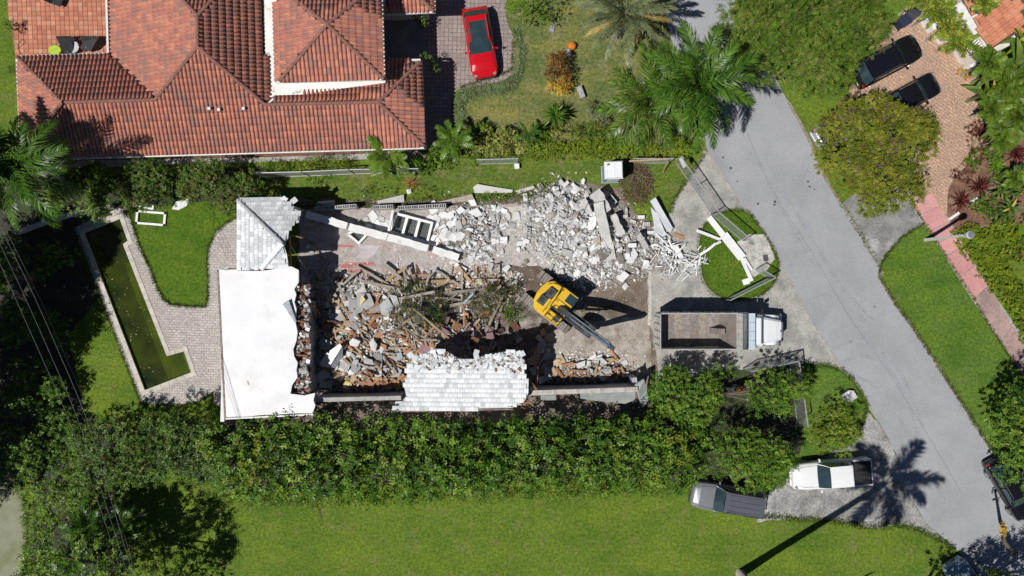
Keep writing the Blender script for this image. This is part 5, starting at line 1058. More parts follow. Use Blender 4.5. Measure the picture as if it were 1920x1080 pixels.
for s_ in (-1, 1):
    d_ = dp('door', MB().box((cbx+.45, s_*1.06, 1.45), (.9, .04, 1.1)), twh); MB().box((cbx+.45, s_*1.085, 2.2), (.8, .03, .5)).build('side_window', tint, d_)
    dp('mirror', MB().box((cbx+1.15, s_*1.35, 2.0), (.1, .22, .45)).tube([(cbx+1.1, s_*1.05, 2.1), (cbx+1.15, s_*1.35, 2.1)], .02, 5), blk)
    dp('fender', MB().loft([[(cbx+x, s_*y0_, 1.05), (cbx+x, s_*(y0_+.42), 1.05), (cbx+x, s_*(y0_+.36), z), (cbx+x, s_*y0_, z+.03)] for x, y0_, z in ((1.15, .72, 1.2), (1.6, .70, 1.42), (2.2, .66, 1.42), (2.62, .60, 1.2))]), twh, fix=True)
    dp('headlight', MB().box((cbx+2.5, s_*.9, 1.25), (.28, .26, .2), top=(.7, .9)), headl, bevel=.02); dp('exhaust', MB().tube([(cbx-.22, s_*.98, 1), (cbx-.22, s_*.98, 3.1)], .07, 8), chrome)
    dp('fuel_tank', MB().tube([(cbx-.3, s_*.95, .75), (cbx+.6, s_*.95, .75)], .3, 12), chrome)
    for x in (-3.0, -1.7): 
        wheel(dt, x, s_*1.0, .5, .5, s_); dp('mud_flap', MB().box((x-.66, s_*1.0, .6), (.02, .5, .6)), blk)
    wheel(dt, cbx+1.9, s_*.98, .5, .32, s_)
hd = dp('hood', MB().loft([[(cbx+x, -y, 1.0), (cbx+x, y, 1.0), (cbx+x, y*.97, z-.12), (cbx+x, y*.8, z), (cbx+x, -y*.8, z), (cbx+x, -y*.97, z-.12)] for x, y, z in ((1.12, .98, 1.98), (1.6, .9, 1.93), (2.2, .78, 1.82), (2.62, .70, 1.7), (2.72, .66, 1.5))]), twh, fix=True)
MB().box((cbx+2.74, 0, 1.35), (.06, 1.1, .6)).build('grille', chrome, hd); MB().box((cbx+2.55, -.05, 1.77), (.06, .12, .05)).build('emblem', chrome, hd)
dp('front_bumper', MB().box((cbx+2.82, 0, .75), (.2, 2.25, .35)), chrome, bevel=.03); dp('chassis', MB().box((-.5, .42, .85), (7.2, .12, .3)).box((-.5, -.42, .85), (7.2, .12, .3)), blk)
# ---------------- excavator ----------------
ex = thing('excavator', 'yellow tracked excavator with raised dark boom on brown soil', 'excavator', (2.93, -.99, .02), R(-37.5))
yl = mat('excavator yellow', (.72, .46, .025), (.66, .41, .02), sc=1.2, fine=.08, rough=.42, c3=(.45, .27, .04), sc3=2.2, lo3=.62, hi3=.8); dgr = mat('excavator dark grey', (.045, .05, .055), (.07, .075, .08), sc=3, fine=.15, rough=.55); bst = mat('boom grey paint', (.085, .10, .115), (.06, .07, .08), sc=2, fine=.15, rough=.4, c3=(.2, .22, .24), sc3=2.5, lo3=.6, hi3=.75); trm = mat('dusty track steel', (.30, .275, .245), (.22, .2, .18), sc=4, fine=.25, rough=.8)
def ep(n, mb, m, par=None, **k): return mb.build(n, m, par or ex, **k)
for s_ in (-1, 1):
    y = s_*.98; pr = [(1.65+.3*math.cos(a), .42+.40*math.sin(a)) for a in np.linspace(-PI/2, PI/2, 7)]+[(-1.65+.3*math.cos(a), .42+.40*math.sin(a)) for a in np.linspace(PI/2, 1.5*PI, 7)]
    rings = [[(x, y+o, z) for x, z in pr] for o in (-.27, .27)]
    tk_ = ep('track', MB().loft(rings), dgr, fix=True); me = MB().box((0, 0, 0), (.15, .62, .05)).box((.04, 0, .035), (.03, .6, .03)).mesh('track_pad', trm)
    for i in range(19): link('track_pad', me, tk_, (-1.62+i*.18, y, .845)); link('track_pad', me, tk_, (-1.62+i*.18, y, .0), (PI, 0, 0))
    for e_ in (1, -1):
        for a in (-50, -15, 20, 55): link('track_pad', me, tk_, (e_*(1.65+.32*math.cos(R(a))), y, .42+.42*math.sin(R(a))), (0, e_*(PI/2-R(a)), 0))
ep('undercarriage', MB().box((0, 0, .55), (1.4, 1.4, .4)).tube([(0, 0, .7), (0, 0, 1.02)], .6, 16), dgr)
bp_ = [(1.15, .28), (1.1, -1.2), (-.55, -1.22), (-.95, -1.1), (-1.22, -.7), (-1.33, -.2), (-1.33, .3), (-1.2, .75), (-.9, 1.08), (-.5, 1.2), (1.15, 1.2)]
ep('upper_body', MB().prism(bp_[::-1], 1.02, 1.75), yl, bevel=.05)
ep('engine_hood', MB().prism([(-.15, -.42), (-.5, -1.1), (-.9, -1.0), (-1.15, -.65), (-1.26, -.2), (-1.26, .3), (-1.14, .7), (-.86, 1.0), (-.5, 1.12), (-.28, 1.1), (-.15, .25)][::-1], 1.752, 2.15), yl, bevel=.05)
ep('counterweight', MB().prism([(-.7, -1.2), (-.98, -1.12), (-1.27, -.72), (-1.39, -.2), (-1.39, .3), (-1.26, .78), (-.95, 1.12), (-.7, 1.18), (-.7, .9), (-1.12, .3), (-1.12, -.3), (-.7, -.95)][::-1], 1.1, 1.95), yl, bevel=.04)
for x, y, a, b, h_ in ((-.80, -.38, .58, .66, .12), (-.62, .34, .60, .74, .2)):
    hch = ep('hatch', MB().box((x, y, 2.15+h_/2), (a, b, h_), top=(.92, .92)), dgr, bevel=.02); MB().box((x-.05, y, 2.16+h_), (a*.5, b*.5, .04)).build('hatch_lid', blk, hch)
ep('exhaust', MB().tube([(-.95, .0, 2.15), (-.95, 0, 2.5), (-1.0, .05, 2.6)], .06, 8), blk)
ep('side_platform', MB().box((.5, -.86, 1.95), (1.15, .6, .35), top=(.95, .92)), yl, bevel=.03)
rl = [((-.05, -.58, 2.15), (-.05, -.58, 2.6)), ((1.05, -.58, 2.15), (1.05, -.58, 2.6)), ((-.05, -1.14, 2.1), (-.05, -1.14, 2.6)), ((1.05, -1.14, 2.1), (1.05, -1.14, 2.6)), ((-.05, -.58, 2.6), (1.05, -.58, 2.6)), ((-.05, -1.14, 2.6), (1.05, -1.14, 2.6)), ((-.05, -.58, 2.6), (-.05, -1.14, 2.6)), ((.5, -1.14, 2.1), (.5, -1.14, 2.6)), ((.5, -.58, 2.6), (.5, -1.14, 2.6)), ((1.05, -.58, 2.6), (1.05, -1.14, 2.6))]
for a, b in rl: ep('handrail', MB().tube([a, b], .025, 5), blk)
cb = ep('cab', MB().box((.5, .76, 2.1), (1.32, .92, 1.5), top=(.88, .93)), dgr, bevel=.05)
MB().box((.44, .76, 2.87), (1.2, .86, .08), top=(.94, .94)).build('cab_roof', yl, cb, bevel=.02); MB().box((.70, .76, 2.925), (.66, .64, .03)).build('roof_window', tint, cb)
MB().poly3([(1.18, .36, 1.8), (1.18, 1.16, 1.8), (1.1, 1.12, 2.7), (1.1, .4, 2.7)], thick=.02).build('front_window', tint, cb)
MB().box((.5, 1.22, 2.3), (.9, .02, .8)).build('side_window', tint, cb); MB().box((1.25, 1.3, 2.3), (.05, .18, .3)).tube([(1.1, 1.15, 2.2), (1.25, 1.3, 2.3)], .02, 5).build('mirror', blk, cb)
MB().tube([(-.1, .95, 2.9), (-.1, .95, 2.98)], .05, 8).build('beacon', mat('amber beacon', (.5, .2, .02)), cb)
def arm(pts, w_, hs):
    rings = []
    for i, q in enumerate(pts):
        q = Vector(q); d = (Vector(pts[min(i+1, len(pts)-1)])-Vector(pts[max(i-1, 0)])).normalized(); n_ = Vector((-d.z, 0, d.x)); h_ = hs[i]/2
        rings.append([q+n_*h_+Vector((0, w_/2, 0)), q+n_*h_-Vector((0, w_/2, 0)), q-n_*h_-Vector((0, w_/2, 0)), q-n_*h_+Vector((0, w_/2, 0))])
    return MB().loft(rings)
by = -.13
bm2 = ep('boom', arm([(.55, by, 1.55), (1.1, by, 2.6), (1.9, by, 3.65), (2.7, by, 4.4), (3.45, by, 4.95), (4.2, by, 5.4)], .36, [.5, .6, .66, .58, .46, .36]), bst, fix=True)
sk = ep('stick', arm([(4.4, by, 5.8), (4.25, by, 5.35), (3.85, by, 3.9), (3.4, by, 1.95), (3.3, by, 1.65)], .28, [.3, .46, .38, .28, .24]), bst, fix=True)
MB().tube([(3.0, by, 4.95), (4.3, by, 5.75)], .085, 8).build('stick_cylinder', chrome, bm2); MB().tube([(2.2, by, 4.3), (3.3, by, 5.15)], .12, 8).build('cylinder_barrel', bst, bm2)
for s_ in (-1, 1): MB().tube([(1.05, by+s_*.27, 1.5), (2.2, by+s_*.27, 3.4)], .1, 8).tube([(2.0, by+s_*.27, 3.1), (2.5, by+s_*.27, 3.95)], .055, 8).build('boom_cylinder', bst, bm2)
MB().tube([(4.1, by, 5.1), (3.7, by+.02, 2.6)], .07, 8).build('bucket_cylinder', chrome, sk)
for o_ in (-.12, 0, .12): MB().tube([(.9, by+o_, 2.75), (1.7, by+o_, 3.95), (2.52, by+o_, 4.72), (3.33, by+o_, 5.2), (4.1, by+o_, 5.62)], .026, 5).build('hydraulic_hose', blk if o_ == 0 else mat('boom highlight pipe', (.34, .38, .42), (.28, .31, .35), rough=.4), bm2)  # outer pair coloured light to draw highlight lines along the boom
for x, y, a, b in ((-.3, -.55, .04, 1.0), (-.2, .2, .7, .03), (.6, -.3, .9, .05), (-.95, -.1, .03, 1.1), (.45, -.86, 1.1, .03)): ep('panel_seam', MB().box((x, y, 2.165 if x < -.25 else 1.77 if y > -.5 else 2.14), (a, b, .015)), blk)
ep('walkway', MB().box((.45, -.38, 1.765), (1.1, .2, .02)), dgr); ep('tool_box', MB().box((.75, -.86, 2.17), (.35, .4, .1)), dgr); ep('fuel_cap', MB().tube([(.15, -.86, 2.12), (.15, -.86, 2.18)], .07, 8), blk)
prb = [(3.35, 1.65), (3.0, 1.75), (2.5, 1.55), (2.2, 1.15), (2.15, .75), (2.35, .45)]
bk = ep('bucket', MB().loft([[(x, by-.42, z), (x, by+.42, z), (x+.03, by+.42, z-.05), (x+.03, by-.42, z-.05)] for x, z in prb], closed=True), bst, fix=True)
for s_ in (-1, 1): MB().poly3([(x, by+s_*.42, z) for x, z in prb]+[(3.1, by+s_*.42, 1.15)], thick=.03).build('bucket_side', bst, bk)
for i in range(5): MB().box((2.42, by-.36+i*.18, .38), (.2, .08, .06), Matrix.Rotation(.6, 3, 'Y'), top=(.8, .6)).build('bucket_tooth', trm, bk)
# ---------------- street lamp, sign, bins ----------------
lp = thing('street_lamp', 'white street lamp post standing beside the pink pavement', 'lamp', P(1735, 450)); lw = mat('lamp post paint', (.62, .62, .61), (.52, .52, .51), sc=3, fine=.1)
MB().loft([[(x*r_, y*r_, z) for x, y in ((-1, -1), (1, -1), (1, 1), (-1, 1))] for r_, z in ((.11, 0), (.10, .6), (.075, 4.6))]).build('pole', lw, lp, fix=True); MB().tube([(0, 0, 4.6), (0, 0, 4.75)], [.08, .2], 14).build('collar', lw, lp); MB().tube([(0, 0, 4.75), (0, 0, 5.1), (0, 0, 5.2)], [.2, .26, .22], 16).build('globe', mat('lamp housing', (.62, .62, .62)), lp); MB().tube([(0, 0, 5.2), (0, 0, 5.24)], [.21, .15], 16).build('cap', mat('lamp cap', (.17, .19, .24), (.13, .15, .19)), lp)
sn = thing('street_sign', 'small square street sign on a pole at the bottom edge', 'sign', P(1598, 1096)); MB().tube([(0, 0, 0), (0, 0, 2.3)], .04, 8).build('pole', galv, sn); MB().box((0, 0, 2.2), (.62, .03, .62), R(20)).build('sign_plate', mat('sign aluminium', (.5, .5, .5)), sn)
for x, y, m, lab in ((1700, 34, mat('dark bin plastic', (.04, .042, .055), (.06, .06, .075)), 'dark grey wheeled bin at the top of the tan drive'), (1684, 47, mat('blue bin plastic', (.018, .024, .055), (.025, .03, .07)), 'dark blue wheeled bin under the feathery tree edge')):
    b_ = thing('wheeled_bin', lab, 'bin', P(x, y), R(35)); MB().box((0, 0, .5), (.55, .6, .95), top=(1.15, 1.15)).build('body', m, b_); MB().box((0, 0, 1.02), (.72, .76, .08), top=(.95, .95)).build('lid', m, b_, bevel=.02); MB().tube([(-.36, -.3, .98), (-.36, .3, .98)], .03, 6).build('handle', m, b_)
    for s_ in (-1, 1): MB().tube([(-.28, s_*.3, .12), (-.28, s_*.36, .12)], .12, 10).build('wheel', rub, b_)
# ---------------- terrace chairs ----------------
sling = mat('black sling', (.015, .014, .016), (.025, .024, .026), rough=.7)
def lounge(label, at, rot, m2=None):
    t = thing('lounge_chair', label, 'chair', at, R(rot)); fr_ = galv
    MB().poly3([(-.35, -.55, .42), (.35, -.55, .42), (.42, .15, .36), (-.42, .15, .36)], thick=.03).build('seat', sling, t); MB().poly3([(-.42, .15, .36), (.42, .15, .36), (.5, .75, 1.0), (-.5, .75, 1.0)], thick=.03).build('backrest', sling, t)
    for s_ in (-1, 1):
        for y in (-.5, .4): MB().tube([(s_*.36, y, 0), (s_*.34, y*.9, .4)], .02, 5).build('leg', fr_, t)
    return t
um = thing('sling_chair', 'black sling chair beside the lime cushion on the terrace', 'chair', P(128, 92)); um.location.z = 0
MB().poly3([P(104, 68, 1.1)-um.location, P(131, 67, 1.0)-um.location, P(143, 73, .8)-um.location, P(133, 78, .7)-um.location, P(138, 90, .5)-um.location, P(134, 104, .45)-um.location, P(122, 104, .5)-um.location], thick=.03).build('sling', sling, um)
for x, y in ((120, 102), (136, 102), (128, 80), (140, 75)):
    q = P(x, y)-um.location; MB().tube([q, q+Vector((0, 0, .6))], .025, 5).build('leg', galv, um)
um2 = thing('sling_chair', 'second black sling chair facing the first across the glass table', 'chair', P(160, 92)); um2.location.z = 0
MB().poly3([P(x, y, z)-um2.location for x, y, z in ((186, 68, 1.1), (158, 67, 1.0), (146, 73, .8), (156, 78, .7), (150, 90, .5), (160, 98, .45), (171, 94, .6))], thick=.03).build('sling', sling, um2)
for x, y in ((170, 94), (154, 90), (160, 76), (178, 74)):
    q = P(x, y)-um2.location; MB().tube([q, q+Vector((0, 0, .6))], .025, 5).build('leg', galv, um2)
fp = tag(MB().prism([(.9*math.cos(a)*.5, .7*math.sin(a)*.5) for a in np.linspace(0, 6.0, 12)], .35, .47).build('seat_cushion', mat('lime fabric', (.42, .56, .05), (.36, .5, .04), sc=5), loc=P(110, 98)), 'lime green round cushion beside the black sling chair', 'cushion')
tb_ = thing('glass_table', 'small pale glass table between the black slings', 'table', P(144, 92)); MB().tube([(0, 0, .45), (0, 0, .47)], .42, 16).build('table_top', mat('pale glass', (.55, .58, .62), (.5, .53, .57), rough=.1), tb_)
for a in (.5, 2.6, 4.7): MB().tube([(.3*math.cos(a), .3*math.sin(a), 0), (.15*math.cos(a), .15*math.sin(a), .45)], .02, 5).build('leg', galv, tb_)
lounge('black sling lounge chair at the top edge of the terrace', P(110, 2), 65)
# garden hose on the terrace
hs = [P(34+a, b, .04) for a, b in ((8, 100), (2, 92), (0, 84), (6, 76), (11, 75), (12, 80), (4, 88), (-2, 96), (-4, 106))]; tag(MB().tube([P(*q, .04) for q in smooth([(42, 106), (36, 95), (34, 84), (40, 75), (46, 76), (47, 80), (40, 86), (36, 90)], 4, False)], .025, 5).build('garden_hose', mat('brown hose', (.12, .06, .04))), 'brown garden hose looped on the terrace left side', 'hose')
# ---------------- worker ----------------
pw = thing('person', 'person in orange top and yellow safety vest standing among shrubs', 'person', P(1388, 733, 1.3)); pw.location.z = 0; pw.rotation_euler = (0, 0, R(150))
sk_v = {'pel': (0, 0, .95, .15, .11), 'wai': (.02, 0, 1.1, .14, .10), 'che': (.06, 0, 1.32, .17, .12), 'nec': (.09, 0, 1.5, .06, .06), 'hea': (.14, 0, 1.6, .085, .09), 'top': (.17, 0, 1.72, .08, .085),
        'lh': (0, .1, .88, .1, .1), 'lk': (.05, .12, .48, .065, .065), 'la': (-.02, .12, .08, .045, .045), 'lt': (.14, .13, .04, .04, .035), 'rh': (0, -.1, .88, .1, .1), 'rk': (.1, -.11, .49, .065, .065), 'ra': (.08, -.12, .08, .045, .045), 'rt': (.24, -.13, .04, .04, .035),
        'ls': (.06, .19, 1.42, .07, .07), 'le': (.05, .30, 1.15, .05, .05), 'lw': (.25, .26, 1.0, .035, .035), 'lm': (.33, .24, .98, .04, .03), 'rs': (.06, -.19, 1.42, .07, .07), 're': (.08, -.30, 1.16, .05, .05), 'rw': (.3, -.22, 1.05, .035, .035), 'rm': (.38, -.19, 1.04, .04, .03)}
ed = ['pel-wai', 'wai-che', 'che-nec', 'nec-hea', 'hea-top', 'pel-lh', 'lh-lk', 'lk-la', 'la-lt', 'pel-rh', 'rh-rk', 'rk-ra', 'ra-rt', 'che-ls', 'ls-le', 'le-lw', 'lw-lm', 'che-rs', 'rs-re', 're-rw', 'rw-rm']
kk = list(sk_v); me = bpy.data.meshes.new('person_body'); me.from_pydata([sk_v[n][:3] for n in kk], [tuple(kk.index(a) for a in e.split('-')) for e in ed], [])
bo2 = link('body', me, pw); bo2.modifiers.new('skin', 'SKIN'); su = bo2.modifiers.new('sub', 'SUBSURF'); su.levels = 1; su.render_levels = 2
if not me.skin_vertices: 
    bpy.context.view_layer.objects.active = bo2
for i, n in enumerate(kk): sv = me.skin_vertices[0].data[i]; sv.radius = sk_v[n][3:5]; sv.use_root = (n == 'pel')
me.materials.append(mat('work clothes', (.10, .13, .20), (.07, .09, .14), sc=6))
def ell(c, r_, m, n, par, z0=-1, nu=14, nv=8):
    mb = MB(); rings = []
    for j in range(nv+1):
        ph = math.asin(z0)+(PI/2-math.asin(z0))*j/nv; rings.append([(c[0]+r_[0]*math.cos(ph)*math.cos(2*PI*i/nu)+1e-4*i, c[1]+r_[1]*math.cos(ph)*math.sin(2*PI*i/nu), c[2]+r_[2]*math.sin(ph)) for i in range(nu)])
    return mb.loft(rings).build(n, m, par, smooth=True)
ora = mat('orange fabric', (.75, .12, .012), (.65, .09, .01), sc=8, fine=.1); hvy = mat('yellow vest', (.80, .70, .03), (.72, .60, .02), sc=8, fine=.1)
ell((.05, 0, 1.25), (.22, .27, .32), hvy, 'vest', pw, -.85); ell((.06, .2, 1.40), (.13, .12, .13), ora, 'sleeve', pw); ell((.06, -.2, 1.40), (.13, .12, .13), ora, 'sleeve', pw); hh = ell((.155, 0, 1.68), (.15, .13, .13), ora, 'hard_hat', pw, -.1); ell((.19, 0, 1.67), (.19, .16, .02), ora, 'hat_brim', hh)
ell((.15, 0, 1.61), (.105, .085, .12), mat('skin', (.36, .2, .13)), 'head', pw)
# =====================================================================
# vegetation
# =====================================================================
def unit(a): return a/np.maximum(np.linalg.norm(a, axis=-1, keepdims=True), 1e-9)
def leaf_quads(base, d, nrm, L, W, fold=.12, droop=.15):
    side = unit(np.cross(d, nrm)); L = L[..., None]; W = W[..., None]
    v0 = base; v2 = base+d*L-nrm*droop*L; m_ = base+d*L*.5+nrm*fold*W
    V = np.stack([v0, m_+side*W*.5, v2, m_-side*W*.5], axis=-2).reshape(-1, 3)
    return V, np.arange(len(V)).reshape(-1, 4)
def shoots(r, pos, d, length, nl, L, W, spread=.9):
    n = len(pos); k_ = np.arange(nl); t = (k_+.6)/nl
    ref = np.where(np.abs(d[:, 2:3]) < .9, np.array([[0, 0, 1.]]), np.array([[1., 0, 0]])); e1 = unit(np.cross(d, ref)); e2 = np.cross(d, e1)
    ln = length*r.uniform(.6, 1.3, (n, 1)); az = k_[None]*2.4+r.uniform(0, 6.3, (n, 1))
    rad = e1[:, None]*np.cos(az)[..., None]+e2[:, None]*np.sin(az)[..., None]
    base = pos[:, None]+d[:, None]*(ln*t[None])[..., None]
    ld = unit(d[:, None]*.45+rad*spread+np.array([0, 0, .05])+r.normal(0, .15, (n, nl, 3))); dd = np.broadcast_to(d[:, None], ld.shape)
    u_ = dd*.55+np.array([0, 0, .9]); nr = unit(u_-ld*(u_*ld).sum(-1, keepdims=True)); sz = r.uniform(.75, 1.25, (n, nl))*(1-.35*t[None])
    return leaf_quads(base.reshape(-1, 3), ld.reshape(-1, 3), nr.reshape(-1, 3), (L*sz).ravel(), (W*sz).ravel())
def blob_foliage(r, blobs, per, length, nl, L, W, ntone, up=.45, zmin=-.35, inner=.55, spread=.9, wts=None):
    P0 = []; D0 = []; T0 = []
    for x, y, z, rad in blobs:
        n = max(4, int(per*rad*rad)); v = unit(r.normal(size=(n*2, 3))); v = v[v[:, 2] > zmin][:n]
        pos = np.array((x, y, z))+v*rad*r.uniform(inner, 1, (len(v), 1)); dr = unit(v+np.array((0, 0, up))+r.normal(0, .3, v.shape))
        P0.append(pos); D0.append(dr); bias = r.choice(ntone, p=wts); T0.append(np.where(r.random(len(v)) < .55, bias, r.choice(ntone, len(v), p=wts)))
    P0 = np.concatenate(P0); D0 = np.concatenate(D0); T0 = np.concatenate(T0); V, F = shoots(r, P0, D0, length, nl, L, W, spread)
    return V, F, np.repeat(T0, nl)
def LM(tag_, cols, gloss=.42, tl=.12): return [leafmat('%s leaf %d' % (tag_, i), c, gloss, tl) for i, c in enumerate(cols)]
FICUS = LM('ficus', [(.040, .10, .010), (.082, .17, .015), (.14, .24, .024), (.20, .295, .038)], .42)
BRIGHT = LM('bright', [(.095, .19, .012), (.135, .23, .018), (.07, .15, .010), (.18, .25, .03)])
OLIVE = LM('olive', [(.17, .195, .016), (.125, .155, .013), (.22, .225, .026), (.16, .12, .07)], .5)
FEATH = LM('feathery', [(.07, .145, .014), (.115, .195, .02), (.155, .225, .028), (.22, .22, .055)], .5)
MIXED = LM('mixed', [(.05, .115, .014), (.08, .15, .018), (.115, .18, .024), (.13, .105, .03)])
DEEP = LM('deep', [(.02, .05, .008), (.035, .075, .012), (.05, .095, .015)])
YELLOW = LM('variegated', [(.32, .33, .06), (.22, .27, .05), (.40, .38, .10), (.12, .17, .03)])
LIME = LM('lime', [(.17, .24, .014), (.125, .20, .012), (.22, .27, .02)])
RUST = LM('rust', [(.16, .05, .015), (.22, .09, .02), (.11, .05, .02), (.25, .14, .03)]); GOLD = LM('gold', [(.50, .26, .02), (.60, .36, .03), (.42, .12, .02), (.45, .40, .06)])
MAROON = LM('maroon', [(.09, .022, .02), (.14, .035, .028), (.06, .02, .018)], .35)
PALMG = LM('palm', [(.03, .085, .010), (.05, .12, .014), (.085, .165, .018)], .33, .2); DATE = LM('date', [(.15, .19, .095), (.18, .215, .11), (.21, .215, .075)], .4, .15); YPALM = LM('young palm', [(.085, .165, .016), (.11, .19, .02), (.15, .21, .03)], .33); DRYF = LM('dry frond', [(.36, .28, .08), (.42, .30, .06), (.30, .24, .12)], .6)
bark = mat('bark', (.17, .13, .095), (.11, .085, .065), sc=5, fine=.3, bump=.5); pbark = mat('palm trunk', (.36, .335, .30), (.27, .25, .22), sc=4, fine=.2, stretch=(1, 1, 4))
def plant(name, label, cat, blobs, tones, seed, per=26, length=.45, nl=9, L=.17, W=.085, base=None, trunk=.12, up=.45, group=None, wts=None, zmin=-.35, limbs=7, spread=.9, crown='crown', jit=0, inner=.55):
    """blobs are (px, py, z, radius in m) as seen in the picture"""
    r = np.random.default_rng(seed); B = []
    for px, py, z, rad in blobs:
        q = P(px, py, z); B.append((q.x, q.y, z, rad))
    c = np.mean([b[:2] for b in B], 0); b0 = P(*base) if base else Vector((c[0], c[1], 0)); t = thing(name, label, cat, (b0.x, b0.y, 0), 0, group)
    V, F, T = blob_foliage(r, B, per, length, nl, L, W, len(tones), up, zmin, inner, spread, wts)
    link(crown, npmesh(crown, V-np.array((b0.x, b0.y, 0)), F, tones, T), t)
    if trunk:
        tm = MB(); zt = max(b[2] for b in B); fork = Vector((b0.x+(c[0]-b0.x)*.3, b0.y+(c[1]-b0.y)*.3, zt*.35)); tm.tube([(b0.x, b0.y, -.05), (b0+fork)/2+Vector((.05, .03, 0)), fork], [trunk*1.3, trunk, trunk*.9], 8)
        for i in r.permutation(len(B))[:limbs]:
            q = Vector(B[i][:3]); mid_ = fork.lerp(q, .5)+Vector((0, 0, .25)); tm.tube([fork, mid_, q], [trunk*.6, trunk*.4, trunk*.12], 5)
        tm.build('trunk', bark, t, loc=(-b0.x, -b0.y, 0), smooth=True)
    return t
def dome(seed, cx, cy, rx, ry, z0, h, n, rb, rb2=None, sq=1.):
    """blobs over a dome: an uneven crown seen from above"""
    r = random.Random(seed); out = []
    for i in range(n):
        a = r.uniform(0, 6.2832); rho = math.sqrt((i+.5)/n)*sq; z = z0+h*math.sqrt(max(0, 1-rho*rho))*r.uniform(.8, 1.08)
        out.append((cx+rx*rho*math.cos(a+i*2.4), cy+ry*rho*math.sin(a+i*2.4), z, r.uniform(rb*.7, rb2 or rb*1.25)))
    return out
def strip_blobs(seed, pts, width, z, rb, step, zj=.25, rows=1):
    """blobs along a line; width in picture px across"""
    r = random.Random(seed); out = []
    for (x0, y0), (x1, y1) in zip(pts, pts[1:]):
        l = math.hypot(x1-x0, y1-y0); n = max(1, int(l/step)); nx, ny = -(y1-y0)/l, (x1-x0)/l
        for i in range(n):
            for j in range(rows):
                o = ((j+.5)/rows-.5)*width+r.uniform(-.3, .3)*width/rows; t = (i+r.random())/n
                out.append((x0+(x1-x0)*t+nx*o, y0+(y1-y0)*t+ny*o, z+r.uniform(-zj, zj), rb*r.uniform(.75, 1.2)))
    return out
# ---------- big trees ----------
plant('feathery_tree', 'wide feathery green tree overhanging the road at the top', 'tree', [b for b in dome(1, 1508, 62, 150, 108, 4.2, 2.6, 100, .95) if b[0]+b[1]*.9 < 1700], FEATH, 1, 60, .5, 14, .17, .06, base=(1520, 120), trunk=.2, up=.25, wts=(.3, .35, .25, .1), limbs=18)
plant('round_tree', 'round olive green tree covering a silver car', 'tree', [b for b in dome(2, 1646, 284, 108, 102, 3.3, 2.3, 88, .66) if not (b[0] > 1672 and b[1] < 208)], OLIVE, 2, 105, .33, 10, .155, .095, base=(1600, 310), trunk=.16, up=.5, wts=(.4, .3, .2, .1), limbs=16)
plant('street_tree', 'dense green tree at the right edge above the black car', 'tree', dome(3, 1945, 815, 80, 105, 2.6, 2.0, 44, .8), FICUS, 3, 60, .4, 10, .17, .09, base=(1900, 800), trunk=.16, limbs=12)
plant('forecourt_shrubs', 'tall leafy shrub thicket just below the dump truck', 'shrubs', [b for b in dome(4, 1306, 744, 76, 56, 2.2, 1.4, 56, .62) if not (1342 < b[0] < 1420 and 702 < b[1] < 788)]+[b for b in dome(41, 1450, 732, 58, 40, 2.0, 1.2, 34, .5) if b[0] > 1408]+[(1396, 786, 1.2, .4), (1412, 776, 1.4, .4), (1352, 698, 1.5, .38), (1375, 692, 1.4, .34)], FICUS, 4, 75, .38, 10, .16, .09, base=(1340, 735), wts=(.25, .35, .3, .1), limbs=12)
plant('corner_tree', 'bright dense tree at the right end of the long hedge', 'tree', [b for b in dome(5, 1392, 858, 92, 46, 2.6, 1.3, 46, .64) if not (b[0] < 1345 and b[1] > 878)], BRIGHT[2:3]+FICUS[1:4], 5, 70, .4, 10, .16, .09, base=(1370, 840), wts=(.25, .35, .25, .15), limbs=12)
plant('verge_bush', 'yellow green bush on the grass corner beside the road', 'bush', dome(6, 1562, 806, 42, 40, .9, .7, 24, .42)+dome(61, 1585, 770, 22, 22, .8, .7, 8, .35), YELLOW[1:2]+BRIGHT[:2]+OLIVE[:1]+LIME[:1], 6, 100, .3, 8, .15, .08, trunk=.06, limbs=6)
# ---------- the long hedge along the bottom ----------
hb = strip_blobs(7, [(400, 868), (700, 866), (1000, 862), (1310, 856)], 104, 3.1, .74, 32, 1.0, 4)
hb += strip_blobs(71, [(420, 806), (800, 804), (1010, 806), (1290, 802)], 20, 3.3, .5, 22, .5, 1)
plant('long_hedge', 'long dense overgrown hedge along the lower side of the plot', 'hedge', hb, FICUS+OLIVE[:1]+BRIGHT[:1], 7, 46, .75, 11, .30, .145, wts=(.30, .29, .22, .10, .04, .05), trunk=.1, limbs=26, crown='foliage')
hd_ = [o for o in bpy.data.objects if o.name == 'long_hedge'][0]; rt_ = random.Random(4); tw_ = mat('pale twig', (.30, .25, .17), (.22, .18, .12), sc=6)
for i in range(46):
    x, y = rt_.uniform(420, 1300), rt_.uniform(800, 920); q = P(x, y, 3.4); d = Vector((rt_.uniform(-1, 1), rt_.uniform(-.2, 1), rt_.uniform(.3, .9)))*rt_.uniform(.4, .9)
    MB().tube([q-d*.8-hd_.location, q+Vector((.05, .03, .08))-hd_.location, q+d*.6-hd_.location], [.02, .015, .006], 4).build('twig', tw_, hd_)
hv = strip_blobs(8, [(400, 918), (560, 932), (760, 926), (900, 914), (1240, 906)], 34, .8, .45, 14, .4, 2)
plant('hedge_vines', 'bright creeping vines at the foot of the long hedge', 'vines', hv, BRIGHT, 8, 60, .3, 8, .13, .08, trunk=0, crown='foliage')
plant('west_hedge', 'wide reddish green shrub mass at the left end of the long hedge', 'hedge', strip_blobs(9, [(150, 862), (270, 838), (410, 845)], 112, 2.6, .7, 22, .55, 5), MIXED, 9, 80, .42, 9, .18, .095, wts=(.35, .35, .24, .06), trunk=.09, limbs=14, crown='foliage')
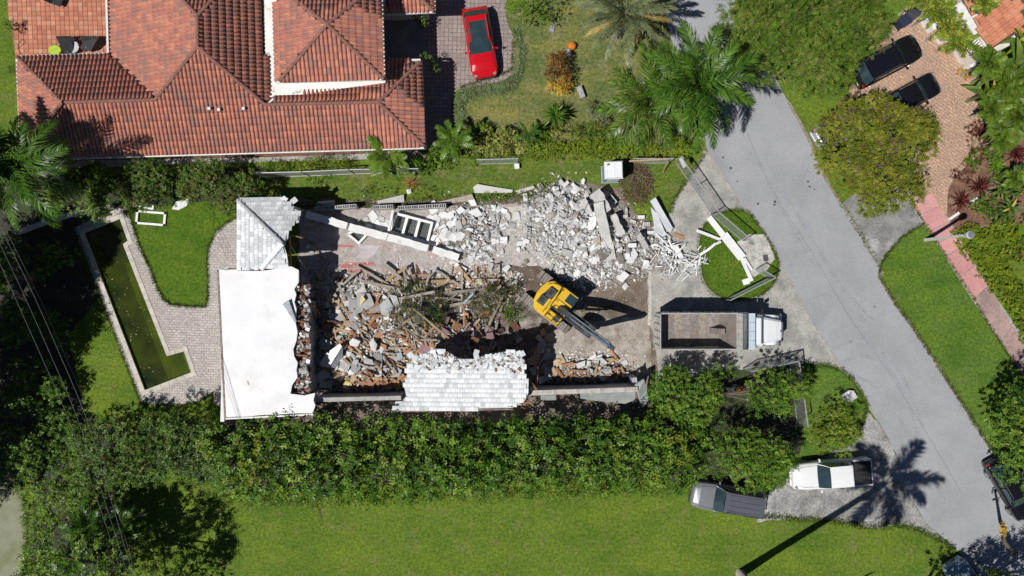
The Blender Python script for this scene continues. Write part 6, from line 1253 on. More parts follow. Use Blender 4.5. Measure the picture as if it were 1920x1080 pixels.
plant('lane_hedge', 'tall light green hedge beside the pale dirt lane', 'hedge', strip_blobs(10, [(76, 905), (82, 980), (92, 1090)], 56, 2.4, .62, 17, .3, 3), BRIGHT[:3]+FICUS[2:3], 10, 80, .36, 9, .16, .075, trunk=.08, limbs=8, crown='foliage', up=.8)
plant('garden_shrubs', 'pale variegated shrubs between the lane hedge and the power lines', 'shrubs', strip_blobs(11, [(130, 880), (150, 960), (180, 1010)], 76, 2.2, .52, 14, .35, 4), FICUS[1:]+BRIGHT[:1], 11, 90, .4, 8, .19, .075, trunk=.06, limbs=5)
plant('fringe_bush', 'yellow green bush under the power lines at the bottom', 'bush', dome(12, 262, 1045, 42, 42, 1.8, .8, 20, .45), BRIGHT+YELLOW[1:2], 12, 80, .34, 8, .18, .08, trunk=.06, limbs=5)
plant('shade_tree', 'tall tree at the bottom left throwing the black shadow over the lawn', 'tree', [b for b in dome(13, 140, 1125, 130, 110, 5.0, 2.4, 40, .8) if random.random() < .8], FICUS, 13, 48, .5, 9, .22, .11, base=(265, 1030), trunk=.2, limbs=10)
plant('shade_tree', 'dark bush in the shadow at the bottom edge beside the lawn', 'bush', dome(14, 330, 1090, 60, 30, 1.4, .7, 14, .5), FICUS[:3], 14, 40, .35, 8, .15, .08, trunk=.07, limbs=4)
# trees beyond the left edge of the picture whose shade covers the lower garden
for i, (gx, gy, z, rr_) in enumerate(((-8, 640, 9.0, 4.2), (-60, 775, 9.0, 4.2), (-90, 905, 8.5, 4.0), (60, 520, 7.0, 2.6))):
    f = (HC-z)/HC; cx, cy = 960+(gx-960)/f, 540+(gy-540)/f
    plant('tall_garden_tree', ('tall tree beyond the left edge beside the pool garden', 'tall tree beyond the left edge beside the lower lawn', 'tall tree beyond the left edge near the dirt lane', 'dark leafy tree over the left edge above the pool')[i], 'tree', dome(20+i, cx, cy, rr_*K*.9/f, rr_*K*.9/f, z-2.5, 2.6, 46, 1.15), FICUS, 20+i, 46, .55, 9, .26, .14, base=(gx, gy), trunk=.24, limbs=12)
for i, (x, y, rx, ry, n, z) in enumerate(((25, 610, 38, 40, 14, 2.6), (75, 730, 50, 50, 18, 1.8), (30, 850, 70, 55, 26, 2.4), (90, 620, 40, 36, 12, 1.2), (40, 480, 60, 40, 16, 1.5), (110, 470, 40, 30, 10, 1.3), (30, 730, 40, 50, 14, 2.2), (110, 830, 42, 34, 16, 1.4), (100, 780, 30, 30, 9, 1.2), (215, 930, 40, 30, 12, 1.2))):
    plant('shaded_shrub', ('leafy shrub at the left edge catching light above the cables', 'dark shrub under the power lines in the garden shade', 'wide dark shrub mass at the left edge above the lane', 'low dark shrub left of the long pool in shade', 'dark shrub under the big palm at the left edge', 'dark shrub left of the top of the pool', 'dark shrub at the left edge beside the cables', 'shrub under the cables at the top of the lane hedge', 'low dark shrub under the cables beside the shaded lawn', 'dark shrub in the black shade right of the cables')[i], 'shrub', dome(30+i, x, y, rx, ry, z*.5, z*.6, n, .5), FICUS[:3]+BRIGHT[2:3], 30+i, 70, .36, 8, .18, .1, trunk=.07, limbs=4)
# ---------- shrubs along the upper boundary ----------
plant('boundary_shrub', 'reddish green shrub above the white window frames', 'shrub', dome(40, 280, 345, 50, 46, 1.6, 1.0, 30, .5), MIXED, 40, 120, .34, 9, .15, .08, trunk=.07, limbs=5)
plant('boundary_shrub', 'largest reddish green shrub above the hip roof', 'shrub', dome(42, 412, 344, 72, 46, 1.7, 1.1, 42, .5), MIXED, 42, 120, .34, 9, .15, .08, trunk=.07, limbs=6)
plant('boundary_shrub', 'dark shrubs behind the big palm left of the window frames', 'shrub', dome(43, 160, 360, 75, 42, 1.5, 1.0, 34, .5), FICUS[:3]+MIXED[2:3], 43, 90, .36, 9, .17, .09, trunk=.07, limbs=6)
for i, (x, y, rx, lab) in enumerate(((517, 312, 26, 'leftmost clipped green hedge block under the tiled roof'), (570, 312, 17, 'middle clipped hedge block under the tiled roof'), (620, 307, 34, 'rightmost clipped hedge block under the tiled roof'))):
    plant('clipped_hedge', lab, 'hedge', [(x+random.uniform(-rx, rx), y+random.uniform(-8, 8), random.uniform(.7, 1.1), .32) for _ in range(int(rx*.8))], LIME+BRIGHT[2:3], 50+i, 150, .16, 7, .075, .045, trunk=.04, limbs=3, crown='foliage')
plant('clipped_hedge', 'long clipped yellow green hedge above the toilet cabin', 'hedge', strip_blobs(55, [(985, 286), (1130, 280), (1286, 276)], 28, .95, .36, 8, .12, 3), LIME, 55, 170, .17, 7, .10, .06, trunk=.04, limbs=10, crown='foliage')
plant('clipped_hedge', 'low dark green hedge strip at the edge of the floor slab', 'hedge', strip_blobs(56, [(893, 372), (950, 369), (1008, 365)], 10, .4, .26, 8, .08, 1), BRIGHT[2:3]+FICUS[1:3], 56, 150, .14, 7, .075, .045, trunk=0, crown='foliage')
plant('variegated_shrub', 'pale yellow variegated shrub left of the long clipped hedge', 'shrub', dome(57, 938, 268, 42, 24, .8, .5, 24, .38), YELLOW, 57, 160, .22, 8, .12, .075, trunk=.05, limbs=4)
plant('variegated_shrub', 'small yellow variegated shrub below the fan palm', 'shrub', dome(58, 1055, 243, 28, 10, .6, .3, 9, .3)+dome(59, 1190, 258, 18, 8, .5, .3, 6, .28), YELLOW, 58, 90, .22, 8, .10, .06, trunk=.04, limbs=3)
plant('garden_bush', 'leafy green bush between two young palms', 'bush', dome(60, 805, 300, 36, 20, .7, .5, 16, .36)+dome(62, 880, 288, 20, 14, .7, .4, 8, .33), BRIGHT+FICUS[1:2], 60, 70, .26, 8, .12, .07, trunk=.05, limbs=4)
plant('round_bush', 'big glossy rounded bush at the top beside the brick drive', 'bush', dome(63, 1002, 6, 50, 40, 1.0, .9, 30, .42), BRIGHT+FICUS[2:3], 63, 90, .22, 8, .10, .06, trunk=.06, limbs=5)
plant('round_bush', 'small round bush beside the entry court', 'bush', dome(64, 795, 36, 18, 12, .9, .5, 9, .32), YELLOW[1:2]+BRIGHT[:3], 64, 90, .22, 8, .10, .05, trunk=.05, limbs=3)
plant('climbing_vine', 'green vine at the east wall of the tiled house', 'vine', strip_blobs(65, [(792, 106), (812, 116), (814, 138)], 10, 1.8, .28, 7, .4, 1), BRIGHT+FICUS[2:3], 65, 100, .22, 8, .10, .06, trunk=.04, limbs=3)
plant('croton_bush', 'dark red croton bush on the front lawn', 'bush', dome(66, 1044, 126, 25, 23, 1.0, .7, 16, .33), RUST, 66, 170, .24, 8, .13, .055, trunk=.05, limbs=4)
plant('croton_bush', 'golden orange croton bush below the dark red one', 'bush', dome(67, 1052, 156, 25, 15, .7, .4, 11, .3), GOLD, 67, 170, .24, 8, .13, .06, trunk=.05, limbs=3)
for i, (x, y) in enumerate(((12, 48), (22, 132))): plant('patio_shrub', ('small bright shrub at the upper left edge of the terrace', 'small bright shrub beside the west gutter of the tiled house')[i], 'shrub', dome(68+i, x, y, 13, 11, .5, .4, 6, .26), BRIGHT, 68+i, 110, .24, 8, .12, .06, trunk=.04, limbs=2)
plant('weedy_shrub', 'small leafy plant in the shade behind the ruined hip roof', 'plant', dome(72, 588, 372, 12, 9, .4, .3, 6, .26), BRIGHT, 72, 110, .24, 8, .14, .06, trunk=.03, limbs=2)
plant('weedy_shrub', 'weeds on the verge left of the young palm', 'weeds', dome(73, 600, 340, 22, 12, .2, .3, 8, .24)+dome(74, 705, 358, 40, 8, .1, .2, 10, .22)+dome(75, 795, 362, 40, 8, .1, .25, 10, .24), BRIGHT, 73, 90, .2, 8, .10, .05, trunk=0, crown='foliage')
plant('weedy_shrub', 'dark weeds at the left of the rubble heap top', 'weeds', dome(76, 1022, 352, 18, 10, .2, .3, 7, .24), FICUS[1:3]+MIXED[3:], 76, 80, .2, 8, .10, .05, trunk=0, crown='foliage')
# ---------- uprooted plants on the debris ----------
def upr(label, x, y, rx, ry, n, tones, seed):
    q = S3(x, y); plant('uprooted_plant', label, 'plant', [(a, b, gh(P(a, b).x, P(a, b).y)+.1+c*.12, d) for a, b, c, d in dome(seed, x, y, rx, ry, 0, 1, n, .34)], tones, seed, 70, .45, 9, .22, .05, trunk=0, crown='foliage', up=.1, zmin=-.1)
DEADG = LM('wilted', [(.06, .075, .02), (.09, .09, .035), (.045, .08, .014), (.15, .12, .055)])
upr('largest heap of uprooted wilting palms on the debris', 786, 578, 52, 48, 44, DEADG+PALMG[:2], 80); upr('wilting olive green plants right of the bare branches', 908, 564, 34, 34, 24, DEADG, 81); upr('fresh green uprooted plant left of the excavator', 962, 590, 16, 16, 9, BRIGHT[:2]+FICUS[1:2]+DEADG[:1], 82)
upr('tuft of dry grass roots beside the excavator track', 955, 545, 22, 14, 8, DEADG, 83)
# ---------- palms ----------
def frond(r, Lf, n, wl, lw, tones, arch=.25, sag=.9, vee=.35, bare=.12, fwd=.55):
    """one palm leaf: an arching rib with two rows of leaflets; +x is outward"""
    s_ = np.linspace(0, 1, 14); x = Lf*(s_-.12*s_**3); z = Lf*(arch*s_-sag*.5*s_**2.2)
    mb = MB(); mb.tube([(a, 0, b) for a, b in zip(x, z)], [.035*(1-.8*t)*max(.6, Lf/3) for t in s_], 5, 0, False)
    V = [np.array(mb.v)]; F = [np.array(mb.f)]; k_ = len(mb.v)
    t = np.repeat(np.linspace(bare, .985, n), 2); sd = np.tile([1., -1.], n); px = np.interp(t, s_, x); pz = np.interp(t, s_, z)
    tx = np.interp(t, s_, np.gradient(x, s_)); tz = np.interp(t, s_, np.gradient(z, s_)); tn = unit(np.stack([tx, 0*tx, tz], -1)); nm = np.stack([-tn[:, 2], 0*tx, tn[:, 0]], -1)
    f_ = fwd+.55*t; d = unit(tn*(f_*1.25)[:, None]+np.stack([0*sd, sd, 0*sd], -1)+nm*((vee*(1-t*.6))+r.normal(0, .28, 2*n))[:, None]+r.normal(0, .13, (2*n, 3)))
    ln = wl*np.sin(np.clip((t*.93+.12), 0, 1)*PI)**.6*r.uniform(.65, 1.15, 2*n); base = np.stack([px, 0*px, pz], -1)
    # two segments per leaflet so that it droops
    side = unit(np.cross(d, nm)); mid_ = base+d*ln[:, None]*.55; tip = base+d*ln[:, None]*.95-np.array((0, 0, 1.))*(ln*.38)[:, None]
    h_ = side*lw*.5
    V2 = np.stack([base-h_*.6, base+h_*.6, mid_+h_, tip+h_*.12, tip-h_*.12, mid_-h_], 1).reshape(-1, 3); i = np.arange(2*n)[:, None]*6+k_
    F2 = np.concatenate([i+np.array([[0, 1, 2, 5]]), i+np.array([[5, 2, 3, 4]])]); V = np.concatenate([V[0], V2]); F = np.concatenate([F[0], F2])
    tn_ = r.integers(0, len(tones), 2*n); return npmesh('frond', V, F, tones, np.concatenate([np.zeros(len(mb.f), int), tn_, tn_]))
def palm(name, label, crown, z, n, Lf, wl, tones, seed, lean=(0, 0), tr=.16, nl=46, lw=.05, el=(-15, 65), sag=.9, dry=0, vee=.35, shaft=False, arch=.25, group=None, trunkm=None, az0=None):
    r = np.random.default_rng(seed); rnd_ = random.Random(seed); top = P(crown[0], crown[1], z); b0 = Vector((top.x+lean[0], top.y+lean[1], 0)); t = thing(name, label, 'palm', b0, 0, group); tp = top-b0
    pts = [Vector((0, 0, -.05)), tp*.25+Vector((-.03, .02, 0)), tp*.6, tp]; MB().tube(pts, [tr*1.35, tr*1.05, tr*.95, tr*.8], 10).build('trunk', trunkm or pbark, t, smooth=True)
    if shaft: MB().tube([tp, tp+Vector((0, 0, 1.3))], [tr*.8, tr*.5], 10).build('crownshaft', mat('green shaft', (.12, .19, .05), (.09, .15, .04)), t, smooth=True); tp = tp+Vector((0, 0, 1.2))
    ms = [frond(r, Lf*rnd_.uniform(.88, 1.1), nl, wl, lw, tones, arch, sag*rnd_.uniform(.8, 1.2), vee) for _ in range(4)]; md = frond(r, Lf*.9, nl, wl*.8, lw*.8, DRYF, arch, sag*1.2, vee*.4) if dry else None
    for i in range(n):
        f = i/max(1, n-1); e = el[1]+(el[0]-el[1])*f+rnd_.uniform(-7, 7); az = (az0 or 0)+i*2.39996+rnd_.uniform(-.2, .2)
        o = link('frond', md if (dry and i >= n-dry) else rnd_.choice(ms), t, tp, (rnd_.uniform(-.25, .25), -R(e), az), rnd_.uniform(.85, 1.08))
    MB().tube([tp-Vector((0, 0, .25)), tp+Vector((0, 0, .2))], [tr*1.2, tr*.5], 8).build('heart', bark, t)
    return t
palm('date_palm', 'grey green date palm with stiff long fronds beside the road', (1172, 26), 4.2, 36, 4.5, .55, DATE, 90, tr=.32, nl=60, lw=.05, el=(-12, 62), sag=.55, dry=5, vee=.5, arch=.2)
palm('tall_palm', 'glossy dark green palm leaning over the road, nearest the kerb', (1306, 162), 8.0, 26, 4.0, 1.0, PALMG+YPALM[:2], 91, tr=.2, nl=52, lw=.06, el=(-28, 58), sag=1.15, dry=2)
palm('tall_palm', 'glossy dark green palm left of the road palm', (1220, 196), 6.6, 26, 3.7, .9, PALMG+YPALM[:2]+DATE[2:], 92, tr=.2, nl=50, lw=.06, el=(-25, 58), sag=1.15, dry=5)
palm('tall_palm', 'drooping palm at the left edge beside the tiled roof', (38, 318), 7.0, 22, 4.3, .95, PALMG+YPALM[:1], 93, tr=.2, nl=54, lw=.06, el=(-30, 45), sag=1.2, az0=.4)
palm('tall_palm', 'palm hidden beyond the left edge shading the west roof', (-62, 300), 7.5, 24, 4.1, 1.0, PALMG, 94, tr=.2, nl=60, lw=.09, el=(-25, 55), sag=1.0)
palm('young_palm', 'young bright green palm in front of the tiled roof eave', (729, 292), 2.6, 13, 2.15, .55, YPALM, 95, tr=.09, nl=34, lw=.075, el=(-5, 45), sag=.7)
palm('young_palm', 'young palm at the house corner left of the pale yellow shrub', (850, 262), 2.4, 10, 1.8, .45, YPALM[:2]+PALMG[2:], 96, tr=.08, nl=30, lw=.065, el=(-5, 40), sag=.7)
palm('young_palm', 'slender small palm in front of the long clipped hedge', (990, 252), 1.9, 6, 1.2, .3, PALMG, 97, tr=.06, nl=26, lw=.04, el=(0, 40), sag=.8)
for i, (x, y, z, L_) in enumerate(((170, 985, 3.2, 2.0), (205, 1030, 3.0, 2.1), (140, 1055, 2.8, 1.9), (232, 985, 2.6, 1.6))):
    palm('garden_palm', ('dark palm left of the cables at the bottom left', 'dark palm under the cables at the bottom left', 'dark palm at the bottom left beside the lane hedge', 'dark palm right of the cables at the bottom left')[i], (x, y), z, 12, L_, .6, PALMG, 100+i, tr=.1, nl=44, lw=.045, el=(-15, 55), sag=.9)
palm('royal_palm', 'very tall royal palm at the bottom edge casting the long shadow', (1388+226, 1075+283), 18.0, 11, 4.2, 1.15, PALMG, 110, tr=.25, nl=52, lw=.10, el=(-25, 40), sag=.9, shaft=True)
for i, (x, y, z, L_) in enumerate(((1752, 22, 3.0, 1.7), (1776, 52, 2.8, 1.6), (1790, 78, 2.4, 1.4), (1730, -4, 3.0, 1.6), (1808, 76, 2.2, 1.1), (1846, 6, 4.6, 1.0))):
    palm('areca_palm', ('yellow green palm above the white planter wall', 'yellow green palm over the middle of the planter wall', 'yellow green palm by the lower planter end', 'topmost yellow green palm beside the feathery tree', 'small palm beside the striped awning', 'small palm rising over the orange tile roof')[i], (x, y), z, 14, L_, .38, YPALM+OLIVE[:1]+GOLD[3:], 120+i, tr=.06, nl=30, lw=.05, el=(0, 70), sag=1.0)
# fan palm on the lawn
def rosette(r, n, L, W, tones, el=(10, 80), droop=.25, segs=3, nm='rosette'):
    V = []; F = []; T = []
    for i in range(n):
        az = i*2.39996+r.uniform(-.2, .2); e = R(el[1]+(el[0]-el[1])*(i/n)+r.uniform(-6, 6)); ln = L*r.uniform(.8, 1.1); d = np.array((math.cos(az)*math.cos(e), math.sin(az)*math.cos(e), math.sin(e))); s_ = np.array((-math.sin(az), math.cos(az), 0)); k_ = len(V)
        for j in range(segs+1):
            t = j/segs; c = d*ln*t-np.array((0, 0, droop*ln*t*t)); w_ = W*.5*(1-t**1.6)*(.5+min(1, t*3)*.5)+.003; V += [c-s_*w_+np.array((0, 0, .15*w_)), c+s_*w_+np.array((0, 0, .15*w_))]
            if j: F.append((k_+2*j-2, k_+2*j-1, k_+2*j+1, k_+2*j)); T.append(i % len(tones))
    return npmesh(nm, np.array(V), np.array(F), tones, T)
rg = np.random.default_rng(5)
def rplant(name, label, cat, px, py, z, me, group=None, sc=1., trunkh=0):
    q = P(px, py, z+trunkh); t = thing(name, label, cat, (q.x, q.y, 0), random.uniform(0, 6.3), group); link('leaves', me, t, (0, 0, z+trunkh), None, sc)
    MB().tube([(0, 0, 0), (.01, 0, z+trunkh+.02)], .045, 6).build('stem', bark, t); return t
rplant('fan_palm', 'round fan palm with dark trunk on the front lawn', 'palm', 1040, 216, .9, rosette(rg, 70, 1.15, .12, YPALM[:1]+PALMG[1:], (-10, 75), .3), trunkh=.5)
lir = [rosette(rg, 34, .5, .055, LM('liriope', [(.14, .185, .075), (.19, .23, .11), (.10, .15, .05)]), (5, 75), .5) for _ in range(3)]; random.seed(14)
for i, (x, y) in enumerate(smooth([(968, 60), (974, 80), (978, 105), (975, 130), (966, 150), (945, 160), (922, 164), (898, 168), (873, 174), (858, 190), (857, 210), (858, 228)], 4, False)):
    for o_ in ((0, 0), (6, 4)) if i > 16 else ((0, 0),):
        rplant('border_grass', 'tuft of grey green border grass edging the brick drive', 'plant', x+o_[0]+random.uniform(-2, 2), y+o_[1]+random.uniform(-2, 2), .05, random.choice(lir), 'border grass tufts along the brick drive', random.uniform(.8, 1.25))
brm = rosette(rg, 46, .95, .10, MAROON, (5, 75), .2)
for x, y, s_, lab in ((1801, 377, 1.0, 'lowest dark red spiky plant beside the pink pavement'), (1836, 350, 1.05, 'dark red spiky plant above the lowest red one'), (1905, 290, 1.0, 'dark red spiky plant near the right edge'), (1850, 228, .8, 'dusky red plant at the edge of the tan drive'), (1835, 250, .7, 'small dusky red plant below the drive edge'), (1905, 478, .7, 'small dark red plant in the ground cover at the right edge')): rplant('red_bromeliad', lab, 'plant', x, y, .2, brm, None, s_)
agv = rosette(rg, 40, .8, .09, BRIGHT[:2]+FICUS[2:3], (5, 75), .25)
for x, y, s_, lab in ((1866, 312, 1.1, 'bright green spiky plant between two red spiky plants'), (1885, 325, .9, 'green spiky plant right of the bright one'), (1824, 286, .6, 'small green spiky plant beside the drive curve'), (1815, 300, .55, 'lower small green spiky plant beside the drive'), (1850, 260, .7, 'green spiky plant below the dusky red one')): rplant('spiky_plant', lab, 'plant', x, y, .2, agv, None, s_)
# banana like broad leaves at the right
def paddle(r, L, W, tones, droop=.5):
    n = 7; V = []; F = []
    for j in range(n+1):
        t = j/n; w_ = W*.5*math.sin(PI*min(1, .08+t*.9))**.7; z = L*(.35*t-droop*t*t)
        V += [(L*t*.95, -w_, z+w_*.3+r.uniform(-.03, .03)), (L*t*.95, 0, z), (L*t*.95, w_, z+w_*.3+r.uniform(-.03, .03))]
        if j: a = 3*j; F += [(a-3, a-2, a+1, a), (a-2, a-1, a+2, a+1)]
    return npmesh('leaf', V, F, tones, r.integers(0, len(tones), len(F)), True)
BAN = LM('banana', [(.075, .145, .025), (.095, .165, .03), (.13, .19, .035)], .5); pads = [paddle(rg, L_, W_, [BAN[i % 3]]) for i, (L_, W_) in enumerate(((1.6, .34), (1.3, .28), (1.7, .36), (1.4, .3)))]
ylp = [paddle(rg, 1.3, .3, [m]) for m in (GOLD[3], LIME[0])]
for i, (x, y, z, n, s_, lab) in enumerate(((1868, 135, 2.6, 13, 1.0, 'broad leaved plant right of the striped awning'), (1905, 120, 3.2, 13, 1.1, 'tall broad leaved plant at the upper right edge'), (1850, 175, 2.2, 12, .9, 'broad leaved plant beside the curve of the tan drive'), (1895, 185, 3.0, 14, 1.1, 'largest broad leaved plant at the right edge'), (1880, 235, 2.4, 13, 1.0, 'broad leaved plant above the spiky plants'), (1915, 245, 2.6, 12, 1.0, 'broad leaved plant at the right edge above the red spikes'), (1895, 390, 1.4, 12, .62, 'light green broad leaved clump beside the ground cover'), (1915, 360, 1.4, 10, .6, 'broad leaved clump at the right edge below the red spikes'), (1875, 360, .9, 10, .5, 'low broad leaved clump right of the red spikes'), (1912, 75, 3.6, 10, 1.0, 'broad leaved plant leaning on the orange tile roof'))):
    q = P(x, y, z); t = thing('broad_leaf_plant', lab, 'plant', (q.x, q.y, 0)); MB().tube([(0, 0, 0), (.05, 0, z)], [.14*s_, .09*s_], 8).build('stem', mat('green stem', (.12, .15, .05)), t, smooth=True)
    for k_ in range(n): e = 70-75*k_/n+random.uniform(-8, 8); link('leaf', random.choice(pads if random.random() < .85 else ylp), t, (.03, 0, z-.3*k_/n), (random.uniform(-.4, .4), -R(e-20), k_*2.4+random.uniform(-.3, .3)), s_*random.uniform(.8, 1.15))
plant('croton_bush', 'orange croton at the end of the white planter wall', 'bush', dome(140, 1768, 92, 9, 8, .3, .3, 5, .26), GOLD, 140, 110, .2, 8, .12, .05, trunk=.03, limbs=2)
plant('croton_bush', 'orange and yellow croton below the striped awning', 'bush', dome(141, 1806, 138, 10, 13, .3, .3, 6, .26), GOLD, 141, 110, .2, 8, .12, .05, trunk=.03, limbs=2)
plant('ground_cover', 'yellow green ground cover filling the bed right of the pavement', 'shrubs', strip_blobs(142, [(1800, 430), (1860, 500), (1925, 600), (1960, 660)], 46, .28, .38, 11, .12, 4)+dome(143, 1895, 455, 55, 45, .2, .2, 34, .4), LIME, 142, 150, .2, 7, .12, .075, trunk=0, crown='foliage')
plant('bed_shrub', 'dark green leafy shrubs above the ground cover', 'shrubs', dome(144, 1865, 388, 36, 28, .4, .4, 20, .38), FICUS[:3]+BRIGHT[2:3], 144, 80, .24, 8, .13, .07, trunk=.04, limbs=3)
plant('bed_shrub', 'low dusky maroon shrubs along the curve of the tan drive', 'shrubs', dome(180, 1836, 262, 20, 34, .25, .25, 20, .26)+dome(181, 1806, 330, 22, 16, .2, .2, 10, .24), MAROON+RUST[:1], 180, 110, .2, 8, .12, .05, trunk=.03, limbs=2)
plant('bed_shrub', 'fresh green low shrubs between the red spiky plants and drive', 'shrubs', dome(182, 1858, 285, 24, 20, .3, .3, 14, .28)+dome(183, 1885, 345, 26, 22, .3, .3, 16, .3)+dome(184, 1822, 305, 16, 12, .2, .2, 6, .24), BRIGHT+FICUS[1:2], 182, 110, .22, 8, .13, .06, trunk=.03, limbs=3)
for x, y, a, l, lab in ((1787, 405, .6, .8, 'white edging stone below the lowest red plant'), (1825, 375, .5, .5, 'white edging stone between the red spiky plants'), (1902, 316, .45, 1.1, 'white corrugated edging at the right edge')):
    tag(MB().box((0, 0, .1), (l, .22, .22), a, top=(.95, .8)).build('edging_stone', stucco, loc=P(x, y)), lab, 'edging')
for i, (x, y, z, L_) in enumerate(((1850, 118, 3.0, 1.5), (1882, 160, 3.2, 1.6), (1858, 205, 2.6, 1.4), (1905, 215, 3.0, 1.6), (1915, 150, 3.4, 1.6), (1876, 262, 2.2, 1.2), (1900, 335, 1.6, 1.0))):
    palm('areca_palm', ('feathery palm between awning and broad leaves', 'feathery palm in the middle of the broad leaf thicket', 'feathery palm leaning to the tan drive curve', 'feathery palm at the right edge of the thicket', 'feathery palm at the right edge level with the small black car', 'lowest feathery palm of the thicket', 'small feathery palm beside the red spiky plants')[i], (x, y), z, 16, L_, .45, YPALM+PALMG[1:]+OLIVE[:1], 160+i, tr=.06, nl=32, lw=.055, el=(0, 70), sag=1.0)
for i, (x, y, rx, ry, tn) in enumerate(((900, 252, 26, 12, BRIGHT), (1015, 252, 22, 12, BRIGHT[:2]+FICUS[2:3]), (1110, 250, 34, 14, FEATH), (1160, 262, 36, 12, BRIGHT[:2]+FICUS[1:2]), (1250, 268, 30, 12, FICUS[1:]), (1130, 215, 30, 18, DATE), (830, 285, 30, 10, FICUS[1:3]), (760, 312, 40, 9, FICUS[1:3]), (1285, 285, 16, 10, BRIGHT))):
    plant('border_shrub', ('leafy shrub left of the pale yellow shrub', 'leafy shrub under the slender small palm', 'feathery low shrub right of the fan palm', 'leafy shrub behind the middle of the long hedge', 'dark shrub at the right end of the long hedge', 'grey green low plants left of the tall palms', 'dark shrub below the house corner palm', 'dark low shrubs right of the young bright palm', 'bright shrub beside the roadside fence end')[i], 'shrub', dome(170+i, x, y, rx, ry, .5, .4, int(rx*.6), .36), tn, 170+i, 110, .26, 8, .14, .07, trunk=.04, limbs=3)
# trees below the bottom edge whose shade falls on the street corner
for i, (gx, gy, z, rr_) in enumerate(((1668, 1142, 8.0, 2.5), (1742, 1142, 8.2, 2.8), (1806, 1104, 7.4, 2.2))):
    f = (HC-z)/HC; plant('corner_shade_tree', ('tree beyond the bottom edge left of the slate blue car', 'tree beyond the bottom edge shading the slate blue car', 'tree beyond the bottom edge shading the street corner')[i], 'tree', dome(150+i, 960+(gx-960)/f, 540+(gy-540)/f, rr_*K*.85/f, rr_*K*.85/f, z-1.8, 1.8, 24, .85), FICUS, 150+i, 26, .5, 9, .22, .12, base=(gx, gy), trunk=.2, limbs=8)
yb = thing('flowering_branch', 'brown leaning trunk with yellow leaves at the lower right corner', 'tree', P(1900, 1045)); a, b = P(1925, 1075, 1.5), P(1880, 988, 4.0); wpart('trunk', MB().tube([P(1905, 1040), a*.4+b*.6-Vector((0, 0, .8)), b], [.16, .12, .06], 8), bark, yb, smooth=True)
V, F, T = blob_foliage(np.random.default_rng(9), [(b.x, b.y, b.z, .22), (b.x+.3, b.y-.5, b.z-.4, .15)], 400, .15, 7, .12, .07, 2); link('blossom', npmesh('blossom', V, F, GOLD[1:2]+YELLOW[:1], T), yb, -yb.location)
plant('kerb_plant', 'bright small bush at the bottom edge in the corner shade', 'bush', dome(155, 1868, 1072, 16, 10, 1.6, .6, 7, .3), BRIGHT, 155, 90, .25, 8, .13, .08, trunk=.04, limbs=2)
# brush pile, dead palm, pumpkin, stones
r = np.random.default_rng(61); n = 900; q = P(1193, 345); ang = r.uniform(0, 6.3, n); rad = np.sqrt(r.random(n)); bx_ = np.stack([q.x+np.cos(ang)*rad*1.15, q.y+np.sin(ang)*rad*1.5, .05+.55*(1-rad**2)*r.uniform(.5, 1, n)], -1); dv = unit(r.normal(size=(n, 3))*np.array((1, 1, .3)))
V, F = leaf_quads(bx_, dv, unit(np.cross(dv, r.normal(size=(n, 3)))), r.uniform(.25, .7, n), r.uniform(.02, .05, n)); TW = [mat('twig %d' % i, c) for i, c in enumerate([(.16, .11, .085), (.22, .15, .115), (.11, .075, .06), (.20, .09, .05)])]
tag(link('brush_pile', npmesh('brush_pile', V-np.array((q.x, q.y, 0)), F, TW, r.integers(0, 4, n)), None, (q.x, q.y, 0)), 'brown heap of dead brush between the toilet cabin and metal sheets', 'brush')
rplant('dead_palm', 'dead orange brown palm seedling on the verge', 'plant', 771, 345, .15, rosette(rg, 22, .75, .05, LM('dead', [(.34, .14, .04), (.42, .19, .05), (.26, .11, .04)]), (0, 60), .3))
pk = thing('pumpkin', 'round orange pumpkin on the front lawn above the croton', 'pumpkin', P(1072, 88)); mb = MB(); mb.loft([[(.3*(1+.05*math.cos(8*2*PI*i/32))*math.sin(ph)*math.cos(2*PI*i/32)+1e-5*i, .3*(1+.05*math.cos(8*2*PI*i/32))*math.sin(ph)*math.sin(2*PI*i/32), .24-.24*math.cos(ph)) for i in range(32)] for ph in np.linspace(.05, PI-.05, 10)]); mb.build('body', mat('pumpkin skin', (.62, .20, .015), (.55, .16, .012), sc=4), pk, smooth=True); MB().tube([(0, 0, .46), (.03, 0, .56)], [.03, .02], 6).build('stem', bark, pk)
stn = mat('grey garden stone', (.38, .39, .40), (.28, .29, .30), sc=5, fine=.2)
tag(MB().box((0, 0, .16), (.42, .5, .32), .3, top=(.8, .8)).box((0, 0, .34), (.3, .36, .05), .3).build('stone_pot', stn, loc=P(1066, 100)), 'grey stone pot below the orange pumpkin', 'pot')
bn = thing('stone_bench', 'small pale stone bench right of the golden croton', 'bench', P(1088, 175), R(-70)); MB().box((0, 0, .4), (.85, .38, .08)).build('seat', stn, bn, bevel=.01)
for s_ in (-1, 1): MB().box((s_*.3, 0, .18), (.1, .3, .36)).build('leg', stn, bn)
tag(MB().box((0, 0, .06), (.5, .34, .1), 1.2, top=(.9, .9)).box((.02, 0, .13), (.3, .2, .05), 1.3).build('stepping_stone', stn, loc=P(1036, 53)), 'pale stone slab on the front lawn near the round bush', 'stone')
tag(link('boulder', lump(mat('white boulder', (.62, .62, .62), (.5, .5, .51), sc=4), 5, 1.0, .9, .5, 16), None, P(1592, 742, .15), (0, 0, .7)), 'white broken rock on the grass corner beside the road', 'rock')
slab('broken_slab', 'pale broken slab lying in the grass under the shrub', [(322, 392, .1), (330, 378, .12), (356, 372, .1), (350, 386, .08), (334, 394, .06)], cw1)
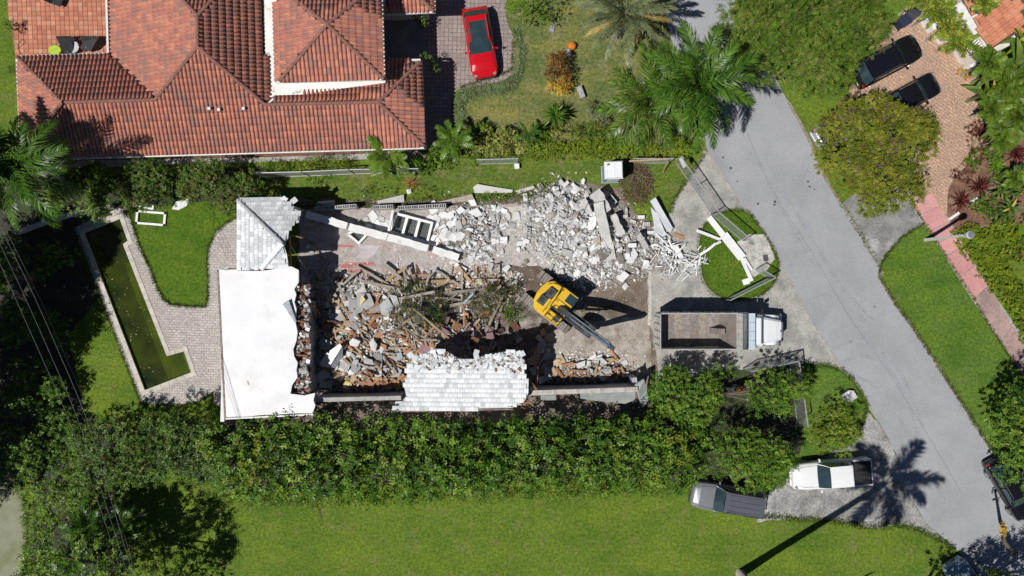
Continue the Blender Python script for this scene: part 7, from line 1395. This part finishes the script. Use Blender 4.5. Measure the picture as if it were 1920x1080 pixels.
# ---------- overhead cables ----------
cm = mat('cable', (.16, .16, .17), (.12, .12, .13), rough=.5)
for i, dx in enumerate((0, 19, 37, 46)):
    pts = [(-75+dx*.9, 340), (-15+dx*.9, 462), (29+dx, 560), (79+dx*.98, 672), (126+dx*.92, 780), (180+dx*.7, 930), (231+dx*.55, 1085), (280+dx*.4, 1240)]
    tag(MB().tube([P(a, b, 12.0-.2*i) for a, b in smooth(pts, 3, False)], .0105 if i != 3 else .008, 5).build('overhead_cable', cm), ('leftmost overhead cable crossing the dark garden', 'second overhead cable from the left', 'third overhead cable from the left', 'thin rightmost overhead cable')[i], 'cable', 'overhead cables')
# ---------- loose grass along the edges ----------
r = np.random.default_rng(77); PT = []
def along(pts, n, w_):
    for (x0, y0), (x1, y1) in zip(pts, pts[1:]):
        m_ = max(2, int(n*math.hypot(x1-x0, y1-y0))); t = r.random(m_); PT.append(np.stack([x0+(x1-x0)*t+r.normal(0, w_, m_), y0+(y1-y0)*t+r.normal(0, w_, m_)], -1))
along(DECK[2:17], 3.0, 1.6); along(DECK[-8:]+DECK[:1], 3, 1.6); along(RR[6:15], 2.2, 2.0); along(ISL, 2.5, 1.6); along([(1431, 966), (1492, 972), (1563, 976), (1640, 988), (1692, 983), (1726, 994), (1785, 1024)], 4, 3.5); along([(1500, 682), (1545, 684), (1580, 694), (1600, 712), (1626, 760), (1612, 812), (1500, 880), (1440, 925)], 3, 3)
along([(1256, 400), (1264, 374), (1284, 344), (1320, 290)], 3, 2); along([(470, 378), (560, 385), (900, 378), (1020, 368)], 4, 6); along([(862, 165), (960, 132), (965, 60)], 2, 2); along([(1731, 419), (1689, 446), (1664, 474), (1650, 497)], 3, 1.5); along([(1706, 376), (1822, 556), (1905, 690)], 2, 1.2); along([(38, 905), (50, 960), (50, 1020), (42, 1080)], 3, 3); along([(400, 925), (560, 940), (900, 925), (1240, 915)], 4, 8)
pts = np.concatenate(PT); n = len(pts); B0 = np.stack([(pts[:, 0]-960)/K, (540-pts[:, 1])/K, np.full(n, .01)], -1); rep = 5; B1 = np.repeat(B0, rep, 0)+r.normal(0, .03, (n*rep, 3))*np.array((1, 1, 0)); az = r.uniform(0, 6.3, n*rep); e = r.uniform(.5, 1.4, n*rep)
d = np.stack([np.cos(az)*np.cos(e), np.sin(az)*np.cos(e), np.sin(e)], -1); s_ = np.stack([-np.sin(az), np.cos(az), 0*az], -1); nm = np.cross(s_, d)
V, F = leaf_quads(B1, d, nm, r.uniform(.08, .2, n*rep), r.uniform(.012, .025, n*rep), .1, .2); GT = LM('grass blade', [(.075, .145, .015), (.11, .175, .025), (.16, .17, .05)], .6)
tag(link('edge_grass', npmesh('edge_grass', V, F, GT, r.integers(0, 3, n*rep))), kind='stuff')
